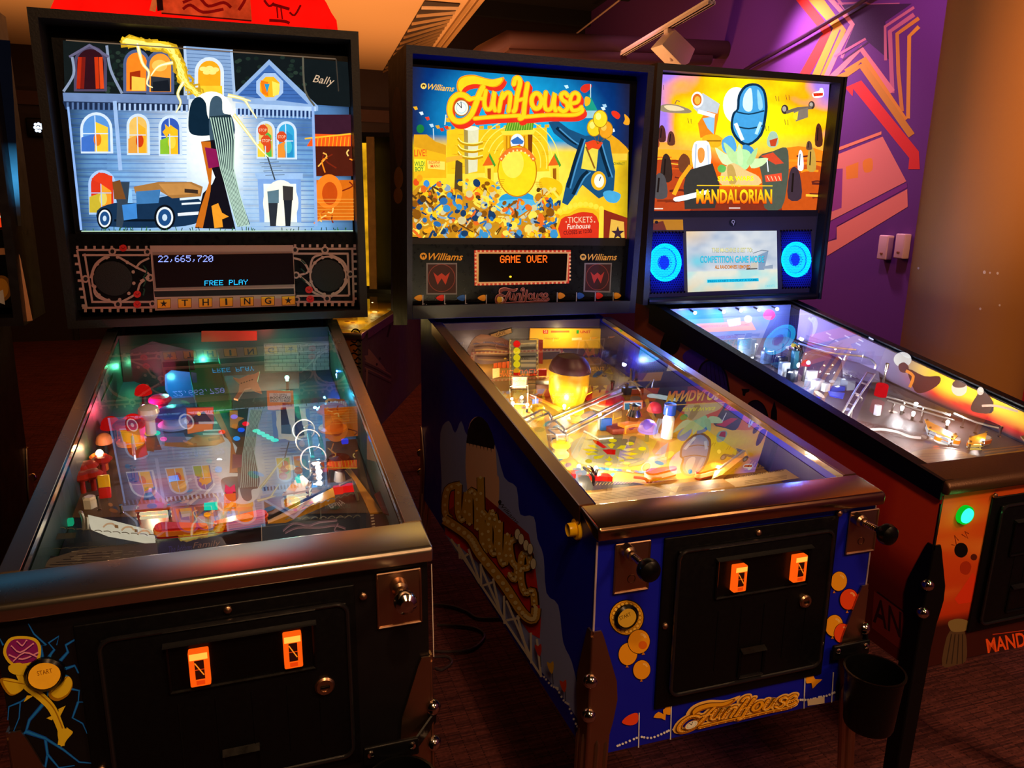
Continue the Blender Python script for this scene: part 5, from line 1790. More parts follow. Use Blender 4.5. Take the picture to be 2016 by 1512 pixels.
    bk.poly([(764, 120), (800, 86), (802, 640), (775, 640)], '#0c0a12')
    for x, y, rx, ry in ((782, 230, 10, 60), (786, 290, 8, 40), (785, 350, 9, 22), (784, 385, 9, 16)):
        bk.ell(x, y, rx, ry, '#b0641c' if ry < 30 else '#5a2c18', n=14)
    for x0, x1, z0, z1 in ((-w, -w + .02, mc.zb0, mc.zb1), (w - .02, w, mc.zb0, mc.zb1), (-w + .02, w - .02, mc.zb1 - .02, mc.zb1)):
        mc.slab(bx, x0, x1, z0, z1, -.0009, .0008, '#10122c', mat('worn_edge', None, .45, noise_scale=200, bump=.3))
    obj_bx = bx.build('backbox', mc.root)
    z = Z(760, 80, 3.7333)
    mb = MB('#101820', LIT)
    mc.slab(mb, -.345, .345, 1.35, 1.815, .0605, .004, '#0a0c20', BLACK)
    a = Art(mc.bb(.06), z, m=LIT, mb=mb, base=.0006)

    def sky(s, t):
        n = noise.noise((s * 5, t * 6, 1.7))
        d = math.hypot((s - .48) * 1.0, (t - .32) * .9)
        c = mixc(lin('#19b4e8'), lin('#0a3f8c'), max(0, (d - .12) / .34))
        c = mixc(c, lin('#06163c'), max(0, (d - .36) / .25))
        y = mixc(lin('#ffd41c'), lin('#e8a818'), max(0, n) * 1.2)
        y = mixc(y, lin('#fff060'), max(0, math.exp(-(((s - .5) / .25) ** 2 + ((t - .6) / .2) ** 2))))
        k = (t - .40 + n * .02) / .06
        c = mixc(c, y, k)
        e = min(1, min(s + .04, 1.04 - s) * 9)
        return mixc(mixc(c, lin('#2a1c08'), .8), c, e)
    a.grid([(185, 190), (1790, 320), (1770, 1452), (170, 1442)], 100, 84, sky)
    # castle, tents, slide tower and gatehouse
    a.poly([(205, 690), (300, 690), (360, 740), (440, 770), (440, 900), (205, 860)], '#e0a01c')
    a.poly([(445, 660), (560, 640), (600, 655), (1180, 640), (1200, 960), (450, 980)], '#ffc81e')
    for k in range(13):
        a.poly([(445 + k * 60, 655 - k * 1.2), (478 + k * 60, 653 - k * 1.2), (478 + k * 60, 630 - k * 1.2), (445 + k * 60, 632 - k * 1.2)], '#e8b01c')
    for k in range(30):
        x, y = random.uniform(460, 1180), random.uniform(680, 940)
        a.line([(x, y), (x + random.uniform(15, 50), y)], 3, '#d89a18')
    for r in range(5):
        a.ring(960, 900, 130 + r * 45, 160 + r * 40, 7, '#ffe860', a0=200, a1=370)
    a.poly([(570, 650), (680, 645), (670, 960), (580, 980)], '#e4e0b8')
    a.poly([(570, 650), (600, 650), (605, 980), (580, 980)], '#a89048')
    for k in range(3):
        y = 720 + k * 50
        a.line([(530, y), (560, y + 34), (640, y + 46), (710, y + 30)], 22, '#c8940c', 4)
        a.line([(530, y - 6), (560, y + 26), (640, y + 38), (710, y + 22)], 8, '#fff080', 4)
    a.ell(625, 645, 56, 16, '#fff8d8')
    a.poly([(890, 595), (1088, 590), (1075, 660), (870, 665)], '#5a9a20')
    for k in range(11):
        a.line([(900 + k * 17, 600), (884 + k * 18, 660)], 4, '#b8d050')
    a.poly([(840, 665), (1100, 655), (1080, 690), (855, 695)], '#ffe040')
    a.poly([(860, 695), (1075, 690), (1070, 900), (865, 900)], '#f4b41a')
    a.poly([(1040, 690), (1075, 690), (1070, 860), (1045, 860)], '#7a3c10')
    for k in (885, 910, 1015):
        a.line([(k, 700), (k, 830)], 12, '#c88410')
    a.ell(963, 745, 50, 60, '#e8f0ff')
    a.poly([(915, 735), (965, 705), (1010, 740), (1000, 760), (930, 760)], '#3a70b8')
    a.poly([(905, 790), (985, 760), (990, 800), (915, 800)], '#f06a1c')
    for x in (755, 1235):
        a.poly([(x - 48, 920), (x + 5, 825), (x + 50, 915)], '#e8641c')
        a.poly([(x + 5, 825), (x + 50, 915), (x + 38, 930), (x, 850)], '#4a9a30')
        a.poly([(x - 32, 920), (x + 34, 915), (x + 34, 1030), (x - 28, 1000)], '#ffd838')
        a.poly([(x - 12, 940), (x + 14, 938), (x + 14, 1030), (x - 10, 1010)], '#a05a10')
    a.poly([(510, 870), (560, 900), (560, 1120), (500, 1090)], '#5a4420')
    a.poly([(420, 860), (560, 840), (560, 870), (430, 900)], '#f0b030')
    # plain domed balloon over a blue plinth in place of the centre figure
    a.poly(curve([(830, 1160), (900, 1120), (1040, 1120), (1110, 1180), (1120, 1280), (800, 1290)], 3, True), '#2a9ad0')
    a.poly(curve([(780, 1210), (870, 1170), (1080, 1170), (1110, 1250), (1060, 1300), (820, 1270)], 3, True), '#58b8e0')
    a.ell(962, 960, 146, 190, '#c87a0c')
    a.ell(962, 960, 138, 182, '#ffd91c')
    a.ell(930, 900, 80, 110, '#ffe850')
    a.line([(835, 880), (900, 810), (1020, 806), (1090, 880)], 30, '#f07a28', 5)
    for k in range(9):
        a.ell(846 + k * 29, 868 - 62 * math.sin(math.pi * k / 8), 7, 7, '#ffe8a0', n=8)
    for cx, r in ((735, 0), (1215, 0)):
        a.poly(curve([(cx - 95, 1040), (cx - 60, 1005), (cx + 30, 1020), (cx + 80, 1070), (cx + 60, 1140), (cx - 20, 1170), (cx - 70, 1110)], 3, True), '#ffc416')
        for k in range(3):
            a.line([(cx - 40 + k * 30, 1090), (cx + k * 26, 1130)], 5, '#b87810')
    for k in range(9):
        a.line([(820 - k * 6, 1020 + k * 14), (870 - k * 4, 1022 + k * 14)], 5, '#d8a018')
        a.line([(1090 + k * 6, 1040 + k * 14), (1140 + k * 6, 1042 + k * 14)], 5, '#d8a018')
    # teal flag pole tower, clouds of flags
    a.poly([(1455, 520), (1490, 390), (1550, 510)], '#1e9a80')
    a.poly([(1440, 515), (1560, 515), (1545, 570), (1450, 570)], '#9ac8d0')
    a.poly(curve([(1424, 360), (1450, 325), (1500, 320), (1505, 345), (1460, 385)], 3, True), '#d83020')
    a.line([(1500, 320), (1500, 420)], 6, '#c8e0e0')
    a.poly(curve([(1455, 430), (1470, 410), (1500, 430), (1490, 470), (1460, 480)], 3, True), '#f4b820')
    a.poly(curve([(1655, 520), (1690, 520), (1718, 550), (1700, 578), (1660, 550)], 3, True), '#e8341c')
    a.poly(curve([(1748, 540), (1785, 575), (1780, 620), (1740, 610), (1752, 580)], 3, True), '#f0a020')
    for x, y, c in ((212, 497, '#f0b020'), (255, 535, '#d8e8f0'), (300, 573, '#e83c20'), (330, 625, '#b8d8e8'), (375, 635, '#e8a020'), (405, 655, '#e03018'), (440, 640, '#e83c20'), (1590, 500, '#d8ecf4'), (1600, 480, '#a8d4ec'), (1320, 340, '#c0e8f4'), (1660, 660, '#e8f0f4')):
        a.poly([(x - 16, y - 10), (x + 12, y - 14), (x + 20, y + 8), (x, y + 14)], c)
    a.ell(250, 648, 28, 32, '#1c7a3c')
    a.line([(345, 645), (350, 730)], 7, '#c8dce0')
    a.line([(438, 545), (430, 620)], 8, '#e8f0d0')
    a.poly([(440, 565), (475, 570), (470, 600), (440, 598)], '#f0b820')
    # signboards on the left
    a.poly([(205, 780), (440, 840), (440, 1010), (205, 1010)], '#ffb81c')
    a.text('LIVE!', (206, 852), (295, 850), 52, '#e8501c', .01)
    a.poly([(205, 868), (290, 872), (285, 955), (205, 962)], '#ffe830')
    a.text('WILD!', (208, 925), (282, 922), 36, '#207830', .012)
    a.text('BOY', (212, 962), (275, 960), 34, '#207830', .012)
    a.poly([(300, 880), (430, 890), (430, 950), (305, 940)], '#ffe060')
    a.text('INDIANA', (312, 908), (395, 905), 24, '#e8501c', .01)
    a.text('MAN?', (326, 934), (392, 932), 22, '#e8501c', .01)
    # striped tent and blue pennant drapery on the right in place of the second figure
    a.poly(curve([(1600, 700), (1650, 690), (1760, 780), (1770, 830), (1620, 830)], 2, True), '#e8a41c')
    a.poly([(1640, 830), (1770, 830), (1765, 880), (1650, 880)], '#f4c83c')
    a.text('CHARACT', (1668, 912), (1750, 916), 20, '#205028', .01)
    dr_ = [(1190, 600), (1260, 590), (1340, 650), (1460, 700), (1560, 690), (1640, 740), (1660, 860), (1680, 960), (1670, 1100), (1600, 1140), (1560, 1160), (1440, 1060), (1330, 1210), (1290, 1190), (1320, 1050), (1370, 920), (1400, 800), (1330, 760), (1230, 680)]
    a.poly(dr_, '#1b4f78')
    for P in ([(1250, 640), (1340, 720), (1400, 760)], [(1440, 720), (1380, 900), (1330, 1080)], [(1560, 740), (1600, 880), (1640, 1000)], [(1480, 960), (1430, 1010), (1370, 1130)]):
        a.line(P, 24, '#0d2438', 4)
        a.line([(x + 20, y + 6) for x, y in P], 10, '#4a90c0', 4)
    a.poly([(1460, 760), (1560, 760), (1540, 960), (1430, 940)], '#ecd84a')
    a.poly([(1460, 750), (1520, 730), (1590, 750), (1560, 800), (1510, 790), (1480, 810)], '#e8461c')
    a.line([(1465, 780), (1530, 940)], 12, '#8a5a1c')
    a.ell(1558, 1030, 55, 70, '#f0b41c')
    a.ell(1562, 1030, 36, 50, '#f8f4e0')
    a.line([(1562, 1030), (1575, 1000)], 6, '#283040')
    for bx_, by_, c1, c2 in ((1525, 640, '#ffd020', '#ffe870'), (1610, 655, '#f0a020', '#ffc850'), (1570, 575, '#ffd828', '#fff080')):
        a.ell(bx_, by_, 54, 66, '#a8760c')
        a.ell(bx_, by_, 49, 61, c1)
        a.ell(bx_ - 14, by_ - 18, 20, 26, c2)
        a.line([(bx_, by_ + 62), (1550, 760)], 4, '#7a5010')
    a.poly(curve([(1590, 1120), (1640, 1100), (1720, 1130), (1690, 1190), (1620, 1180)], 3, True), '#48a8d8')
    # crowd reduced to a field of bright confetti shapes
    random.seed(11)
    a.poly(curve([(185, 1120), (300, 1060), (420, 1120), (520, 1090), (640, 1180), (800, 1240), (960, 1290), (1150, 1230), (1255, 1290), (1255, 1440), (185, 1440)], 2, True), '#c88a1c')
    for k in range(420):
        x = random.uniform(190, 1250)
        y = random.uniform(1020 + abs(x - 600) * .12, 1435)
        c = random.choice(('#ffc41c', '#f0a018', '#2a6aa8', '#3a90c8', '#ffe050', '#c87a10', '#e86a20', '#8fa8b8', '#1c3a60', '#d8c890', '#8a5210', '#5a3a14', '#f4d868'))
        if 820 < x < 1110 and y < 1180:
            continue
        r = random.uniform(12, 32)
        if k % 3:
            a.ell(x, y, r, r * random.uniform(.6, 1.2), c, rot=random.uniform(0, 3), n=10)
        else:
            a.line([(x, y), (x + random.uniform(-50, 50), y + random.uniform(-50, 50)), (x + random.uniform(-70, 70), y + random.uniform(10, 60))], r * .6, c, 3)
    for x, y, c in ((215, 1040, '#e8501c'), (240, 1010, '#f0a018'), (290, 1050, '#3a90d8'), (270, 1090, '#e86a20')):
        a.ell(x, y, 22, 26, c)
    # ticket booth
    for k in range(13):
        x = 1265 + k * 38
        y = 1250 - 50 * math.sin(math.pi * min(1, k / 9)) + max(0, k - 8) * 18
        a.ell(x, y, 19, 19, '#ffe040')
    a.poly(curve([(1262, 1290), (1330, 1270), (1400, 1230), (1470, 1230), (1560, 1270), (1580, 1450), (1260, 1448)], 2, True), '#f0b41c')
    a.poly(curve([(1275, 1310), (1340, 1285), (1400, 1262), (1470, 1260), (1535, 1290), (1550, 1446), (1272, 1446)], 2, True), '#d8321c')
    a.poly([(1555, 1230), (1590, 1230), (1585, 1452), (1550, 1450)], '#ffd83c')
    a.poly([(1588, 1240), (1760, 1300), (1755, 1452), (1585, 1452)], '#8a2a18')
    a.poly([(1640, 1310), (1735, 1330), (1740, 1450), (1625, 1452)], '#e8b448')
    a.poly([(1690 + (50 if i % 2 == 0 else 20) * math.sin(math.pi * i / 5), 1412 - (52 if i % 2 == 0 else 22) * math.cos(math.pi * i / 5)) for i in range(10)], '#3a2430')
    a.text('TICKETS', (1325, 1338), (1505, 1334), 44, '#f0c8a0', .005)
    a.text('Funhouse', (1318, 1384), (1490, 1376), 38, '#f8e8d0', .005, .25)
    a.text('CLOSES at 12:00', (1294, 1424), (1500, 1410), 28, '#201018', .006)
    for x in (1312, 1520):
        a.ell(x, 1330, 5, 5, '#f0c8a0', n=8)
    williams(a, (245, 358), (492, 378), 52, '#ffcf60', '#3a2408', '#ffc040')

    logo_funhouse(a, lambda x, y: (x, y))
    sub(obj_bx, 'backglass', mb)
    # speaker panel
    zs = Z(760, 440, 3.7333)
    mb = MB('#07070c', BLACKP)
    mc.slab(mb, -.345, .345, 1.165, 1.352, .036, .02, '#08080e')
    a = Art(mc.bb(.036), zs, mb=mb, base=.0004)
    a.poly([(185, 105), (1760, 105), (1758, 165), (182, 150)], '#1c1410')
    williams(a, (248, 268), (565, 272), 62, '#f0a828', '#1c1408', '#f0a828')
    williams(a, (1425, 272), (1698, 270), 56, '#e8bc60', '#1c1408', '#e8b050')
    for x0, x1 in ((296, 522), (1458, 1660)):
        a.poly([(x0, 290), (x1, 290), (x1 - (0 if x0 < 500 else 12), 522 if x0 < 500 else 508), (x0 + (0 if x0 < 500 else -8), 522 if x0 < 500 else 502)], '#7a7478')
        a.poly([(x0 + 10, 300), (x1 - 8, 300), (x1 - (8 if x0 < 500 else 20), 512 if x0 < 500 else 496), (x0 + (10 if x0 < 500 else 4), 512 if x0 < 500 else 492)], '#38100e')
    wlogo(a, 408, 400, 98, 100, '#8a3a30', '#c03a24')
    wlogo(a, 1553, 394, 82, 94, '#8a3a30', '#b8342a')
    fr_ = [(648, 196), (1358, 196), (1345, 440), (650, 456)]
    a.poly(fr_, '#e0402c')
    a.poly([(664, 210), (1345, 210), (1333, 428), (666, 442)], '#f4c890')
    for k in range(22):
        x = 665 + k * 31
        a.ell(x, 204, 8, 8, '#ffd0a0', n=10)
        a.ell(x, 449 - k * .7, 8, 8, '#ffd0a0', n=10)
    for k in range(8):
        a.ell(657, 222 + k * 29, 8, 8, '#ffd0a0', n=10)
        a.ell(1350, 215 + k * 28, 8, 8, '#ffd0a0', n=10)
    a.poly([(680, 224), (1332, 222), (1322, 418), (682, 430)], '#15100c')
    for k in range(4):
        for j, (px_, c) in enumerate(((270, '#e8a020'), (430, '#e02c1c'), (584, '#2a60b8'), (737, '#f0a028')) if k == 0 else ()):
            a.line([(px_, 515 + (8 if j else 10)), (px_ - 1, 618 - j * 3)], 7, '#b0b0b8')
            a.poly(curve([(px_ - 8, 525), (px_ - 40, 528), (px_ - 66, 548), (px_ - 30, 568), (px_ - 8, 562)], 2, True), c)
        for j, (px_, c) in enumerate(((1257, '#f0a028'), (1398, '#2a60b8'), (1536, '#e02c1c'), (1668, '#e8a020')) if k == 0 else ()):
            a.line([(px_, 505), (px_ - 2, 598 - j * 4)], 6, '#b0b0b8')
            a.poly(curve([(px_ + 8, 508), (px_ + 40, 512), (px_ + 58, 532), (px_ + 30, 552), (px_ + 8, 550)], 2, True), c)
    for x0, x1, y in ((180, 270, 598), (278, 428, 590), (436, 582, 590), (592, 735, 588), (1262, 1396, 578), (1404, 1532, 576), (1542, 1664, 572)):
        for i in range(10):
            t = i / 9
            a.ell(x0 + (x1 - x0) * t, y + 18 * math.sin(math.pi * t), 3.6, 3.6, '#c8ccd8', n=7)

    def T2(x, y):
        s, t = (x - 440) / 1010, (y - 255) / 370
        return (798 + s * 402, 470 + t * 132 - s * 6)
    logo_funhouse(a, T2, yellow='#7a3a30', red=None, rim='#e0a0a0', ink='#2a1418', outline=None, wt=.8)
    a.ell(830, 557, 20, 22, '#e8b830')
    sub(obj_bx, 'speaker_panel', mb)
    mb = MB('#120c0a', mat('display_window_amber', '#120c08', .12, noise_amt=.03))
    d0 = mc.bb(.033)(*zs(682, 428))
    d1 = mc.bb(.033)(*zs(1332, 222))
    mc.slab(mb, d0.x, d1.x, d0.z, d1.z, .033, .002)
    a = Art(mc.bb(.033), zs, m=lit('orange_segments', 2.4), mb=mb, base=.0005)
    a.dots('GAME OVER', (838, 290), (1184, 288), 54, '#ff5a14', .95)
    a.ell(914, 391, 9, 7, '#e8b020')
    sub(obj_bx, 'score_display', mb)
    mb = MB(m=mat('scuffed_lip', '#1a1c2c', .4, noise_scale=300))
    mc.slab(mb, -.345, .345, 1.126, 1.163, -.002, .02)
    sub(obj_bx, 'lower_trim', mb)


STEEL2 = mat('worn_lockbar_steel', '#b8926e', .22, 1, noise_scale=14, noise_amt=.04)
build_m2()
# ------------------------------------------------------------------ playfield of the blue machine
def build_pf2():
    F = Field(m2, '#8a6428')
    z5 = Z(850, 620, 5.76)
    z6 = Z(1000, 760, 6.3)
    z7 = Z(1140, 640, 3.2516)
    q = lambda z, pts: [z(*p) for p in pts]
    a = F.art
    random.seed(21)
    a.poly([(900, 700), (1230, 690), (1600, 940), (1150, 960)], '#a87a30')
    a.poly(q(z6, [(760, 600), (1050, 560), (1900, 600), (1900, 1000), (1300, 1120), (800, 900)]), '#b8923c')
    for k in range(90):
        u, v = random.uniform(920, 1560), random.uniform(700, 940)
        if abs(F.P(u, v).x) > .22 or not .15 < F.P(u, v).y < 1.05:
            continue
        a.ell(u, v, random.uniform(4, 16), random.uniform(2, 7), random.choice(('#d8a83c', '#e8c860', '#6a4a1c', '#2a5a7a', '#c84a1c', '#f0d880', '#8a5a20', '#3a7a8a', '#4a3a5a', '#e0b050')), rot=random.uniform(-.6, .3), n=9)
    a.poly(curve(q(z6, [(780, 760), (900, 640), (1200, 620), (1600, 640), (1750, 800), (1650, 980), (1200, 1010), (860, 950)]), 3, True), '#8a8060', raw=True)
    a.poly(curve(q(z6, [(880, 760), (1000, 680), (1250, 650), (1550, 680), (1680, 800), (1600, 930), (1200, 970), (920, 900)]), 3, True), '#6e6a58', raw=True)
    # yellow clock-dial inserts
    Y = '#ffe010'
    for P in ([(985, 740), (1060, 735), (1120, 785), (1020, 760)], [(925, 790), (1010, 785), (1140, 815), (990, 820)], [(955, 835), (1060, 830), (1120, 855), (1000, 870)], [(1060, 880), (1150, 870), (1200, 860), (1160, 905), (1075, 915)],
              [(1200, 915), (1240, 905), (1255, 875), (1275, 905), (1300, 915), (1255, 945)], [(1340, 880), (1430, 905), (1445, 945), (1380, 940)], [(1400, 870), (1500, 880), (1580, 910), (1470, 910)], [(1400, 835), (1520, 830), (1620, 850), (1520, 870)],
              [(1400, 790), (1500, 780), (1590, 785), (1480, 820)], [(1345, 785), (1400, 745), (1470, 745), (1450, 785)], [(1235, 735), (1290, 712), (1335, 740), (1310, 750), (1300, 780), (1270, 778)]):
        F.lit(q(z6, P), Y)
    F.lit(q(z6, [(1050, 675), (1120, 690), (1230, 770), (1180, 780), (1080, 720)]), '#f02010')
    F.lit(q(z6, [(1170, 800), (1250, 790), (1335, 800), (1330, 860), (1230, 855)]), '#e81408')
    for x, y, rx, ry in ((1300, 685, 50, 22), (1515, 722, 50, 22), (1665, 785, 50, 24), (1000, 940, 42, 26)):
        F.lit([z6(x + rx * math.cos(t), y + ry * math.sin(t)) for t in [2 * math.pi * i / 18 for i in range(18)]], Y)
    for x, y in ((1245, 975), (1470, 970)):
        a.poly([z6(x + 52 * math.cos(t), y + 24 * math.sin(t)) for t in [2 * math.pi * i / 18 for i in range(18)]], '#b87a1c', raw=True)
        a.poly([z6(x + 38 * math.cos(t), y + 16 * math.sin(t)) for t in [2 * math.pi * i / 18 for i in range(18)]], '#e8b83c', raw=True)
    for k in range(14):
        x = 1000 + k * 52
        a.line([z6(x, 1010 + k * 5), z6(x + 90, 1030 + k * 5)], 4, random.choice(('#3a7a9a', '#d8c8a0', '#2a4a7a', '#c85a2c')))
    F.done()
    w = F.w
    # yellow scoreboard card and clear domes at the back
    yb = m2.yb + .03
    mb = MB('#3a2c2c')
    mb.b2((-w, yb, m2.zpf(yb)), (w, yb + .01, m2.ztop(yb) - .012), '#3a2c30')
    sub(F.obj, 'backboard', mb)
    F.upright('scoreboard_card', q(z5, [(1115, 150), (1945, 155), (1930, 380), (1100, 380)]), yb - .006, '#e8a81c', art=lambda A: [
        A.poly(q(z5, [(1122, 160), (1935, 165), (1922, 370), (1110, 370)]), '#ffc828'), A.poly(q(z5, [(1260, 170), (1320, 170), (1318, 212), (1262, 212)]), '#d81c10'), A.text('25', z5(1272, 204), z5(1310, 204), 5, '#ffe8c0', .01),
        A.line([z5(1350, 190), z5(1560, 188)], 4, '#e86a18'), A.poly(q(z5, [(1640, 172), (1670, 172), (1665, 212), (1638, 212)]), '#20b830'), A.text('UNIT', z5(1685, 208), z5(1800, 208), 5.4, '#d83018', .02),
        A.text('MILLIONS', z5(1280, 275), z5(1440, 275), 2.6, '#5a3008'), A.line([z5(1590, 275), z5(1700, 270)], 5, '#fff0a0')], m=DECAL)
    F.dome(*z5(1525, 290), .016, .03, '#d01010', emit=False)
    F.dome(*z5(1845, 280), .02, .028, '#d8d8d0', emit=False, sz=.8)
    lamp('bulb_lamp', 'POINT', m2.plane((0, yb - .05, 0), (0, -1, 0))(1120, 655), .32, (1, .72, .3), .01, parent=m2.root)
    # tilted gate sign
    F.upright('gate_sign', q(z5, [(645, 212), (905, 140), (920, 205), (668, 290)]), 1.06, '#241408', art=lambda A: [A.poly(q(z5, [(668, 222), (898, 155), (908, 200), (680, 275)]), '#d8b070'), A.text('GATE', z5(735, 248), z5(840, 212), 6, '#402810', .01), A.line([z5(750, 190), z5(870, 215)], 2, '#b89050')])
    # clear mystery panel with round lights
    def mp(A):
        A.poly(q(z5, [(900, 290), (1190, 285), (1185, 660), (905, 670)]), '#8a8c88')
        for k in range(7):
            A.line([z5(1010, 330 + k * 48), z5(1180, 320 + k * 50)], random.uniform(3, 7), random.choice(('#b8bcc0', '#6a6c70', '#d8d0b0', '#4a4a4c')))
        for s in (890, 1198):
            for k in range(9):
                A.ell(*z5(s, 290 + k * 48), 1.8, 1.8, '#f0e090', n=8)
        for y, t in ((412, 'MILLION'), (470, '1 MILLION'), (492, 'EX BALL'), (330, 'MYSTERY')):
            A.text(t, z5(1005, y + 14), z5(1110, y + 14), 3.2, '#282420')
    F.upright('mystery_panel', q(z5, [(885, 275), (1205, 270), (1205, 775), (885, 790)]), .93, '#b8b088', m=ACRYL, art=mp, rim='#d0c488')
    f = m2.plane((0, .925, 0), (0, -1, 0))
    for y, c in ((330, '#e01c14'), (410, '#ffe01c'), (485, '#ffe01c'), (560, '#ffe01c'), (640, '#f0a81c'), (660, '#d81c10')):
        mb = MB(c, GLOW)
        p = f(*z5(965, y))
        mb.lathe([(.0095, -.002), (.009, .003), (.005, .005), (0, .0055)], p, (0, -1, 0), 18)
        sub(F.obj, 'panel_light', mb)
    F.upright('red_strip', q(z5, [(1210, 280), (1262, 282), (1258, 555), (1212, 550)]), .95, '#b8401c')
    F.upright('trapdoor_sign', q(z5, [(905, 690), (1090, 690), (1082, 840), (905, 840)]), .80, '#3a1c10', art=lambda A: [A.poly(q(z5, [(918, 705), (1076, 705), (1068, 828), (918, 828)]), '#e8cc88'), A.text('OPEN', z5(965, 735), z5(1020, 735), 4, '#402010'), A.text('TRAPDOOR', z5(922, 768), z5(1060, 766), 5, '#301808', .012), A.text('BY LIT ARROWS', z5(940, 792), z5(1055, 790), 3, '#502810')])
    # plain yellow dome with a dark cap where the toy stands
    c = F.P(1116, 800)
    k = 1.0
    mb = MB('#f0b818', mat('yellow_vinyl', '#e8ac14', .35, noise_amt=.05))
    R = .052
    prof = [(.036, .0), (.044, .02), (.051, .04), (.053, .07), (.052, .095), (.046, .118), (.032, .133), (.012, .139), (0, .14)]
    mb.lathe(prof, c, F.n, 36, sx=.86)
    sub(F.obj, 'yellow_dome', mb)
    mb = MB('#4a2a34', mat('plum_cap', '#46242e', .4))
    mb.lathe([(.0555, .098), (.054, .106), (.048, .122), (.034, .137), (.012, .143), (0, .144)], c, F.n, 36, sx=.86)
    sub(F.obj, 'dome_cap', mb)
    mb = MB('#c82014', PLASTIC)
    pc = F.P(*z5(1590, 800), .03)
    mb.rbox(pc + Vector((0, -.004, 0)), (.036, .012, .012), .003)
    sub(F.obj, 'red_gate', mb)
    # wooden chute and yellow box below the dome
    F.block('wooden_chute', *z5(1330, 905), (.075, .05, .034), .0, '#7a4420', mat('chute_wood', '#6e3a1a', .4, noise_scale=60, colvar=.3), rz=-.35)
    F.block('wooden_block', *z5(1480, 930), (.022, .04, .035), .0, '#6a3c1c', mat('chute_wood', None), rz=.1)
    F.block('yellow_box', *z5(1600, 905), (.034, .03, .032), .0, '#ffc81c')
    F.block('wooden_block', *z5(1740, 950), (.036, .04, .034), .0, '#8a5420', mat('chute_wood', None), rz=.35)
    F.plate('yellow_wedge', q(z5, [(1690, 890), (1800, 790), (1820, 870), (1700, 930)]), .036, .003, '#ffd01c', art=lambda A: A.ell(*z5(1755, 860), 3.4, 3, '#e84a18'))
    F.plate('step_plate', q(z5, [(1400, 1060), (1530, 950), (1640, 930), (1640, 1010), (1500, 1080)]), .004, .002, '#7a8a28')
    F.plate('ramp_plate', q(z5, [(1120, 890), (1480, 1060), (1430, 1090), (1300, 1000), (1110, 930)]), .012, .002, '#d87a1c')
    # purple and clear scenery rear left
    F.upright('clear_dome', q(z5, [(430, 390), (470, 360), (540, 390), (545, 500), (440, 510)]), 1.02, '#b898c8', m=ACRYL)
    F.upright('wavy_scenery', curve(q(z5, [(400, 470), (450, 300), (560, 220), (720, 250), (880, 300), (885, 500), (760, 540), (560, 560)]), 2, True), 1.0, '#8a5a4a', art=lambda A: [A.line([z5(470 + k * 10, 330 + k * 34), z5(640, 310 + k * 40), z5(860, 350 + k * 32)], 3, random.choice(('#b88a5a', '#5a3428', '#d8a86a', '#6a5a7a')), 3) for k in range(6)])
    F.upright('orange_cards', q(z5, [(690, 610), (770, 600), (770, 700), (690, 720)]), .86, '#d8801c')
    for x in (720, 770, 820, 870):
        F.block('orange_target', *z5(x, 600), (.012, .004, .02), .0, '#e8641c')
    F.block('red_target', *z5(1240, 690), (.03, .012, .02), .006, '#e01c14')
    F.block('red_target', *z5(1150, 690), (.024, .01, .016), .004, '#d01c20')
    # acrylic guides on the left
    F.upright('acrylic_guide', q(z5, [(885, 810), (1090, 800), (1095, 1010), (890, 1010)]), .75, '#e8e0b0', m=ACRYL, rim='#fff0c0')
    F.upright('acrylic_guide', q(z5, [(1085, 890), (1180, 930), (1180, 1060), (1090, 1050)]), .7, '#e8e0b0', m=ACRYL, rim='#ffffff')
    F.block('blue_target', *z5(1172, 1060), (.016, .006, .026), .0, '#2448a8')
    F.block('blue_target', *z6(1208, 545), (.03, .008, .03), .0, '#1c58b8', rz=0)
    F.upright('white_frame', q(z6, [(1115, 395), (1290, 395), (1285, 545), (1120, 540)]), .585, '#d8e0e8', art=lambda A: A.poly(q(z6, [(1140, 415), (1275, 415), (1270, 535), (1142, 530)]), '#2058b0'))
    F.upright('picture_card', q(z6, [(1420, 190), (1675, 180), (1670, 365), (1425, 370)]), .70, '#e08a5a', art=lambda A: [A.poly(q(z6, [(1438, 205), (1660, 198), (1655, 352), (1440, 355)]), '#d8e8f0'), A.poly(q(z6, [(1448, 215), (1650, 208), (1645, 342), (1452, 345)]), '#2a7aa8')])
    F.plate('yellow_card', q(z6, [(1300, 330), (1410, 305), (1410, 380), (1310, 410)]), .03, .002, '#ffcc18')
    F.bumper(*z6(1190, 250), .045, .02, '#e8c0a0', '#d01420')
    F.block('red_stage', *z6(1400, 560), (.07, .05, .014), .0, '#7a2412')
    F.block('orange_wedge', *z6(1520, 560), (.06, .03, .022), .0, '#e88a1c', rz=.2)
    mb = MB('#8a7a68', CHROME)
    p = F.P(*z6(1545, 520))
    mb.lathe([(.008, 0), (.012, .02), (.02, .034), (.012, .05), (.014, .06), (0, .064)], p, F.n, 14)
    sub(F.obj, 'metal_finial', mb)
    for x, y, r in ((360, 400, .016), (830, 430, .018), (640, 860, .02)):
        F.bumper(*z6(x, y), r, .024, '#f0d060', '#ffd01c')
    F.dome(*z6(1735, 540), .022, .03, '#6a50e0', emit=False)
    F.dome(*z6(1820, 290), .018, .03, '#d83048', emit=False)
    c = F.P(*z7(560, 720))
    mb = MB('#e0e4e8', PLASTIC)
    mb.lathe([(.014, 0), (.014, .05), (.008, .06), (0, .06)], c, F.n, 18)
    sub(F.obj, 'white_bottle', mb)
    mb = MB('#1c4cc8', PLASTIC)
    mb.lathe([(.0145, .06), (.0145, .085), (0, .086)], c, F.n, 18)
    sub(F.obj, 'blue_cap', mb)
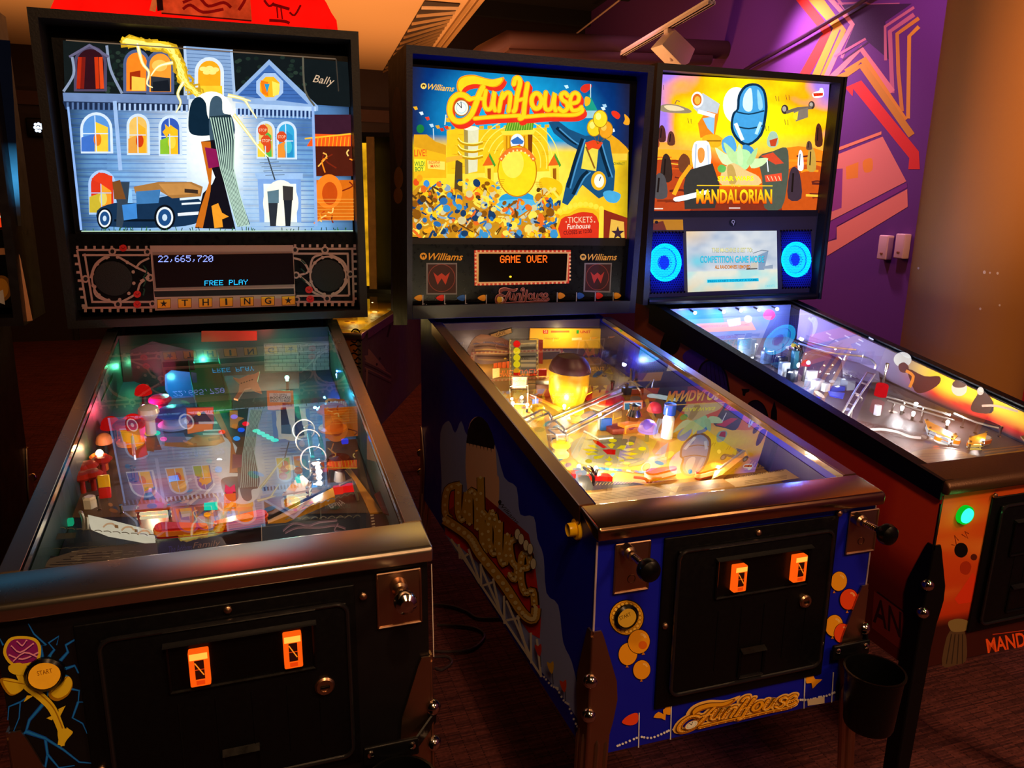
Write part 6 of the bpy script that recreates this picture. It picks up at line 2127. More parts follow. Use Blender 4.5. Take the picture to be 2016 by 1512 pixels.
    # long wire ramp
    F.wire([z6(1400, 20), z6(1150, 130), z6(880, 250), z6(545, 390)], [.075, .07, .066, .06], .0028, smooth=3)
    F.wire([z6(1420, 90), z6(1150, 180), z6(880, 300), z6(560, 435)], [.075, .07, .066, .06], .0028, smooth=3)
    F.wire([z6(1420, 190), z6(1150, 320), z6(960, 420), z6(690, 560)], [.075, .07, .066, .055], .0028, smooth=3)
    F.wire([z6(1420, 240), z6(1180, 370), z6(980, 470), z6(720, 605)], [.075, .07, .066, .055], .0028, smooth=3)
    F.wire([z6(170, 410), z6(330, 340), z6(430, 295), z6(510, 340), z6(540, 420)], [.06] * 5, .0026)
    F.wire([z6(210, 460), z6(350, 395), z6(490, 340)], [.06] * 3, .0026, smooth=0)
    F.wire([z6(490, 490), z6(560, 430), z6(640, 470), z6(720, 560)], [.06] * 4, .0026)
    F.wire([z6(600, 600), z6(620, 700), z6(625, 790)], [.05, .03, 0], .003, smooth=0)
    F.wire([z6(730, 605), z6(740, 700), z6(735, 790)], [.055, .03, 0], .003, smooth=0)
    F.wire([z6(500, 540), z6(600, 605), z6(730, 600), z6(620, 520), z6(500, 540)], [.05] * 5, .0022, smooth=0)
    F.wire([z6(940, 560), z6(1130, 660), z6(1300, 640)], [.02, .01, .01], .003, smooth=0)
    F.upright('acrylic_guide', q(z6, [(480, 600), (740, 600), (740, 795), (500, 800)]), .545, '#f0f0e0', m=ACRYL, rim='#e8e0c8')
    F.upright('black_post', q(z6, [(555, 650), (610, 640), (610, 800), (558, 800)]), .54, '#1c1a14')
    # chrome clutter at the right rear
    for x, y, h in ((205, 470, .05), (330, 360, .04), (470, 400, .06), (300, 440, .03), (160, 330, .04)):
        F.post(*z7(x, y), h, .006)
    F.channel([z7(60, 330), z7(150, 260), z7(230, 240), z7(330, 330)], [.05, .055, .055, .05], w=.05, h=.03, name='clear_ramp')
    F.channel([z7(75, 150), z7(120, 220), z7(200, 300), z7(280, 400)], [.05, .05, .05, .045], w=.045, h=.026, name='clear_ramp')
    F.plate('warning_card', q(z7, [(165, 300), (195, 265), (215, 310)]), .05, .002, '#f0c818')
    for P, L in (([z7(250, 400), z7(330, 360), z7(390, 420), z7(400, 470)], [.05, .055, .04, .0]), ([z7(430, 400), z7(480, 350), z7(470, 400), z7(500, 410)], [.03, .045, .04, .02])):
        F.wire(P, L, .0026)
    F.block('dark_bracket', *z7(340, 440), (.06, .02, .02), .0, '#1a1c2c')
    # bottom: red lane guide, black loops, flippers, white lamps
    F.plate('red_lane_guide', q(z6, [(740, 1040), (880, 1045), (1040, 1080), (1240, 1080), (1300, 1130), (1060, 1120), (800, 1090)]), .018, .010, '#e01c10', PLASTIC, art=lambda A: [A.poly(q(z6, [(870, 1065), (990, 1068), (1000, 1090), (890, 1092)]), '#ffe010'), A.poly(q(z6, [(1080, 1085), (1160, 1090), (1150, 1112), (1090, 1108)]), '#ffe010')])
    bl = mat('black_wire', '#141010', .3)
    F.wire([z6(940, 1010), z6(1010, 1060), z6(1055, 1120), z6(1060, 1200), z6(1080, 1230)], [.028, .03, .02, .004, .004], .0034, bl)
    F.wire([z6(1000, 1000), z6(1045, 1030), z6(1070, 1100)], [.03, .03, .01], .0034, bl)
    F.wire([z6(1110, 1030), z6(1090, 1090), z6(1110, 1160), z6(1200, 1190)], [.03, .02, .004, .004], .0034, bl)
    for x, y, e in ((60, 215, .14), (240, 235, .14), (1140, 355, .16), (1090, 1020, .34), (880, 1000, .22), (890, 1270, .3), (700, 250, .2), (1170, 180, .12)):
        F.bulb(*z6(x, y), .02, '#fff4d8', e * 3, (1, .86, .6), r=.0045)
    for u, v, e, c in ((1010, 760, .5, (1, .75, .3)), (1080, 700, .35, (1, .8, .4)), (1150, 820, .3, (1, .8, .4)), (1230, 880, .35, (1, .8, .4)), (1330, 880, .5, (1, .78, .4)), (1100, 880, .5, (1, .85, .5)), (1400, 900, .35, (1, .75, .5)), (1290, 820, .3, (.6, .4, 1)), (950, 690, .2, (1, .7, .5)), (1230, 710, .3, (.3, .4, 1)), (1130, 930, .35, (1, .8, .5))):
        lamp('bulb_lamp', 'POINT', F.P(u, v, .06), e * 1.9, c, .007, parent=m2.root)
    F.block('white_bracket', *z6(900, 1190), (.022, .014, .024), .0, '#e8e8e8', SOFTLIT)
    F.block('white_bracket', *z6(850, 1130), (.016, .01, .02), .0, '#e8e8e8', SOFTLIT)
    F.flipper(z7(460, 985), z7(600, 960), '#e82018', '#f8e0d0', lift=.006, m=PLASTIC)
    F.flipper(z7(880, 940), z7(760, 985), '#e84a10', '#ffe0a0', lift=.006, m=PLASTIC)
    F.plate('white_lane_guide', q(z7, [(870, 930), (1060, 800), (1075, 830), (920, 955), (850, 985)]), .02, .012, '#e8a050', PLASTIC)
    F.wire([z7(890, 925), z7(1060, 800)], [.026, .028], .0026, smooth=0)
    F.wire([z7(1140, 760), z7(1290, 840), z7(1285, 910)], [.03, .03, .0], .0032, smooth=0)
    F.bulb(*z7(890, 915), .02, '#fff0d8', .4, (1, .85, .6), r=.005)
    F.plate('gold_weave', q(z7, [(1050, 900), (1180, 840), (1230, 880), (1200, 910), (1060, 930)]), .004, .002, '#a8842c', art=lambda A: [A.line([z7(1080 + k * 22, 910), z7(1120 + k * 18, 850)], 2, '#3a2c10') for k in range(5)])
    F.wire([z6(1560, 1130), z6(1700, 1150), z6(1730, 1190)], [.02, .02, .01], .003, m=mat('red_wire', '#e04030', .3))
    F.wire([z6(1900, 1140), z6(1790, 1155), z6(1770, 1190)], [.02, .02, .01], .003, m=mat('red_wire', None))
    # apron with cards
    zc = Z(1140, 640, 3.2516)
    y0, y1 = .05, .165
    ap = lambda y: m2.zpf(y) + .03
    mb = MB('#241c18')
    mb.extr([(-w, y0, ap(y0)), (w, y0, ap(y0)), (w, y1 + .01, ap(y1 + .01)), (.1, y1 - .035, ap(y1 - .035)), (0, y1 - .04, ap(y1 - .04)), (-.1, y1 - .03, ap(y1 - .03)), (-w, y1 + .035, ap(y1 + .035))], (0, 0, -.004), '#2c2018')
    A = Art(m2.plane((0, 0, m2.pf0 + .03), (0, -m2.pf1, 1)), zc, mb=mb, m=DECAL, base=.0004)
    A.poly([(20, 1080), (470, 1030), (590, 1070), (570, 1095), (100, 1150)], '#c8a878')
    for k in range(5):
        A.line([(60 + k * 8, 1090 + k * 9), (480 + k * 14, 1045 + k * 7)], 4, '#8a7048')
    A.poly([(930, 990), (1350, 920), (1450, 975), (1000, 1040)], '#d0b080')
    A.text('TOURNAMENT GAMES', (980, 985), (1310, 935), 14, '#5a4424', .01)
    for k in range(3):
        A.line([(1060, 1000 + k * 10), (1330, 965 + k * 8)], 3, '#8a7048')
    A.poly([(520, 1025), (920, 985), (1000, 1035), (620, 1080)], '#a87c30')
    A.poly([(580, 1040), (640, 1032), (620, 1075), (590, 1060)], '#e8c070')
    for k in range(4):
        A.line([(660, 1040 + k * 7), (900, 1012 + k * 8)], 3, '#7a5418')
    zz = Z(1000, 760, 6.3)
    B = Art(m2.plane((0, 0, m2.pf0 + .03), (0, -m2.pf1, 1)), zz, mb=mb, m=DECAL, base=.0015)
    B.poly([(870, 1110), (1000, 1120), (1080, 1300), (930, 1310), (880, 1260)], '#3c3a38')
    B.poly([(1080, 1190), (1560, 1200), (1700, 1230), (1060, 1300)], '#3a2430')
    for k in range(12):
        B.line([(1090 + k * 38, 1240 - k * 2), (1115 + k * 40, 1205 - k * 1)], 7, '#c8a860')
    sub(F.obj, 'apron', mb)


build_pf2()
# ------------------------------------------------------------------ machine with the desert sunset backglass
m3 = Machine(x=1.6071, y=1.1246, roll=.0075, lean=-.022, yaw=0, W=.56, Wl=.5743, zl=.9113, s=.142, yb=1.1661, yr=1.19, Wb=.7148, zb0=1.0913, zb1=1.8404, hl=.026, zc0=.468, L=1.36, dl=.07, Wr=.576, bl=.0044, pf0=.832, pf1=.100,
             label='red and orange pinball machine with a desert sunset backglass and blue glowing speakers', doorbolts=[])


LIT3 = lit('backlit_print_bright', 1.45)


def build_m3():
    mc = m3
    mb = mc.cabinet_mesh('#1c0c0c', front='#2a1010', inner='#1a1428')
    sz = Z(1200, 640, 4.725)
    W2 = mc.W / 2
    sd = mc.plane((-W2, 0, 0), (-1, 0, 0))
    b = Art(sd, ID, mb=mb, base=.0004)
    # left side print: brown dusk turning to red towards the front
    h = b._up()
    n = 40
    vs, cs, fs = [], [], []
    for i in range(n + 1):
        y = .004 + (mc.L - .004) * i / n
        for j in range(9):
            zt = mc.ztop(y) - .03
            z = mc.zc0 + (zt - mc.zc0) * j / 8
            t, k = i / n, j / 8
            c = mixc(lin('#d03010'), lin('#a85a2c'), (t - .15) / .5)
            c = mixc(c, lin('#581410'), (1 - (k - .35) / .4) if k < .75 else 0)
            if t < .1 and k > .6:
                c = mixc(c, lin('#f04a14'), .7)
            vs.append((-W2 - h, y, z))
            cs.append(tuple(float(x) for x in c))
    for i in range(n):
        for j in range(8):
            fs.append((i * 9 + j, i * 9 + j + 1, i * 9 + j + 10, i * 9 + j + 9))
    mb.add(vs, fs, cs, DECAL)
    b.z = sz
    b.poly(curve([(560, 0), (640, 60), (660, 170), (620, 260), (540, 280), (470, 200)], 4, True), '#08060c')
    b.poly(curve([(680, 300), (720, 240), (790, 225), (860, 260), (900, 300), (880, 340), (820, 420), (740, 400)], 3, True), '#5a3a9a')
    for P, c in (([(815, 520), (830, 410), (870, 345), (945, 318), (1030, 360), (1090, 450), (1112, 560), (1105, 640), (900, 600)], '#0c080e'), ([(830, 520), (845, 420), (880, 360), (945, 335), (1020, 372), (1075, 460), (1095, 560), (1090, 630), (900, 590)], '#3c2a80')):
        b.poly(curve(P, 3, True), c)
    for k in range(5):
        b.line([(900 + k * 36, 350 + abs(k - 1) * 14), (915 + k * 40, 560)], 6, '#1c1440')
    b.poly([(1228, 592), (1305, 595), (1300, 620), (1270, 632), (1262, 660), (1240, 655), (1238, 620)], '#140a10')
    for P, c in (([(1290, 740), (1320, 705), (1380, 698), (1440, 745), (1475, 830), (1470, 880), (1350, 800)], '#140a10'), ([(1300, 740), (1328, 715), (1378, 710), (1430, 752), (1458, 830), (1450, 865), (1350, 795)], '#2a1a38')):
        b.poly(curve(P, 3, True), c)
    b.poly([(1535, 705), (1560, 800), (1560, 890), (1500, 870), (1505, 800)], '#140a10')
    b.z = Z(1640, 900, 2.4707)
    b.poly([(200, 650), (360, 765), (355, 955), (190, 830)], '#7a2420')
    b.line([(215, 655), (362, 765)], 8, '#2a0c14')
    b.text('AN', (195, 800), (330, 880), 130, '#300c14', bold=.015, up=(5, -125))
    b.poly([(430, 110), (540, 190), (530, 230), (455, 195)], '#d83a14')
    # front print
    fz = Z(1640, 900, 2.4707)
    a = Art(mc.plane((0, 0, 0), (0, -1, 0)), fz, mb=mb, base=.0004)

    def fr(s, t):
        nn = noise.noise((s * 3, t * 9, .5))
        c = mixc(lin('#e85a1c'), lin('#c83410'), t * 1.2)
        c = mixc(c, lin('#f08a34'), max(0, nn) * 1.2)
        c = mixc(c, lin('#3c1410'), (t - .68 + nn * .05) / .08)
        return c
    x0 = mc.on(*fz(545, 190), (0, 0, 0), (0, 1, 0))
    h = a._up()
    vs, cs, fs = [], [], []
    for j in range(31):
        for i in range(25):
            s, t = i / 24, j / 30
            vs.append((-W2 + .004 + (2 * W2 - .008) * s, -h, (mc.zl - .03) * (1 - t) + (mc.zc0 + .002) * t))
            cs.append(tuple(float(x) for x in fr(s, t)))
    for j in range(30):
        for i in range(24):
            k = j * 25 + i
            fs.append((k, k + 1, k + 26, k + 25))
    mb.add(vs, fs, cs, DECAL)
    a.line([(575, 425), (600, 430), (590, 380), (610, 405)], 5, '#7a1c0c')
    a.line([(625, 375), (655, 395), (640, 360), (660, 372)], 5, '#7a1c0c')
    a.ell(622, 452, 33, 36, '#0c0608')
    a.poly(curve([(620, 520), (650, 505), (672, 530), (655, 570), (620, 560)], 3, True), '#b03010')
    a.ell(684, 486, 16, 16, '#5a1c10')
    a.poly([(590, 690), (680, 560), (720, 640), (670, 705), (610, 715)], '#e83a18')
    # folded brown sack as a plain stand-in
    a.poly(curve([(565, 850), (600, 820), (640, 850), (650, 920), (645, 990), (600, 1010), (530, 1015), (545, 900)], 3, True), '#5a4430')
    a.poly(curve([(560, 800), (610, 785), (660, 800), (650, 840), (600, 850), (570, 840)], 3, True), '#8a7448')
    for k in range(4):
        a.line([(575 + k * 18, 860), (550 + k * 26, 1005)], 5, '#33261c')
    a.line([(775, 862), (1100, 820)], 4, '#c83c1c')
    a.text('MANDALORIAN', (752, 954), (1215, 868), 72, '#ff5a1c', bold=.02, shear=.05)
    mb.build('cabinet', mc.root)
    # black tapered side armour and wide lockdown bar
    for sx in (-1, 1):
        g = MB(m=BLACK)
        w = mc.Wr / 2
        y0, y1 = -.004, mc.yr + .05
        t0, t1 = mc.ztop(y0), mc.ztop(y1)
        g.extr([(sx * (w + .003), y0, t0 - .042), (sx * (w + .003), y1, t1 - .074), (sx * (w + .003), y1, t1), (sx * (w + .003), y0, t0 - .002)], (-sx * .006, 0, 0))
        g.extr([(sx * (w + .003), y0, t0), (sx * (w + .003), y0, t0 - .004), (sx * (w - .026), y0, t0 - .004), (sx * (w - .026), y0, t0)], (0, y1 - y0, t1 - t0))
        g.build('side_armor', mc.root)
    g = MB(m=BROWN)
    w, zl = mc.Wl / 2, mc.zl
    rprism(g, [(-w, -.016, zl - .028), (-w, -.02, zl - .01), (-w, -.008, zl + .001), (-w, mc.dl, mc.ztop(mc.dl)), (-w, mc.dl, mc.ztop(mc.dl) - .012), (-w, .006, zl - .03)], (2 * w, 0, 0), .006, seg=4)
    g.build('lockdown_bar', mc.root)
    mc.glass()
    mc.legs(BLACK, plain=True, ztop=.30)
    zf3 = Z(1640, 900, 2.4707)
    # green start button, coin door
    s = mc.on(*zf3(645, 282), (0, -.006, 0), (0, 1, 0))
    mb = MB('#0a6a20', lit('green_button_rim', 1.0))
    mb.lathe([(.0205, 0), (.0205, .008), (.018, .011), (.017, .009), (0, .009)], (s.x, 0, s.z), (0, -1, 0), 30, col='#08c020')
    st = mb.build('start_button', mc.root)
    mb = MB('#30ffc0', lit('green_lens', 1.8))
    mb.lathe([(.0168, .008), (.016, .0115), (.008, .0125), (0, .013)], (s.x, 0, s.z), (0, -1, 0), 30)
    sub(st, 'button_lens', mb)
    lamp('button_lamp', 'POINT', (s.x, -.05, s.z), .05, (.2, 1, .2), .02, parent=mc.root)
    e = mc.on(*zf3(690, 250), (0, 0, 0), (0, 1, 0))
    x0 = mc.on(*zf3(730, 400), (0, 0, 0), (0, 1, 0)).x
    zt = mc.on(*zf3(860, 180), (0, 0, 0), (0, 1, 0)).z
    zb = mc.on(*zf3(740, 830), (0, 0, 0), (0, 1, 0)).z
    mc.doorbolts = [(mc.on(*zf3(776, 182), (0, 0, 0), (0, 1, 0)).x, mc.on(*zf3(776, 182), (0, 0, 0), (0, 1, 0)).z)]
    fr_ = (x0, -x0, zb, zt)
    dr = (x0 + .025, -x0 - .025, zb + .02, zt - .02)
    mc.coin_door(fr_, dr, (x0 + .07, -x0 - .07, zt - .14, zt - .06), [], (-x0 - .05, zb + .1, .012), (-.05, .05, zb + .04, zb + .1))
    # ---------------- head
    bx = mc.backbox_mesh('#0b0a0d', m=mat('black_leather_paint', None, .42, noise_scale=250, bump=.2), depth=.2)
    ob = bx.build('backbox', mc.root)
    z = Z(1240, 100, 4.2)
    mb = MB('#101820', LIT3)
    mc.slab(mb, -.337, .337, 1.395, 1.822, .0505, .004, '#0c0a10', BLACK)
    a = Art(mc.bb(.05), z, m=LIT3, mb=mb, base=.0006)

    def sky(s, t):
        n = noise.noise((s * 3.2, t * 4, 2.2)) + .5 * noise.noise((s * 7, t * 9, 5))
        d = math.hypot((s - .55) * .9, (t - .35) * .75)
        c = mixc(lin('#ffee10'), lin('#ffce0a'), d / .3)
        c = mixc(c, lin('#ff9a0c'), (d + n * .16 - .27) / .12)
        c = mixc(c, lin('#9a74d8'), (d + n * .14 - .37) / .10 if t < .5 else 0)
        c = mixc(c, lin('#f0a050'), (t - .40) / .25)
        c = mixc(c, lin('#d85a10'), (t - .56 + n * .05) / .1)
        c = mixc(c, lin('#7a2a18'), (t - .80 + n * .06) / .12)
        return c
    a.grid([(190, 192), (1650, 268), (1575, 1322), (120, 1322)], 100, 80, sky)
    # pale sun, dunes and plain shapes in place of the figures
    a.ell(880, 450, 110, 150, '#e8f4f8')
    for P, c in (([(180, 830), (420, 820), (560, 850), (540, 1000), (150, 1000)], '#f0a020'), ([(1300, 800), (1600, 830), (1580, 1000), (1280, 980)], '#e87a18'), ([(150, 960), (300, 900), (520, 960), (500, 1320), (150, 1320)], '#a83c18'),
                 ([(1270, 1000), (1590, 960), (1575, 1320), (1260, 1320)], '#b84a14')):
        a.poly(curve(P, 3, True), c)
    random.seed(4)
    for k in range(26):
        x, y = random.choice(((random.uniform(200, 520), random.uniform(860, 1250)), (random.uniform(1280, 1560), random.uniform(840, 1240))))
        a.line([(x, y), (x + random.uniform(30, 90), y + random.uniform(-14, 10)), (x + random.uniform(90, 150), y + random.uniform(-8, 14))], random.uniform(8, 20), random.choice(('#f08a1c', '#7a2c14', '#ffb434', '#5a2018', '#c85014')), 3)
    for x, y, w_, hh, c in ((265, 680, 60, 130, '#4a2420'), (340, 720, 60, 110, '#5a3024'), (205, 740, 70, 110, '#8a3c24'), (300, 960, 90, 220, '#33241f'), (1560, 690, 60, 180, '#4a2418'), (1410, 900, 46, 160, '#d8dce8'), (1500, 890, 70, 190, '#b8903c'), (1360, 1090, 110, 260, '#3a2a34'), (1480, 780, 46, 70, '#5a4034'),
                            (250, 1110, 110, 200, '#4a4648')):
        a.poly(curve([(x - w_ / 2, y + hh / 2), (x - w_ * .38, y - hh * .3), (x, y - hh / 2), (x + w_ * .4, y - hh * .25), (x + w_ / 2, y + hh / 2)], 3, True), c)
        a.line([(x - w_ * .1, y - hh * .3), (x - w_ * .2, y + hh * .3)], w_ * .14, '#1c1210')
    # plain winged craft dots
    for x, y in ((262, 300), (1215, 395), (1300, 385), (490, 580), (1290, 590), (1130, 640)):
        a.line([(x - 14, y - 22), (x - 4, y + 22)], 4, '#3a2c20')
        a.line([(x + 12, y - 18), (x + 16, y + 24)], 4, '#3a2c20')
    a.poly(curve([(240, 465), (300, 440), (400, 450), (500, 490), (490, 515), (360, 515), (260, 500)], 3, True), '#8a7a60')
    a.poly(curve([(280, 455), (380, 455), (450, 490), (330, 495)], 3, True), '#d8c49a')
    a.line([(370, 440), (385, 410), (410, 420)], 8, '#6a5440')
    for x, y, r in ((1278, 485, 30), (1500, 450, 26)):
        a.ell(x, y, r, r * 1.3, '#3a302c')
        a.ell(x - 4, y - 4, r * .55, r * .75, '#a89c90')
    a.line([(1290, 510), (1380, 480), (1500, 470)], 26, '#6a5c50')
    a.poly([(1350, 500), (1470, 470), (1470, 550), (1370, 585)], '#7a6c60')
    a.poly([(1345, 520), (1390, 500), (1380, 575), (1350, 560)], '#e8d020')
    # brass telescope pointing up left
    a.poly([(560, 600), (640, 480), (740, 430), (730, 540), (700, 700), (580, 720)], '#d87a18')
    a.poly([(600, 560), (700, 540), (690, 690), (640, 640)], '#8ab8dc')
    a.poly([(520, 470), (600, 350), (740, 440), (720, 520), (640, 500), (570, 520)], '#b4bcc4')
    a.line([(560, 500), (700, 540)], 34, '#d8dce0')
    a.ell(555, 405, 50, 66, '#e8ecf0')
    a.ell(553, 405, 38, 50, '#c8641c')
    a.ell(556, 410, 24, 34, '#f4a83c')
    a.poly(curve([(600, 710), (700, 690), (770, 740), (720, 800), (620, 780)], 3, True), '#e8a41c')
    a.line([(630, 745), (750, 745)], 10, '#8a5a10')
    # tall rounded steel silo, plain
    a.poly(curve([(880, 480), (890, 370), (950, 285), (1040, 270), (1110, 320), (1135, 430), (1130, 530), (1090, 700), (970, 790), (880, 740), (830, 640), (845, 520)], 3, True), '#0e2a44')
    a.poly(curve([(900, 480), (910, 380), (960, 305), (1040, 290), (1095, 335), (1112, 430), (1108, 520), (1075, 680), (975, 765), (890, 715), (850, 630), (862, 530)], 3, True), '#3f94cc')
    a.poly(curve([(930, 450), (945, 360), (1000, 310), (1010, 480), (960, 500)], 3, True), '#c8e8f8')
    a.poly(curve([(1050, 320), (1085, 380), (1095, 470), (1060, 480)], 3, True), '#8ac4e8')
    for y in (500, 620):
        a.line([(862, y), (980, y + 24), (1108, y - 4)], 12, '#14344c', 4)
    a.line([(870, 600), (930, 740)], 30, '#d8f0fa')
    a.line([(1080, 590), (1040, 690)], 26, '#a8d4ee')
    a.poly(curve([(760, 740), (840, 700), (880, 800), (840, 860), (770, 830)], 3, True), '#4f9cd0')
    a.poly(curve([(930, 780), (1010, 800), (1030, 880), (950, 880)], 3, True), '#3a86c0')
    # pale headscarf-like pillar, green knoll and olive barrel, all plain
    a.poly(curve([(510, 860), (530, 760), (590, 745), (650, 760), (670, 880), (650, 1000), (620, 1060), (560, 1060), (530, 1000)], 3, True), '#e8eef4')
    a.line([(545, 770), (535, 980)], 12, '#a8b4c8')
    a.line([(640, 780), (650, 960)], 12, '#b8c4d8')
    a.poly(curve([(560, 820), (590, 800), (615, 830), (610, 900), (580, 930), (560, 890)], 3, True), '#d88a3a')
    a.poly(curve([(400, 900), (440, 850), (490, 890), (490, 980), (430, 1010), (400, 970)], 3, True), '#6a3820')
    a.poly([(470, 990), (680, 930), (740, 1110), (700, 1300), (450, 1310), (440, 1120)], '#33302e')
    a.line([(360, 1190), (420, 1060), (500, 950)], 34, '#e8981c')
    a.poly(curve([(1130, 740), (1160, 670), (1210, 680), (1225, 760), (1190, 800), (1140, 790)], 3, True), '#9ab8a0')
    a.poly([(1150, 740), (1220, 720), (1200, 790), (1160, 790)], '#b84020')
    a.poly(curve([(1060, 880), (1180, 830), (1290, 800), (1310, 920), (1300, 1080), (1250, 1300), (1110, 1300), (1090, 1050)], 3, True), '#4a5044')
    a.poly([(1080, 870), (1180, 840), (1270, 930), (1200, 940)], '#c84428')
    a.poly([(1110, 1030), (1250, 1010), (1255, 1075), (1120, 1085)], '#d8482c')
    for k in range(4):
        a.line([(1130 + k * 32, 1035), (1150 + k * 30, 1075)], 5, '#f4d0a0')
    for P, c in (([(840, 880), (900, 815), (980, 830), (1000, 900), (960, 980), (880, 975)], '#a8d898'), ([(700, 800), (780, 850), (850, 880), (840, 940), (760, 930)], '#c8e0a8'), ([(990, 900), (1060, 890), (1140, 890), (1090, 950), (1000, 970)], '#c0dca0'), ([(770, 760), (830, 800), (890, 880), (860, 930), (810, 880)], '#b0d490'), ([(1050, 800), (1000, 850), (960, 930), (1000, 940), (1040, 870)], '#a4cc88'), ([(900, 770), (930, 850), (930, 940), (895, 940), (880, 850)], '#bcdca0')):
        a.poly(curve(P, 3, True), c)
    a.poly(curve([(780, 960), (860, 930), (960, 990), (1060, 1040), (1060, 1110), (760, 1110), (750, 1020)], 3, True), '#d8b878')
    a.poly(curve([(800, 960), (850, 950), (880, 1080), (820, 1100)], 3, True), '#b8944c')
    a.poly(curve([(720, 970), (750, 940), (790, 960), (780, 1000), (740, 1005)], 3, True), '#5aa850')
    a.line([(1130, 900), (1140, 1000)], 8, '#e8f0f8')
    a.poly(curve([(360, 1215), (440, 1195), (640, 1150), (630, 1185), (460, 1235), (370, 1245)], 2, True), '#e8fcff')
    a.text('STAR WARS', (722, 1078), (1020, 1074), 40, '#fff010', bold=.03, spacing=1.0)
    a.line([(550, 1113), (1175, 1117)], 8, '#f8c020')
    a.text('THE', (828, 1124), (910, 1124), 22, '#f8c020', bold=.01)
    for dy, c, hh in ((0, '#7a1c08', 126), (-4, '#e84a0c', 120)):
        a.text('MANDALORIAN', (545, 1268 + dy), (1172, 1268 + dy), hh, c, bold=.05 if dy == 0 else .035)
    # upper half of the letters shades to yellow
    vs, fs_ = glyphs('MANDALORIAN', .035, 0, 1.0)
    h = a._up()
    q = a.px([(545 + 627 * x, 1264 - 120 * y) for x, y in vs])
    a.mb.add([a.to3(u, v, h) for u, v in q], fs_, [mixc(lin('#e8480c'), lin('#ffd01c'), y * 1.3) for x, y in vs], LIT3)
    a.poly([(815, 1294), (908, 1294), (908, 1306), (815, 1306)], '#c8b0a8')
    a.poly([(165, 1300), (270, 1300), (270, 1310), (165, 1310)], '#d8c8b8')
    a.poly(curve([(1508, 350), (1560, 330), (1565, 312), (1590, 312), (1600, 360), (1580, 385), (1515, 388)], 3, True), '#f4f4f4')
    a.poly([(1510, 352), (1592, 348), (1590, 372), (1516, 378)], '#e83818')
    a.text('STERN', (1518, 370), (1586, 367), 15, '#5a0c08', bold=.01)
    sub(ob, 'backglass', mb)
    # speaker and screen panel
    zs = Z(1240, 400, 4.5818)
    mb = MB('#2a2024', mat('satin_panel', None, .45, noise_scale=200, bump=.1))
    mc.slab(mb, -.337, .337, 1.11, 1.392, .036, .012, '#2a2226')
    a = Art(mc.bb(.036), zs, mb=mb, base=.0003)
    a.poly([(172, 70), (1700, 62), (1690, 118), (172, 132)], '#141014')
    a.poly([(172, 148), (478, 148), (482, 242), (172, 242)], '#e8a010')
    a.poly([(172, 190), (300, 160), (330, 242), (172, 242)], '#8a3c14')
    a.ell(240, 172, 16, 14, '#140c0c')
    a.ell(926, 176, 32, 34, '#0a090b')
    a.ring(932, 168, 12, 14, 6, '#b0b0b4')
    a.line([(936, 184), (934, 200)], 8, '#b0b0b4')
    sp = sub(ob, 'speaker_panel', mb)
    for cx, cy, rx, ry, q in ((318, 535, 148, 172, [(172, 262), (478, 262), (492, 800), (190, 812)]), (1500, 508, 135, 160, [(1364, 250), (1635, 245), (1640, 758), (1380, 765)])):
        g = MB('#1018a0', lit('blue_speaker_glow', .55, .02))
        A = Art(mc.bb(.034), zs, m=lit('blue_speaker_glow', .55), mb=g, base=.0004)

        def gl(s, t, cx=cx, cy=cy, rx=rx, ry=ry, q=q):
            x = (q[0][0] * (1 - s) + q[1][0] * s) * (1 - t) + (q[3][0] * (1 - s) + q[2][0] * s) * t
            y = (q[0][1] * (1 - s) + q[1][1] * s) * (1 - t) + (q[3][1] * (1 - s) + q[2][1] * s) * t
            d = math.hypot((x - cx) / rx, (y - cy) / ry)
            return mixc(lin('#1426ff'), lin('#160f4a'), (d - .9) / .9)
        A.grid(q, 24, 36, gl)
        for k in range(11):
            for s in (0, 1):
                t = k / 10
                x = q[0][0] * (1 - t) + q[1][0] * t if s == 0 else q[3][0] * (1 - t) + q[2][0] * t
                y = q[0][1] * (1 - t) + q[1][1] * t if s == 0 else q[3][1] * (1 - t) + q[2][1] * t
                A.ell(x, y, 8, 8, '#06040c', n=10)
        for j in range(26):
            for i in range(14):
                s, t = (i + (j % 2) * .5) / 14.5, (j + .5) / 26
                x = (q[0][0] * (1 - s) + q[1][0] * s) * (1 - t) + (q[3][0] * (1 - s) + q[2][0] * s) * t
                y = (q[0][1] * (1 - s) + q[1][1] * s) * (1 - t) + (q[3][1] * (1 - s) + q[2][1] * s) * t
                if math.hypot((x - cx) / rx, (y - cy) / ry) > 1.02:
                    A.ell(x, y, 6, 6, '#0a0a40', n=6)
        gr = sub(sp, 'speaker_grille', g)
        g = MB('#12c4ff', lit('cyan_ring', 2.2, .1, 300))
        A = Art(mc.bb(.0325), zs, m=lit('cyan_ring', 2.2), mb=g, base=.0004)
        A.ell(cx, cy, rx, ry, '#08b8ff', n=44)
        A.ell(cx - 8, cy, rx * .76, ry * .78, '#0a3cc8', n=40)
        A.ell(cx - 14, cy, rx * .72, ry * .75, '#10a8f8', n=40)
        A.ell(cx - 16, cy, rx * .36, ry * .37, '#0a28c0', n=30)
        for j in range(-11, 12):
            for i in range(-11, 12):
                x, y = cx + (i + (j % 2) * .5) * rx / 11, cy + j * ry / 11
                d = math.hypot((x - cx) / rx, (y - cy) / ry)
                if d < .97:
                    A.ell(x, y, rx * .034, ry * .034, '#0888e0' if d > .4 else '#081c90', n=6)
        ring_ = sub(sp, 'speaker_light_ring', g)
        p = mc.bb(0)(*zs(cx, cy))
        lamp('speaker_lamp', 'POINT', (p.x, p.y - .17, p.z - .02), 2.6, (.03, .14, 1), .006, parent=mc.root)
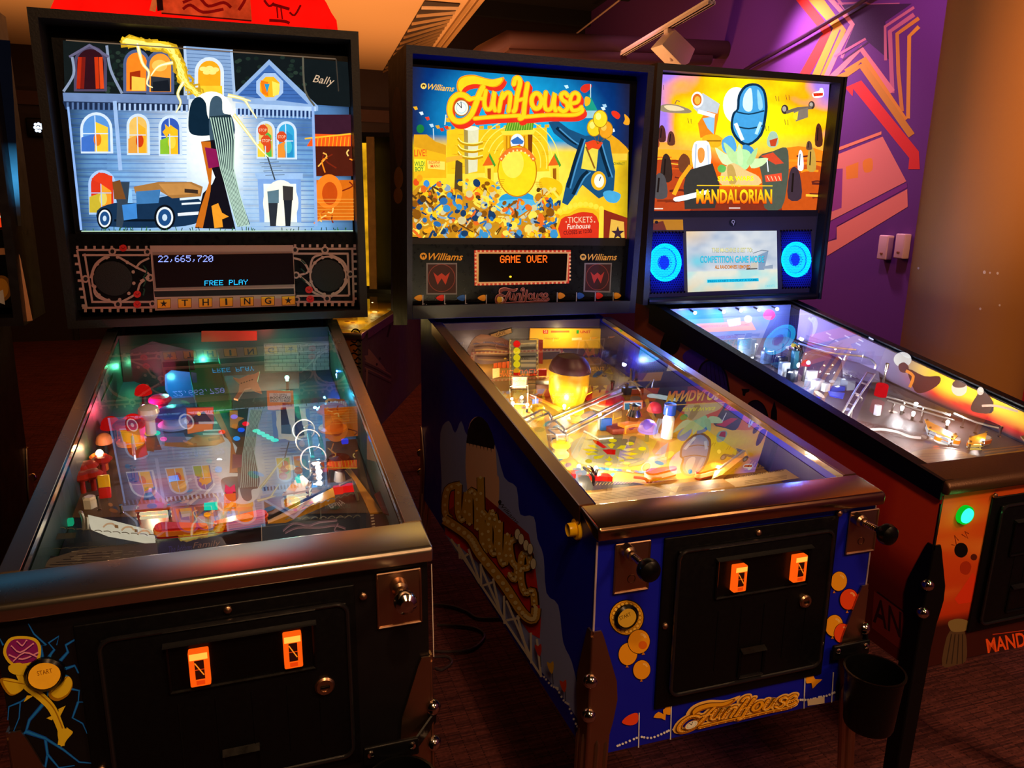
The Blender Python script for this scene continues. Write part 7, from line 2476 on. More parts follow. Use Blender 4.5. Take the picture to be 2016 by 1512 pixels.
    mb = MB('#c8dcec', lit('lcd_screen', .95, .02))
    A = Art(mc.bb(.0335), zs, m=lit('lcd_screen', .95), mb=mb, base=.0003)

    def lcd(s, t):
        n = noise.noise((s * 4, t * 5, 8)) + .4 * noise.noise((s * 11, t * 12, 2))
        c = mixc(lin('#b4c4dc'), lin('#e8ecf0'), .5 + n * .8)
        c = mixc(c, lin('#ffd8a0'), max(0, .35 - math.hypot(s, t * 1.2)) * 2.5)
        c = mixc(c, lin('#78dcf0'), .9 * math.exp(-(((s - .12) / .09) ** 2 + ((t - .5) / .1) ** 2)))
        if t > .66:
            c = mixc(lin('#b8ecec'), lin('#f0f0e0'), .5 + n * 1.6)
            c = mixc(c, lin('#e8d4b0'), max(0, (t - .78 + n * .1)) * 4 * max(0, 1 - s))
        return c
    A.grid([(508, 255), (1325, 248), (1333, 772), (522, 803)], 60, 40, lcd)
    A.poly([(1158, 470), (1250, 430), (1212, 600), (1160, 602)], '#8aa4c4')
    A.line([(1110, 452), (1190, 425), (1250, 432)], 6, '#68788c')
    A.poly([(1090, 545), (1150, 530), (1155, 580), (1090, 585)], '#d8d0c0')
    A.line([(1050, 595), (1150, 590)], 10, '#5a5448')
    A.poly([(1200, 570), (1290, 555), (1290, 590), (1200, 592)], '#98a8c0')
    for t_, x0, x1, y, hh, c, o in (('THIS MACHINE IS SET TO:', 742, 1104, 442, 38, '#fff8b0', '#2c5a58'), ('COMPETITION GAME MODE', 636, 1210, 536, 60, '#40d8f8', '#0a5c98'), ('ALL RANDOMNESS REMOVED', 768, 1084, 590, 30, '#f09018', '#7a3c08')):
        A.text(t_, (x0 - 2, y + 3), (x1 + 2, y + 1), hh + 4, o, bold=.035)
        A.text(t_, (x0, y), (x1, y - 2), hh, c, bold=.012)
    A.poly([(696, 690), (1160, 676), (1162, 704), (698, 718)], '#1cc8f0')
    A.text('PRESS START TO PLAY A GAME', (706, 714), (1150, 700), 18, '#0878b0', bold=.01)
    A.text('CREDITS', (1218, 760), (1306, 756), 22, '#58d8f0')
    sub(ob, 'lcd_screen', mb)
    # rounded lip under the panel
    mb = MB(m=BLACK)
    mb.tube([(-mc.Wb / 2 + .02, mc.yb + .004, 1.102), (mc.Wb / 2 - .02, mc.yb + .004, 1.102)], .012, 10)
    sub(ob, 'lower_trim', mb)
    mb = MB(m=BLACK)
    mb.tube([(mc.Wb / 2 - .004, mc.by(mc.zb0) - .002, mc.zb0), (mc.Wb / 2 - .004, mc.by(mc.zb1) - .002, mc.zb1)], .006, 8)
    sub(ob, 'edge_trim', mb)


BROWN = mat('bronze_powdercoat', '#5a3c2a', .38, .5, noise_scale=300, bump=.2)
build_m3()
# ------------------------------------------------------------------ playfield of the desert machine
def build_pf3():
    F = Field(m3, '#5a4a48')
    z = Z(1280, 580, 2.7391)
    y8 = Z(1300, 600, 5.04)
    q = lambda z, pts: [z(*p) for p in pts]
    a = F.art
    random.seed(31)
    for k in range(80):
        u, v = random.uniform(1380, 1960), random.uniform(640, 900)
        p = F.P(u, v)
        if abs(p.x) > .22 or not .15 < p.y < 1.08:
            continue
        a.ell(u, v, random.uniform(5, 16), random.uniform(2, 6), random.choice(('#8a7468', '#b89a88', '#5a4a6a', '#3a3450', '#a84a2c', '#d8c8b8', '#6a5450')), rot=random.uniform(0, .7), n=9)
    for k in range(9):
        x = 1120 + k * 42
        cx, cy = z(x, 700 + k * 9)
        a.ring(cx, cy, 15, 6, 2.2, '#4a2c28')
    a.line(q(z, [(1150, 735), (1240, 728), (1330, 742), (1400, 768), (1460, 775)]), 5, '#c8bcb4', 3)
    for x, y, c in ((900, 560, '#5060ff'), (830, 590, '#ffffff'), (1060, 620, '#d8d0ff'), (980, 470, '#e8e8ff')):
        F.lite(*z(x, y), 6, 3, c)
    F.done()
    w = F.w
    mc = m3
    # printed inner blade on the right wall: purple to sunset
    X = mc.W / 2 - .0215
    mb = MB('#806040', DECAL)
    n = 60
    vs, cs, fs = [], [], []
    for i in range(n + 1):
        y = .1 + (mc.yb - .02 - .1) * i / n
        for j in range(9):
            k = j / 8
            z0, z1 = mc.zpf(y) + .006, mc.ztop(y) - .014
            t = 1 - i / n
            nn = noise.noise((y * 9, k * 2, 4))
            c = mixc(lin('#b8a8e8'), lin('#8a7898'), (t - .1) / .3)
            g = mixc(lin('#d8281c'), lin('#ffce1c'), (k - .30 + nn * .25) / .4)
            g = mixc(lin('#5a3a3c'), g, k / .25)
            c = mixc(c, g, (t - .44 + nn * .03) / .14)
            vs.append((X, y, z0 + (z1 - z0) * k))
            cs.append(tuple(float(v) for v in c))
    for i in range(n):
        for j in range(8):
            fs.append((i * 9 + j, i * 9 + j + 1, i * 9 + j + 10, i * 9 + j + 9))
    mb.add(vs, fs, cs, DECAL)
    A = Art(mc.plane((X, 0, 0), (-1, 0, 0)), z, mb=mb, m=DECAL, base=.0006)
    A.ell(1362, 350, 48, 40, '#e8e4d0')
    A.poly(curve([(1340, 380), (1370, 365), (1395, 390), (1385, 420), (1350, 415)], 3, True), '#5a1c14')
    A.poly(curve([(1390, 400), (1480, 440), (1560, 440), (1560, 480), (1500, 520), (1440, 530), (1410, 480)], 3, True), '#4a1410')
    A.line([(1380, 410), (1420, 440), (1400, 500)], 16, '#f08a20', 3)
    A.ell(1668, 505, 42, 42, '#d8c0a8')
    A.poly(curve([(1630, 480), (1660, 460), (1705, 480), (1690, 500), (1645, 500)], 3, True), '#4a3024')
    A.poly(curve([(1765, 540), (1782, 500), (1805, 520), (1850, 580), (1840, 640), (1740, 630), (1735, 590)], 3, True), '#3a2a24')
    A.line([(1790, 600), (1870, 600), (1985, 630)], 12, '#c8a890', 3)
    A.ell(1782, 520, 18, 22, '#c8b8a8')
    A.poly(curve([(870, 130), (890, 120), (905, 150), (895, 200), (870, 230), (880, 180)], 3, True), '#e0dcf4')
    A.line([(855, 125), (880, 150)], 12, '#d8d4f0')
    for x, y in ((950, 205), (965, 230), (990, 240), (1110, 260), (1125, 240), (1050, 220), (1180, 230)):
        A.line([(x, y), (x + 26, y + 14)], 7, '#e8e4f8')
    for k in range(5):
        A.line([(940 + k * 40, 285 + k * 14), (1000 + k * 40, 240 + k * 18)], 6, '#9a90c0')
    sub(F.obj, 'inner_side_print', mb)
    # back panel with spot lamps
    yb = mc.yb + .03
    mb = MB('#3a3a5a')
    mb.b2((-w, yb, mc.zpf(yb)), (w, yb + .01, mc.ztop(yb) - .014), '#5a6ab0')
    AA = Art(mc.plane((0, yb, 0), (0, -1, 0)), y8, mb=mb, base=.0004)
    AA.poly([(150, 60), (600, 40), (640, 200), (350, 220)], '#2a7ad0')
    AA.poly([(350, 190), (900, 160), (950, 250), (480, 270)], '#d87a7a')
    AA.poly(curve([(1020, 100), (1060, 45), (1120, 60), (1140, 110), (1100, 150), (1040, 140)], 3, True), '#d83a7a')
    AA.poly([(660, 150), (790, 130), (800, 200), (680, 220)], '#d8a8b0')
    AA.ell(870, 140, 40, 36, '#a8a0c8')
    sub(F.obj, 'backboard', mb)
    for x, y in ((345, 80), (630, 70), (800, 58), (980, 50), (1160, 42)):
        c = mc.plane((0, yb - .035, 0), (0, -1, 0))(*y8(x, y))
        mb = MB('#ffffff', BULB)
        mb.ball(c, .006, '#f4f8ff', BULB, 7)
        mb.tube([c, c + Vector((0, .03, .004))], .0035, 7, '#404048', PAINT)
        sub(F.obj, 'spot_lamp', mb)
        lamp('bulb_lamp', 'POINT', c + Vector((0, -.015, -.01)), .5, (.8, .86, 1), .008, parent=mc.root)
    for u, v, e, c in ((1480, 690, .5, (.4, .5, 1)), (1560, 720, .5, (.8, .85, 1)), (1600, 760, .5, (.85, .88, 1)), (1700, 800, .6, (.95, .95, 1)), (1800, 840, .5, (1, .95, .9)), (1880, 860, .4, (1, .95, .9)), (1660, 700, .4, (.8, .85, 1)), (1420, 660, .4, (.25, .35, 1)), (1780, 760, .45, (1, .95, .95)), (1880, 800, .4, (1, .9, .8))):
        lamp('bulb_lamp', 'POINT', F.P(u, v, .06), e * 1.5, c, .007, parent=mc.root)
    for x, y, e in ((1360, 610, .3), (1605, 688, .4), (860, 455, .25), (880, 490, .2), (1420, 640, .2), (1620, 790, .25), (1790, 800, .2), (490, 315, .2)):
        F.bulb(*z(x, y), .02, '#ffffff', e, (.95, .97, 1), r=.005)
    # satellite disc toy, blue guards
    F.block('grey_panel', *z(500, 330), (.05, .012, .06), .0, '#5a7a98')
    F.block('grey_panel', *z(540, 320), (.03, .01, .05), .0, '#6a8aa8')
    # clear ramps
    F.channel([z(810, 270), z(950, 320), z(1100, 360), z(1220, 370)], [.075, .07, .068, .066], w=.045, h=.03)
    F.channel([z(1040, 440), z(1180, 500), z(1360, 560), z(1500, 640)], [.03, .03, .028, .025], w=.04, h=.022)
    F.channel([z(560, 360), z(620, 345), z(700, 380), z(760, 420)], [.045, .05, .05, .045], w=.05, h=.03)
    mb = MB('#d0d8e8', ACRYL)
    c = F.P(*z(915, 430))
    mb.lathe([(.075, 0), (.073, .03), (.06, .055), (.035, .07), (0, .075)], c, F.n, 26, sx=.8)
    sub(F.obj, 'clear_dome', mb)
    F.wire([z(800, 240), z(950, 280), z(1110, 298)], [.09, .09, .088], .003, smooth=3)
    F.wire([z(800, 262), z(950, 310), z(1150, 335), z(1210, 370), z(1210, 400)], [.085, .082, .08, .075, .06], .003)
    # round camera-like turret
    c = F.P(*z(800, 300), .05)
    mb = MB('#8a98a8', CHROME)
    mb.lathe([(.018, -.03), (.018, .0), (.012, .004), (.012, .012), (.008, .014), (.007, .008), (0, .008)], c, (-.2, -1, -.1), 20)
    mb.tube([c - F.n * .05, c], .006, 8)
    sub(F.obj, 'chrome_turret', mb)
    F.block('yellow_cap', *z(775, 285), (.014, .014, .012), .055, '#e8d020')
    # mechanism blocks
    for x, y, s_, c in ((620, 370, (.03, .02, .04), '#8aa8c8'), (650, 350, (.02, .02, .03), '#3a4a68'), (715, 440, (.03, .02, .045), '#d8e4f0'), (700, 400, (.035, .02, .04), '#1c2434'), (770, 400, (.018, .018, .06), '#3a8aa8'), (865, 460, (.03, .02, .03), '#f4f8ff'), (880, 510, (.05, .03, .03), '#a8b0c0'), (940, 520, (.02, .02, .025), '#e0e4ec'),
                     (1000, 520, (.05, .02, .015), '#2a48c8'), (1060, 510, (.03, .03, .03), '#8890a0'), (830, 540, (.04, .03, .02), '#7a88a0'), (760, 470, (.03, .02, .04), '#101828'), (690, 375, (.02, .02, .02), '#c8d8e8'), (1220, 650, (.014, .014, .03), '#e8e8f0')):
        F.block('target_block', *z(x, y), s_, .0, c, PLASTIC)
    F.dome(*z(840, 375), .012, .055, '#d81830', emit=True)
    for k in range(6):
        F.post(*z(560 + k * 48, 345 + (k % 3) * 22), .05, .004)
    # red beacon on a chrome post, ladder ramp
    F.post(*z(1240, 545), .10, .005)
    c = F.P(*z(1240, 545), .1)
    mb = MB('#e01820', lit('red_beacon', .7))
    mb.lathe([(.015, 0), (.015, .028), (.013, .031), (0, .031)], c, F.n, 22)
    sub(F.obj, 'red_beacon', mb)
    F.wire([z(1170, 420), z(1110, 510), z(1035, 640)], [.07, .06, .03], .0028, smooth=0)
    F.wire([z(1210, 430), z(1140, 530), z(1065, 655)], [.07, .06, .03], .0028, smooth=0)
    for t in (0, .25, .5, .75, 1):
        F.wire([z(1170 - 135 * t, 420 + 220 * t), z(1210 - 145 * t, 430 + 225 * t)], [.07 - .04 * t] * 2, .0022, smooth=0, name='ramp_rung')
    F.wire([z(1130, 580), z(1140, 560), z(1110, 540)], [.0, .03, .04], .003)
    F.wire([z(1060, 660), z(1085, 620), z(1080, 670)], [.0, .03, .0], .003)
    # rails and posts toward the flippers
    for P in ([z(1270, 550), z(1450, 600), z(1620, 650)], [z(1280, 570), z(1460, 625), z(1640, 680)], [z(1640, 640), z(1760, 690), z(1880, 720)]):
        F.wire(P, [.04, .04, .04], .0025, smooth=2)
    for x, y in ((1300, 640), (1360, 640), (1460, 690), (1580, 690), (1680, 720), (1750, 750), (1880, 770)):
        F.post(*z(x, y), .032, .004)
    F.slingshot(q(z, [(1480, 670), (1660, 760), (1640, 780), (1500, 720)]), '#f0a030', e=.5, lamp_col=(.95, .97, 1), lower='#e8f0ff')
    F.slingshot(q(z, [(1720, 770), (1820, 740), (1800, 800), (1720, 800)]), '#ffb41c', e=.4, lamp_col=(1, .95, .9), lower='#ffd060')
    F.flipper(z(1560, 790), z(1650, 810), '#f0f0f0', '#ff8a18', m=PLASTIC, lift=.005)
    F.flipper(z(1800, 800), z(1720, 825), '#f0f0f0', '#ff8a18', m=PLASTIC, lift=.005)
    F.plate('blue_plastic', q(z, [(960, 520), (1050, 530), (1040, 560), (970, 545)]), .03, .002, '#2040e0')
    F.plate('dark_rail', q(z, [(1040, 430), (1500, 590), (1900, 700), (1900, 715), (1490, 610), (1040, 445)]), .02, .004, '#141018')
    F.plate('steel_guide', q(z, [(1030, 340), (1230, 400), (1240, 470), (1180, 470), (1040, 425)]), .02, .002, '#a8a4b0', STEEL)
    # brown apron with two cards
    y0, y1 = .055, .19
    ap = lambda y: mc.zpf(y) + .04
    mb = MB('#6a4428', mat('apron_bronze', None, .45, noise_scale=120))
    mb.extr([(-w, y0, ap(y0)), (w, y0, ap(y0)), (w, y1 + .03, ap(y1 + .03)), (.2, y1 + .025, ap(y1 + .025)), (.17, y1 - .02, ap(y1 - .02)), (.03, y1 - .065, ap(y1 - .065)), (-.05, y1 - .05, ap(y1 - .05)), (-w, y1 + .02, ap(y1 + .02))], (0, 0, -.004), '#7a5430')
    A = Art(mc.plane((0, 0, mc.pf0 + .04), (0, -mc.pf1, 1)), z, mb=mb, m=DECAL, base=.0004)
    A.poly(curve([(1390, 870), (1480, 835), (1620, 835), (1720, 860), (1770, 895), (1500, 935)], 3, True), '#8a6438')
    A.line([(1380, 860), (1480, 830), (1620, 828), (1740, 860), (1790, 900)], 5, '#4a2c18', 4)
    for k in range(4):
        A.line([(1440 + k * 12, 862 + k * 14), (1680 + k * 10, 852 + k * 12)], 3, '#5a3c20')
    A.poly([(1800, 870), (2016, 840), (2016, 860), (1830, 890)], '#b8881c')
    for k in range(3):
        A.line([(1790 + k * 10, 840 + k * 14), (2010, 815 + k * 13)], 4, '#a87420')
    sub(F.obj, 'apron', mb)


build_pf3()
# ------------------------------------------------------------------ the room
def carpet():
    m = mat('carpet_tiles', None, .9, noise_scale=300, noise_amt=.05, bump=.6, spec=.1)
    nt = m.node_tree
    b = nt.nodes['Principled BSDF']
    tc = nt.nodes.new('ShaderNodeTexCoord')
    mp = nt.nodes.new('ShaderNodeMapping')
    mp.inputs['Scale'].default_value = (3, 26, 1)
    br = nt.nodes.new('ShaderNodeTexBrick')
    br.inputs['Scale'].default_value = 2.0
    br.inputs['Mortar Size'].default_value = .01
    br.inputs['Color1'].default_value = (*lin('#8a4c4a'), 1)
    br.inputs['Color2'].default_value = (*lin('#543036'), 1)
    br.inputs['Mortar'].default_value = (*lin('#40262a'), 1)
    nz = nt.nodes.new('ShaderNodeTexNoise')
    nz.inputs['Scale'].default_value = 90
    nz.inputs['Detail'].default_value = 6
    mx = nt.nodes.new('ShaderNodeMix')
    mx.data_type = 'RGBA'
    mx.blend_type = 'MULTIPLY'
    mx.inputs[0].default_value = .85
    nt.links.new(tc.outputs['Object'], mp.inputs['Vector'])
    nt.links.new(mp.outputs[0], br.inputs['Vector'])
    nt.links.new(tc.outputs['Object'], nz.inputs['Vector'])
    nt.links.new(br.outputs['Color'], mx.inputs[6])
    nt.links.new(nz.outputs['Fac'], mx.inputs[7])
    nt.links.new(mx.outputs[2], b.inputs['Base Color'])
    return m


mb = MB('#402028', carpet())
mb.b2((-6, -3, -.05), (5, 9.5, 0))
tag(mb.build('floor', None, False), kind='structure')
# ceiling: dark open deck
mb = MB('#17100f', mat('ceiling_deck', None, .85, noise_scale=6))
mb.b2((-6, -3, 3.45), (5, 9.5, 3.55), '#17100f')
for k in range(7):
    mb.b2((-6, 1.2 + k * 1.2, 3.3), (5, 1.28 + k * 1.2, 3.45), '#120c0c')
tag(mb.build('ceiling', None, False), kind='structure')
# purple right-hand wall with the painted star
WP, WD = Vector((3.064, 2.11, 0)), Vector((.108, .994, 0)).normalized()
WN = Vector((-WD.y, WD.x, 0))
mb = MB('#6a2a72', mat('wall_paint', None, .75, noise_scale=160, bump=.1))
A_, B_ = WP - WD * 5.0, WP + WD * 7.2
mb.extr([A_, B_, B_ + Vector((0, 0, 3.45)), A_ + Vector((0, 0, 3.45))], -WN * .1, '#5e2a70')


def onwall(u, v, h=0.0):
    return hit(u, v, WP, WN) + WN * h


w = Art(onwall, Z(1400, 0, 2.1006), mb=mb, m=mb.m, base=.0006)
RD, YL, PK, PP, OR = '#d8301c', '#d8981c', '#d8847a', '#5a2458', '#e8905a'
DKP = '#3a1638'
# nested star outline bands
w.line([(360, -20), (480, 130), (470, 160), (380, 320)], 38, RD)
w.line([(405, -20), (520, 115), (430, 320)], 30, YL)
w.line([(440, -20), (548, 125), (462, 320)], 22, YL)
w.line([(480, -20), (585, 100), (515, 230), (470, 330)], 20, PK)
w.line([(520, 15), (640, 10), (660, 20), (780, 15)], 8, '#a8607a')
w.line([(520, -10), (600, 100), (540, 240)], 12, '#b0707a')
w.poly([(540, 20), (830, 15), (720, 90), (740, 250), (640, 165), (540, 230), (595, 100)], '#33163e')
for P, c, wd in (([(840, 30), (720, 110), (722, 250)], '#b86a78', 12), ([(840, 60), (740, 130), (750, 385)], '#b86a78', 18), ([(860, 75), (770, 140), (775, 300), (790, 460)], '#c88a2c', 16), ([(860, 110), (820, 150), (815, 490)], '#d8a028', 16),
                 ([(490, 330), (620, 200), (750, 380)], PK, 26), ([(560, 300), (630, 245), (800, 500)], YL, 30), ([(520, 330), (625, 270), (830, 560)], '#c8941c', 30), ([(570, 380), (605, 350), (840, 640), (840, 700)], RD, 48),
                 ([(510, 235), (640, 160)], '#b86a78', 10), ([(545, 250), (650, 175)], DKP, 7)):
    w.line(P, wd, c)
# salmon band with orange windows, and the lower stripes
w.poly([(500, 620), (705, 543), (705, 556), (498, 634)], OR)
w.poly([(495, 650), (710, 565), (808, 750), (480, 920)], '#e0886a')
w.poly([(497, 700), (545, 697), (540, 860), (500, 875)], '#8a3a7a')
w.poly([(558, 690), (610, 670), (608, 735), (560, 742)], '#e8941c')
w.poly(curve([(628, 670), (650, 655), (668, 660), (666, 705), (635, 712)], 3, True), '#e8941c')
w.poly([(470, 930), (810, 755), (812, 775), (520, 935), (515, 985), (478, 1000)], '#7a2c78')
w.poly([(520, 940), (812, 782), (814, 855), (480, 1058), (484, 1000), (520, 990)], '#e88a66')
w.poly([(1245, 1000), (1300, 950), (1330, 1900), (1225, 1700)], '#c81c14')
tag(mb.build('wall_right', None, False), kind='structure')
# far wall and left wall
mb = MB('#2a1712', mat('dark_panelling', None, .6, noise_scale=20))
mb.b2((-6, 8.6, 0), (4.4, 8.7, 3.45), '#241410')
for k in range(9):
    mb.b2((-6 + k * 1.1, 8.57, 0), (-5.96 + k * 1.1, 8.6, 2.2), '#160c0a')
mb.b2((-6, 8.55, 2.2), (4.0, 8.6, 2.32), '#3a2016')
tag(mb.build('wall_back', None, False), kind='structure')
mb = MB('#1a1012', mat('dark_plaster', None, .8, noise_scale=20))
mb.b2((-6.1, -3, 0), (-6, 9.5, 3.45), '#1c1114')
tag(mb.build('wall_left', None, False), kind='structure')
mb = MB('#1a1012', mat('dark_plaster', None))
mb.b2((-6, -3.1, 0), (5, -3, 3.45), '#2a1c18')
tag(mb.build('wall_front', None, False), kind='structure')

# lowered soffit with its vent
ZS = 2.72
hz = lambda u, v, z=ZS: hit(u, v, (0, 0, z), (0, 0, 1))
r0, r1 = hz(940, 4), hz(860, 107)
rd = (r1 - r0).normalized()
f0, f1 = hz(60, 172), hz(764, 156)
fd = (f1 - f0).normalized()
near = r0 - rd * 2.2
# far corner = right edge meets far edge
t = ((f0 - r0).x * fd.y - (f0 - r0).y * fd.x) / (rd.x * fd.y - rd.y * fd.x)
corner = r0 + rd * t
left = corner - fd * 6.4
mb = MB('#a88860', mat('soffit_plaster', None, .85, noise_scale=120, bump=.1))
mb.extr([near, corner, left, left - rd * ((corner - near).length)], (0, 0, .5), '#b8946a')
tag(mb.build('ceiling_soffit', None, False), kind='structure')
side = Vector((-rd.y, rd.x, 0))
if side.dot(left - corner) < 0:
    side = -side
mb = MB('#8a6a48', mat('wood_trim', None, .5, noise_scale=30))
for o_, ww in ((-.02, .035), (.035, .03)):
    a, b = near + side * o_, corner + side * o_
    mb.extr([a, b, b + side * ww, a + side * ww], (0, 0, -.02), '#a07a4c')
tag(mb.build('trim_1', None, False), kind='structure')
vt = empty('ceiling_vent', Matrix(), 'long slatted air vent set in the pale lowered ceiling', 'vent')
q = [hz(834, 4), hz(905, 8), hz(850, 88), hz(790, 84)]
q = [hz(836, 0), hz(906, 6), hz(848, 92), hz(752, 143)]
q[3] = q[2] + (hz(790, 90) - hz(850, 88)).normalized() * (q[1] - q[0]).length
q[3] = hz(752, 142)
mb = MB('#120c0a', mat('vent_dark', None, .7))
mb.extr([p + Vector((0, 0, -.004)) for p in q], (0, 0, -.004), '#2a1a12')
sub(vt, 'back_plate', mb)
for k in range(12):
    s = (k + .5) / 12
    a, b = q[0].lerp(q[3], s), q[1].lerp(q[2], s)
    mb = MB('#8a6a48', mat('vent_slat', None, .5))
    mb.extr([a + Vector((0, 0, -.009)), b + Vector((0, 0, -.009)), b + Vector((.0, .02, -.026)), a + Vector((.0, .02, -.026))], (0, .004, .004), '#a8845c')
    sub(vt, 'slat', mb)

# ceiling pipes
e0 = onwall(1424, 98)
for (a, b, r, lab) in (((985, 78), (1424, 98), .062, 'upper brown ceiling pipe with an elbow, running into the purple wall'), ((985, 106), (1392, 116), .045, 'lower thinner brown ceiling pipe running into the purple wall')):
    Y = e0.y - .05
    P1 = hit(*a, (0, Y, 0), (0, 1, 0))
    P2 = hit(*b, (0, Y, 0), (0, 1, 0))
    mb = MB('#4a2c24', mat('pipe_wrap', None, .6, noise_scale=40))
    P0 = [P1 + Vector((-.5, 0, -.45)), P1 + Vector((-.12, 0, -.10)), P1 + Vector((.05, 0, 0)), P2 + (P2 - P1).normalized() * .02]
    mb.tube(P0 if r > .05 else P0[2:], r, 16, '#4a2c24')
    mb.tube([P1.lerp(P2, .78), P1.lerp(P2, .8)], r * 1.12, 16, '#2a1814')
    o = mb.build('ceiling_pipe')
    tag(o, lab, 'pipe')
# track light
ZT = 2.42
t0, t1 = hz(1402, 8, ZT), hz(1205, 122, ZT)
mb = MB('#f0dccc', mat('track_white', None, .5, noise_scale=60))
d = (t1 - t0).normalized()
s = Vector((-d.y, d.x, 0))
for o_ in (-.014, .008):
    mb.extr([t0 + s * o_, t1 + d * .6 + s * o_, t1 + d * .6 + s * (o_ + .011), t0 + s * (o_ + .011)], (0, 0, .03), '#f4e4d8')
mb.extr([t0 - s * .018, t1 + d * .6 - s * .018, t1 + d * .6 + s * .022, t0 + s * .022], (0, 0, .014), '#dcc8b8')
tr = mb.build('light_track', None, False)
tr.location.z += .0
tag(tr, 'long pale lighting track hanging below the dark ceiling', 'track')
for nm, P in (('track_hanger', t0.lerp(t1, .08)),):
    mb = MB('#8a6858', mat('track_white', None))
    mb.tube([P + Vector((0, 0, .013)), (P.x, P.y, 3.45)], .004, 6, '#8a6858')
    sub(tr, nm, mb)
hp = t0.lerp(t1, .34)
hd = empty('track_spotlight', Matrix(), 'boxy pale spotlight head hanging from the lighting track', 'spotlight')
mb = MB('#f4e4d8', mat('track_white', None))
mb.rbox(hp + Vector((0, 0, -.015)), (.05, .05, .03), .006, '#f0dccc')
mb.tube([hp + Vector((0, 0, -.02)), hp + Vector((.01, -.02, -.15))], .011, 10, '#f0dccc')
mb.ball(hp + Vector((.012, -.022, -.16)), .02, '#f0dccc', n=8)
sub(hd, 'mounting_arm', mb)
f = lambda u, v: hit(u, v, hp, (0, 1, 0))
body = [f(1318, 62), f(1291, 92), f(1331, 133), f(1345, 128), f(1357, 100)]
mb = MB('#d09878', mat('track_white', None))
rprism(mb, [p + Vector((0, -.07, 0)) for p in body], (0, .14, 0), .008, '#f4e0d0')
sub(hd, 'lamp_body', mb)
# thin conduits
cA, cB = hz(1220, 0, 3.1), hz(1135, 66, 3.1)
mb = MB('#a88878', mat('conduit', None, .4))
mb.tube([cA, cB], .008, 8, '#b89888')
tag(mb.build('ceiling_conduit'), 'thin pale conduit crossing the dark ceiling between the pipes and the track', 'conduit')
mb = MB('#2a1424', mat('conduit', None))
mb.tube([onwall(1474, 138, .03), onwall(1585, 76, .03), onwall(1700, 8, .03), onwall(1780, -40, .03)], .012, 8, '#33182c')
tag(mb.build('wall_cable'), 'dark cable strung across the purple wall beside the painted star', 'cable')
# two small boxes on the purple wall
for u0, u1, v0, v1, lab in ((1738, 1762, 464, 510, 'small white box on the purple wall, clear of the column'), (1771, 1796, 461, 508, 'small white box on the purple wall, half behind the column')):
    c0, c1 = onwall(u0, v1), onwall(u1, v0)
    mb = MB('#d8b8a0', mat('white_box_plastic', None, .5))
    c = (c0 + c1) / 2 + WN * .02
    ln = (Vector((c1.x, c1.y, 0)) - Vector((c0.x, c0.y, 0))).length
    R = Matrix.Rotation(math.atan2(WD.y, WD.x), 3, 'Z')
    mb.rbox(c, (ln, .04, c1.z - c0.z), .006, '#d8b8a8', rot=R)
    mb.rbox(c + WN * .021 + Vector((0, 0, -.03)), (.02, .004, .008), .001, '#8a5a3a', rot=R)
    tag(mb.build('wall_box'), lab, 'box')
# round column
mb = MB('#a8713c', mat('column_plaster', None, .7, noise_scale=140, bump=.15))
CX, CY, CR = 2.545, 2.17, .212
mb.lathe([(CR, 0), (CR, 3.45)], (CX, CY, 0), (0, 0, 1), 56, '#b87c40')
cw = Vector((CX, CY, 0))


def oncol(u, v):
    d_ = ray(u, v)
    o = CAM - cw
    a_, b_, c_ = d_.x ** 2 + d_.y ** 2, o.x * d_.x + o.y * d_.y, o.x ** 2 + o.y ** 2 - (CR + .0008) ** 2
    disc = b_ * b_ - a_ * c_
    if disc < 0:
        return None
    return CAM + d_ * ((-b_ - math.sqrt(disc)) / a_)


for u, v, r in ((1938, 536, 3), (1949, 537, 1.8), (1964, 538, 2.4), (1930, 608, 2.2), (1968, 601, 2), (1827, 62, 3), (1808, 528, 2), (1822, 216, 1.2)):
    P = [oncol(u + r * math.cos(t), v + r * 1.2 * math.sin(t)) for t in [2 * math.pi * i / 10 for i in range(10)]]
    if all(P):
        mb.add(P, [list(range(10))], '#f0d8c0')
tag(mb.build('wall_column'), kind='structure')


# red lit topper on the blue-house machine
tp = empty('topper', Matrix(), 'glowing red moulded topper with a plaque on top of the black machine', 'topper')
yT = m1.by(m1.zb1) + .10
Q = lambda u, v, y=yT: m1.M @ m1.on(u, v, (0, y, 0), (0, 1, 0))
zt = (m1.M @ Vector((0, yT, m1.zb1))).z
ol = [(102, 13), (118, -8), (140, -50), (240, -80), (380, -95), (520, -85), (590, -60), (620, -20), (640, 10), (650, 30), (660, 45), (663, 57)]
pts = [Q(*p) for p in ol]
pts[0].z = pts[-1].z = zt + .006
mb = MB('#ff1408', lit('red_glow_plastic', 1.25, .25, 12))
mb.extr([p + Vector((0, -.03, 0)) for p in pts], (0, .07, 0), '#ff0d06')
sub(tp, 'moulded_shell', mb)
mb = MB('#d8421c', lit('red_plaque', .75, .3, 40))
pl = [(312, -40), (490, -30), (496, 42), (318, 27)]
mb.extr([Q(u, v, yT - .034) for u, v in pl], (0, -.006, 0), '#e0421c')
aa = Art(lambda u, v, h=0: Q(u, v, yT - .0405 - h), ID, mb=mb, m=mb.ms[0], base=.0003)
aa.line([(300, 22), (312, -30)], 12, '#e86a30')
aa.poly([(310, 22), (322, 20), (318, -20), (308, 0)], '#2a0806')
for P in ([(360, 5), (390, -5), (410, 12), (440, 5), (455, 15)], [(360, 18), (375, 10), (400, 24), (440, 18)], [(470, 20), (482, 0), (478, -10), (490, -20)]):
    aa.line(P, 6, '#8a0c08', 4)
aa.line([(318, 26), (495, 41)], 3, '#501008')
sub(tp, 'plaque', mb)
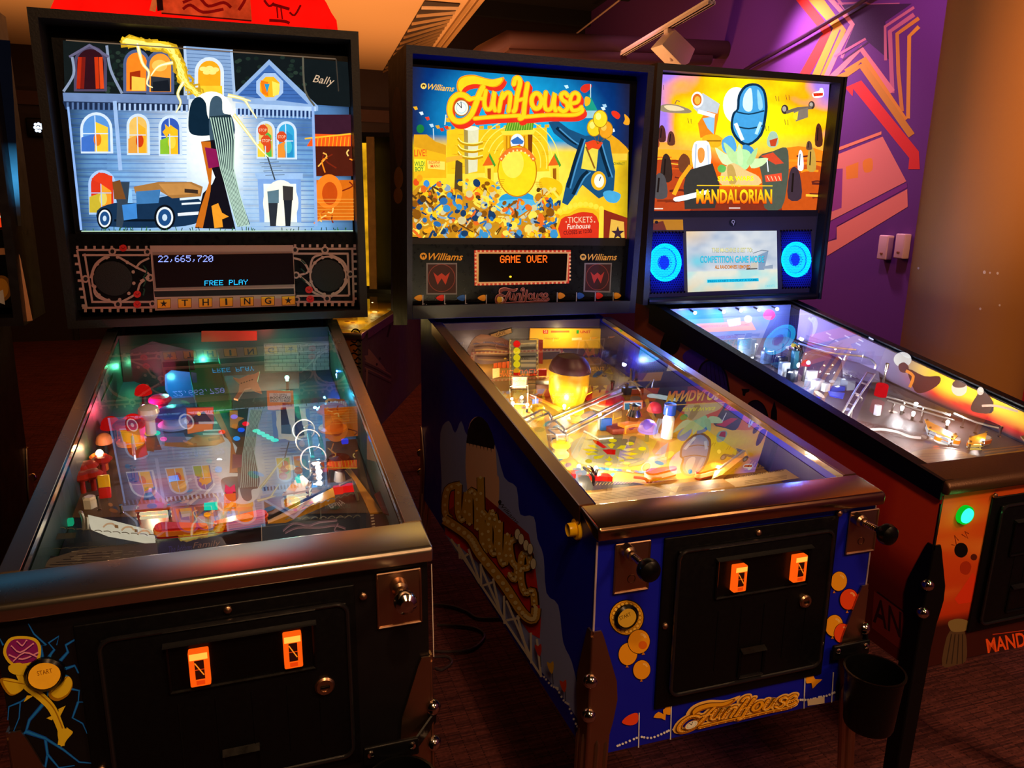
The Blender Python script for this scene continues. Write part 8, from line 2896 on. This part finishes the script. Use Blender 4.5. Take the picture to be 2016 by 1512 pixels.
mb = MB('#8a0808', lit('red_plaque', .75))
for P, ww in (([(535, 8), (570, 18)], 6), ([(545, 14), (547, 36)], 3), ([(553, 16), (556, 38)], 3), ([(530, 40), (560, 42), (570, 46)], 6), ([(570, 24), (580, 30), (592, 10)], 4), ([(520, 0), (530, 12), (540, 6)], 5)):
    Art(lambda u, v, h=0: Q(u, v, yT - .0315 - h), ID, mb=mb, m=_M['red_plaque']).line(P, ww, '#7a0606', 3)
sub(tp, 'dark_relief', mb)
lamp('topper_lamp', 'POINT', Q(380, -10, yT - .1), .6, (1, .05, .03), .08)

# power cables on the carpet between the machines
zc = Z(840, 1000, 2.9525)
g = lambda x, y: hit(*zc(x, y), (0, 0, .006), (0, 0, 1))
for P, lab in (([(40, 560), (140, 570), (230, 600), (300, 640), (440, 640)], 'black cable on the carpet running towards the blue machine'), ([(60, 680), (200, 685), (300, 705), (335, 750), (260, 820), (120, 835), (40, 830)], 'wide loop of black cable on the carpet beside the blue machine'), ([(40, 865), (120, 865), (145, 900), (90, 940), (50, 930)], 'small loop of black cable nearest the black machine')):
    mb = MB('#3a3038', mat('cable_sheath', None, .35))
    mb.tube(curve([tuple(g(*p)) for p in P], 6), .0045, 8, '#40343c')
    tag(mb.build('power_cable'), lab, 'cable')
# ------------------------------------------------------------------ neighbours: the machine at the left edge and the row behind
def build_m0():
    cfg = dict(WPC)
    mc = Machine(x=-.872, y=1.06, roll=0, lean=0, yb=1.085, bl=0, label='dark pinball machine cut off by the left edge, tan frame round its display', doorbolts=[], **cfg)
    mc.cabinet_mesh('#0a0a0e').build('cabinet', mc.root)
    mc.rails(BRONZE)
    mc.lockbar(BRONZE)
    mc.glass()
    mc.legs(BRONZE)
    bx = mc.backbox_mesh('#120c0e', m=mat('dark_laminate', None, .4))
    a = Art(mc.plane((mc.Wb / 2, 0, 0), (1, 0, 0)), ID, mb=bx, base=.0004)
    ob = bx.build('backbox', mc.root)
    mb = MB('#1a1410', LIT)
    mc.slab(mb, -.345, .345, 1.352, 1.81, .0605, .004, '#0c0a10', BLACK)
    A = Art(mc.bb(.06), ID, m=LIT, mb=mb, base=.0006)
    A.grid([(-420, 40), (20, 80), (42, 445), (-420, 445)], 10, 20, lambda s, t: mixc(mixc(lin('#05060c'), lin('#3a90c8'), (t - .55) * 5), lin('#1a1008'), (t - .78) * 8))
    A.poly([(-20, 300), (4, 340), (6, 400), (-20, 430)], '#e8b020')
    A.poly([(-20, 400), (14, 395), (22, 445), (-20, 450)], '#d83410')
    A.line([(-6, 415), (10, 412)], 4, '#e8d8b0')
    A.line([(-6, 428), (12, 424)], 4, '#e8d8b0')
    sub(ob, 'backglass', mb)
    mb = MB('#120c10', BLACKP)
    mc.slab(mb, -.345, .345, 1.165, 1.352, .036, .01, '#120c10')
    A = Art(mc.bb(.036), ID, mb=mb, base=.0004)
    A.line([(-30, 497), (20, 495), (32, 504), (38, 530), (58, 632)], 13, '#c88a60', 4)
    A.ell(2, 568, 22, 26, '#8a5a1c')
    A.ell(2, 568, 15, 20, '#c88a2c')
    A.poly([(-4, 575), (6, 570), (10, 600), (0, 596)], '#d8d0d0')
    sub(ob, 'speaker_panel', mb)
    F = Field(mc, '#181018')
    F.done()


def build_rear():
    yaw = -.43
    P = hit(712, 655, (0, 0, .95), (0, 0, 1))
    c_, s_ = math.cos(yaw), math.sin(yaw)
    cfg = dict(WPC)
    cfg.update(zl=.95, s=.02, zc0=.52, zb0=.965, zb1=1.75, yaw=yaw, pf0=.90, pf1=.01)
    mc = Machine(x=P.x - .282 * c_, y=P.y - .282 * s_, roll=0, lean=0, yb=1.085, bl=0, doorbolts=[], label='grey sided pinball machine with gold playfield, behind the black and blue machines', **cfg)
    mb = mc.cabinet_mesh('#6a5a4e', front='#c8741c')
    A = Art(mc.plane((0, 0, 0), (0, -1, 0)), Z(560, 440, 5.817), mb=mb, base=.0004)
    K = '#1a0c06'
    A.ring(815, 1265, 50, 55, 16, K)
    A.line([(790, 1240), (840, 1250), (850, 1290), (800, 1310)], 14, K, 4)
    for k in range(9):
        y = 1345 + k * 100
        A.line([(760 + (k % 2) * 30, y), (810, y + 20), (840, y - 10), (875, y + 20)], 16, K, 4)
        A.line([(750, y + 55), (800, y + 38), (840, y + 62), (875, y + 50)], 18, K, 4)
    A.line([(800, 1228), (880, 1226)], 8, K)
    A = Art(mc.plane((mc.W / 2, 0, 0), (1, 0, 0)), Z(440, 640, 5.305), mb=mb, base=.0004)
    c, k = '#b08a66', '#3a2a20'
    A.poly([(1510, 245), (1530, 260), (1700, 470), (1640, 450), (1500, 390), (1470, 320), (1510, 315)], c)
    for i in range(4):
        A.line([(1475, 370 + i * 36), (1620, 440 + i * 36), (1750, 520 + i * 30)], 12, c if i % 2 == 0 else k)
    A.line([(1500, 460), (1490, 640)], 20, c)
    for x, y in ((1660, 35), (1600, 410), (1632, 350)):
        A.ell(x, y, 10, 14, '#1c120c')
    A.line([(1740, 0), (1710, 125)], 20, '#1c120c')
    mb.build('cabinet', mc.root)
    mc.rails(STEEL)
    mc.lockbar(STEEL)
    mc.glass()
    mc.legs(BLACK, plain=True)
    bx = mc.backbox_mesh('#0a090c', m=mat('dark_laminate', None, .4))
    ob = bx.build('backbox', mc.root)
    mb = MB('#ffc020', lit('gold_translite', .75, .5, 14))
    x1 = mc.bb(.01)(727, 520).x
    mc.slab(mb, x1 - .07, x1, 1.0, 1.70, .01, .004, '#ffb818')
    mc.slab(mb, -.34, x1 - .07, 1.0, 1.70, .01, .004, '#5a3406')
    sub(ob, 'backglass', mb)
    mb = MB('#c89858', mat('gold_wood', '#b0844a', .4, noise_scale=30, colvar=.4))
    x2 = mc.bb(.005)(741, 520).x
    mc.slab(mb, x1, x2, .97, 1.74, .004, .01)
    sub(ob, 'wooden_frame', mb)
    F = Field(mc, '#e0a428')
    random.seed(2)
    for k in range(60):
        u, v = random.uniform(680, 770), random.uniform(606, 645)
        F.art.ell(u, v, random.uniform(2, 6), random.uniform(1, 2), random.choice(('#fff0a0', '#c87a14', '#ffd840', '#f0e8c0', '#8a4a10')), n=8)
    F.done()
    for y in (.2, .5, .8):
        lamp('bulb_lamp', 'POINT', (.1, y, mc.zpf(y) + .04), .3, (1, .75, .25), .02, parent=mc.root)
    return mc


build_m0()
build_rear()
# cluster of white lamps glimpsed past the left machine
lp = empty('lamp_cluster', Matrix(), 'small cluster of white round lamps on the far wall left of the black machine', 'lamp')
c = hit(75, 251, (0, 8.53, 0), (0, 1, 0))
mb = MB('#060608', BLACK)
mb.rbox(c + Vector((0, .02, 0)), (.2, .04, .17), .015)
sub(lp, 'lamp_housing', mb)
for i, (du, dv) in enumerate(((-5, -6), (1, -7), (6, -5), (-6, 0), (0, 0), (6, 1), (-3, 6), (3, 7))):
    p = hit(75 + du, 251 + dv, (0, 8.53, 0), (0, 1, 0))
    mb = MB('#c8dcff', lit('white_lamp', 1.6))
    mb.ball(p, .014, '#d8e6ff', n=6)
    sub(lp, 'lamp_bulb', mb)
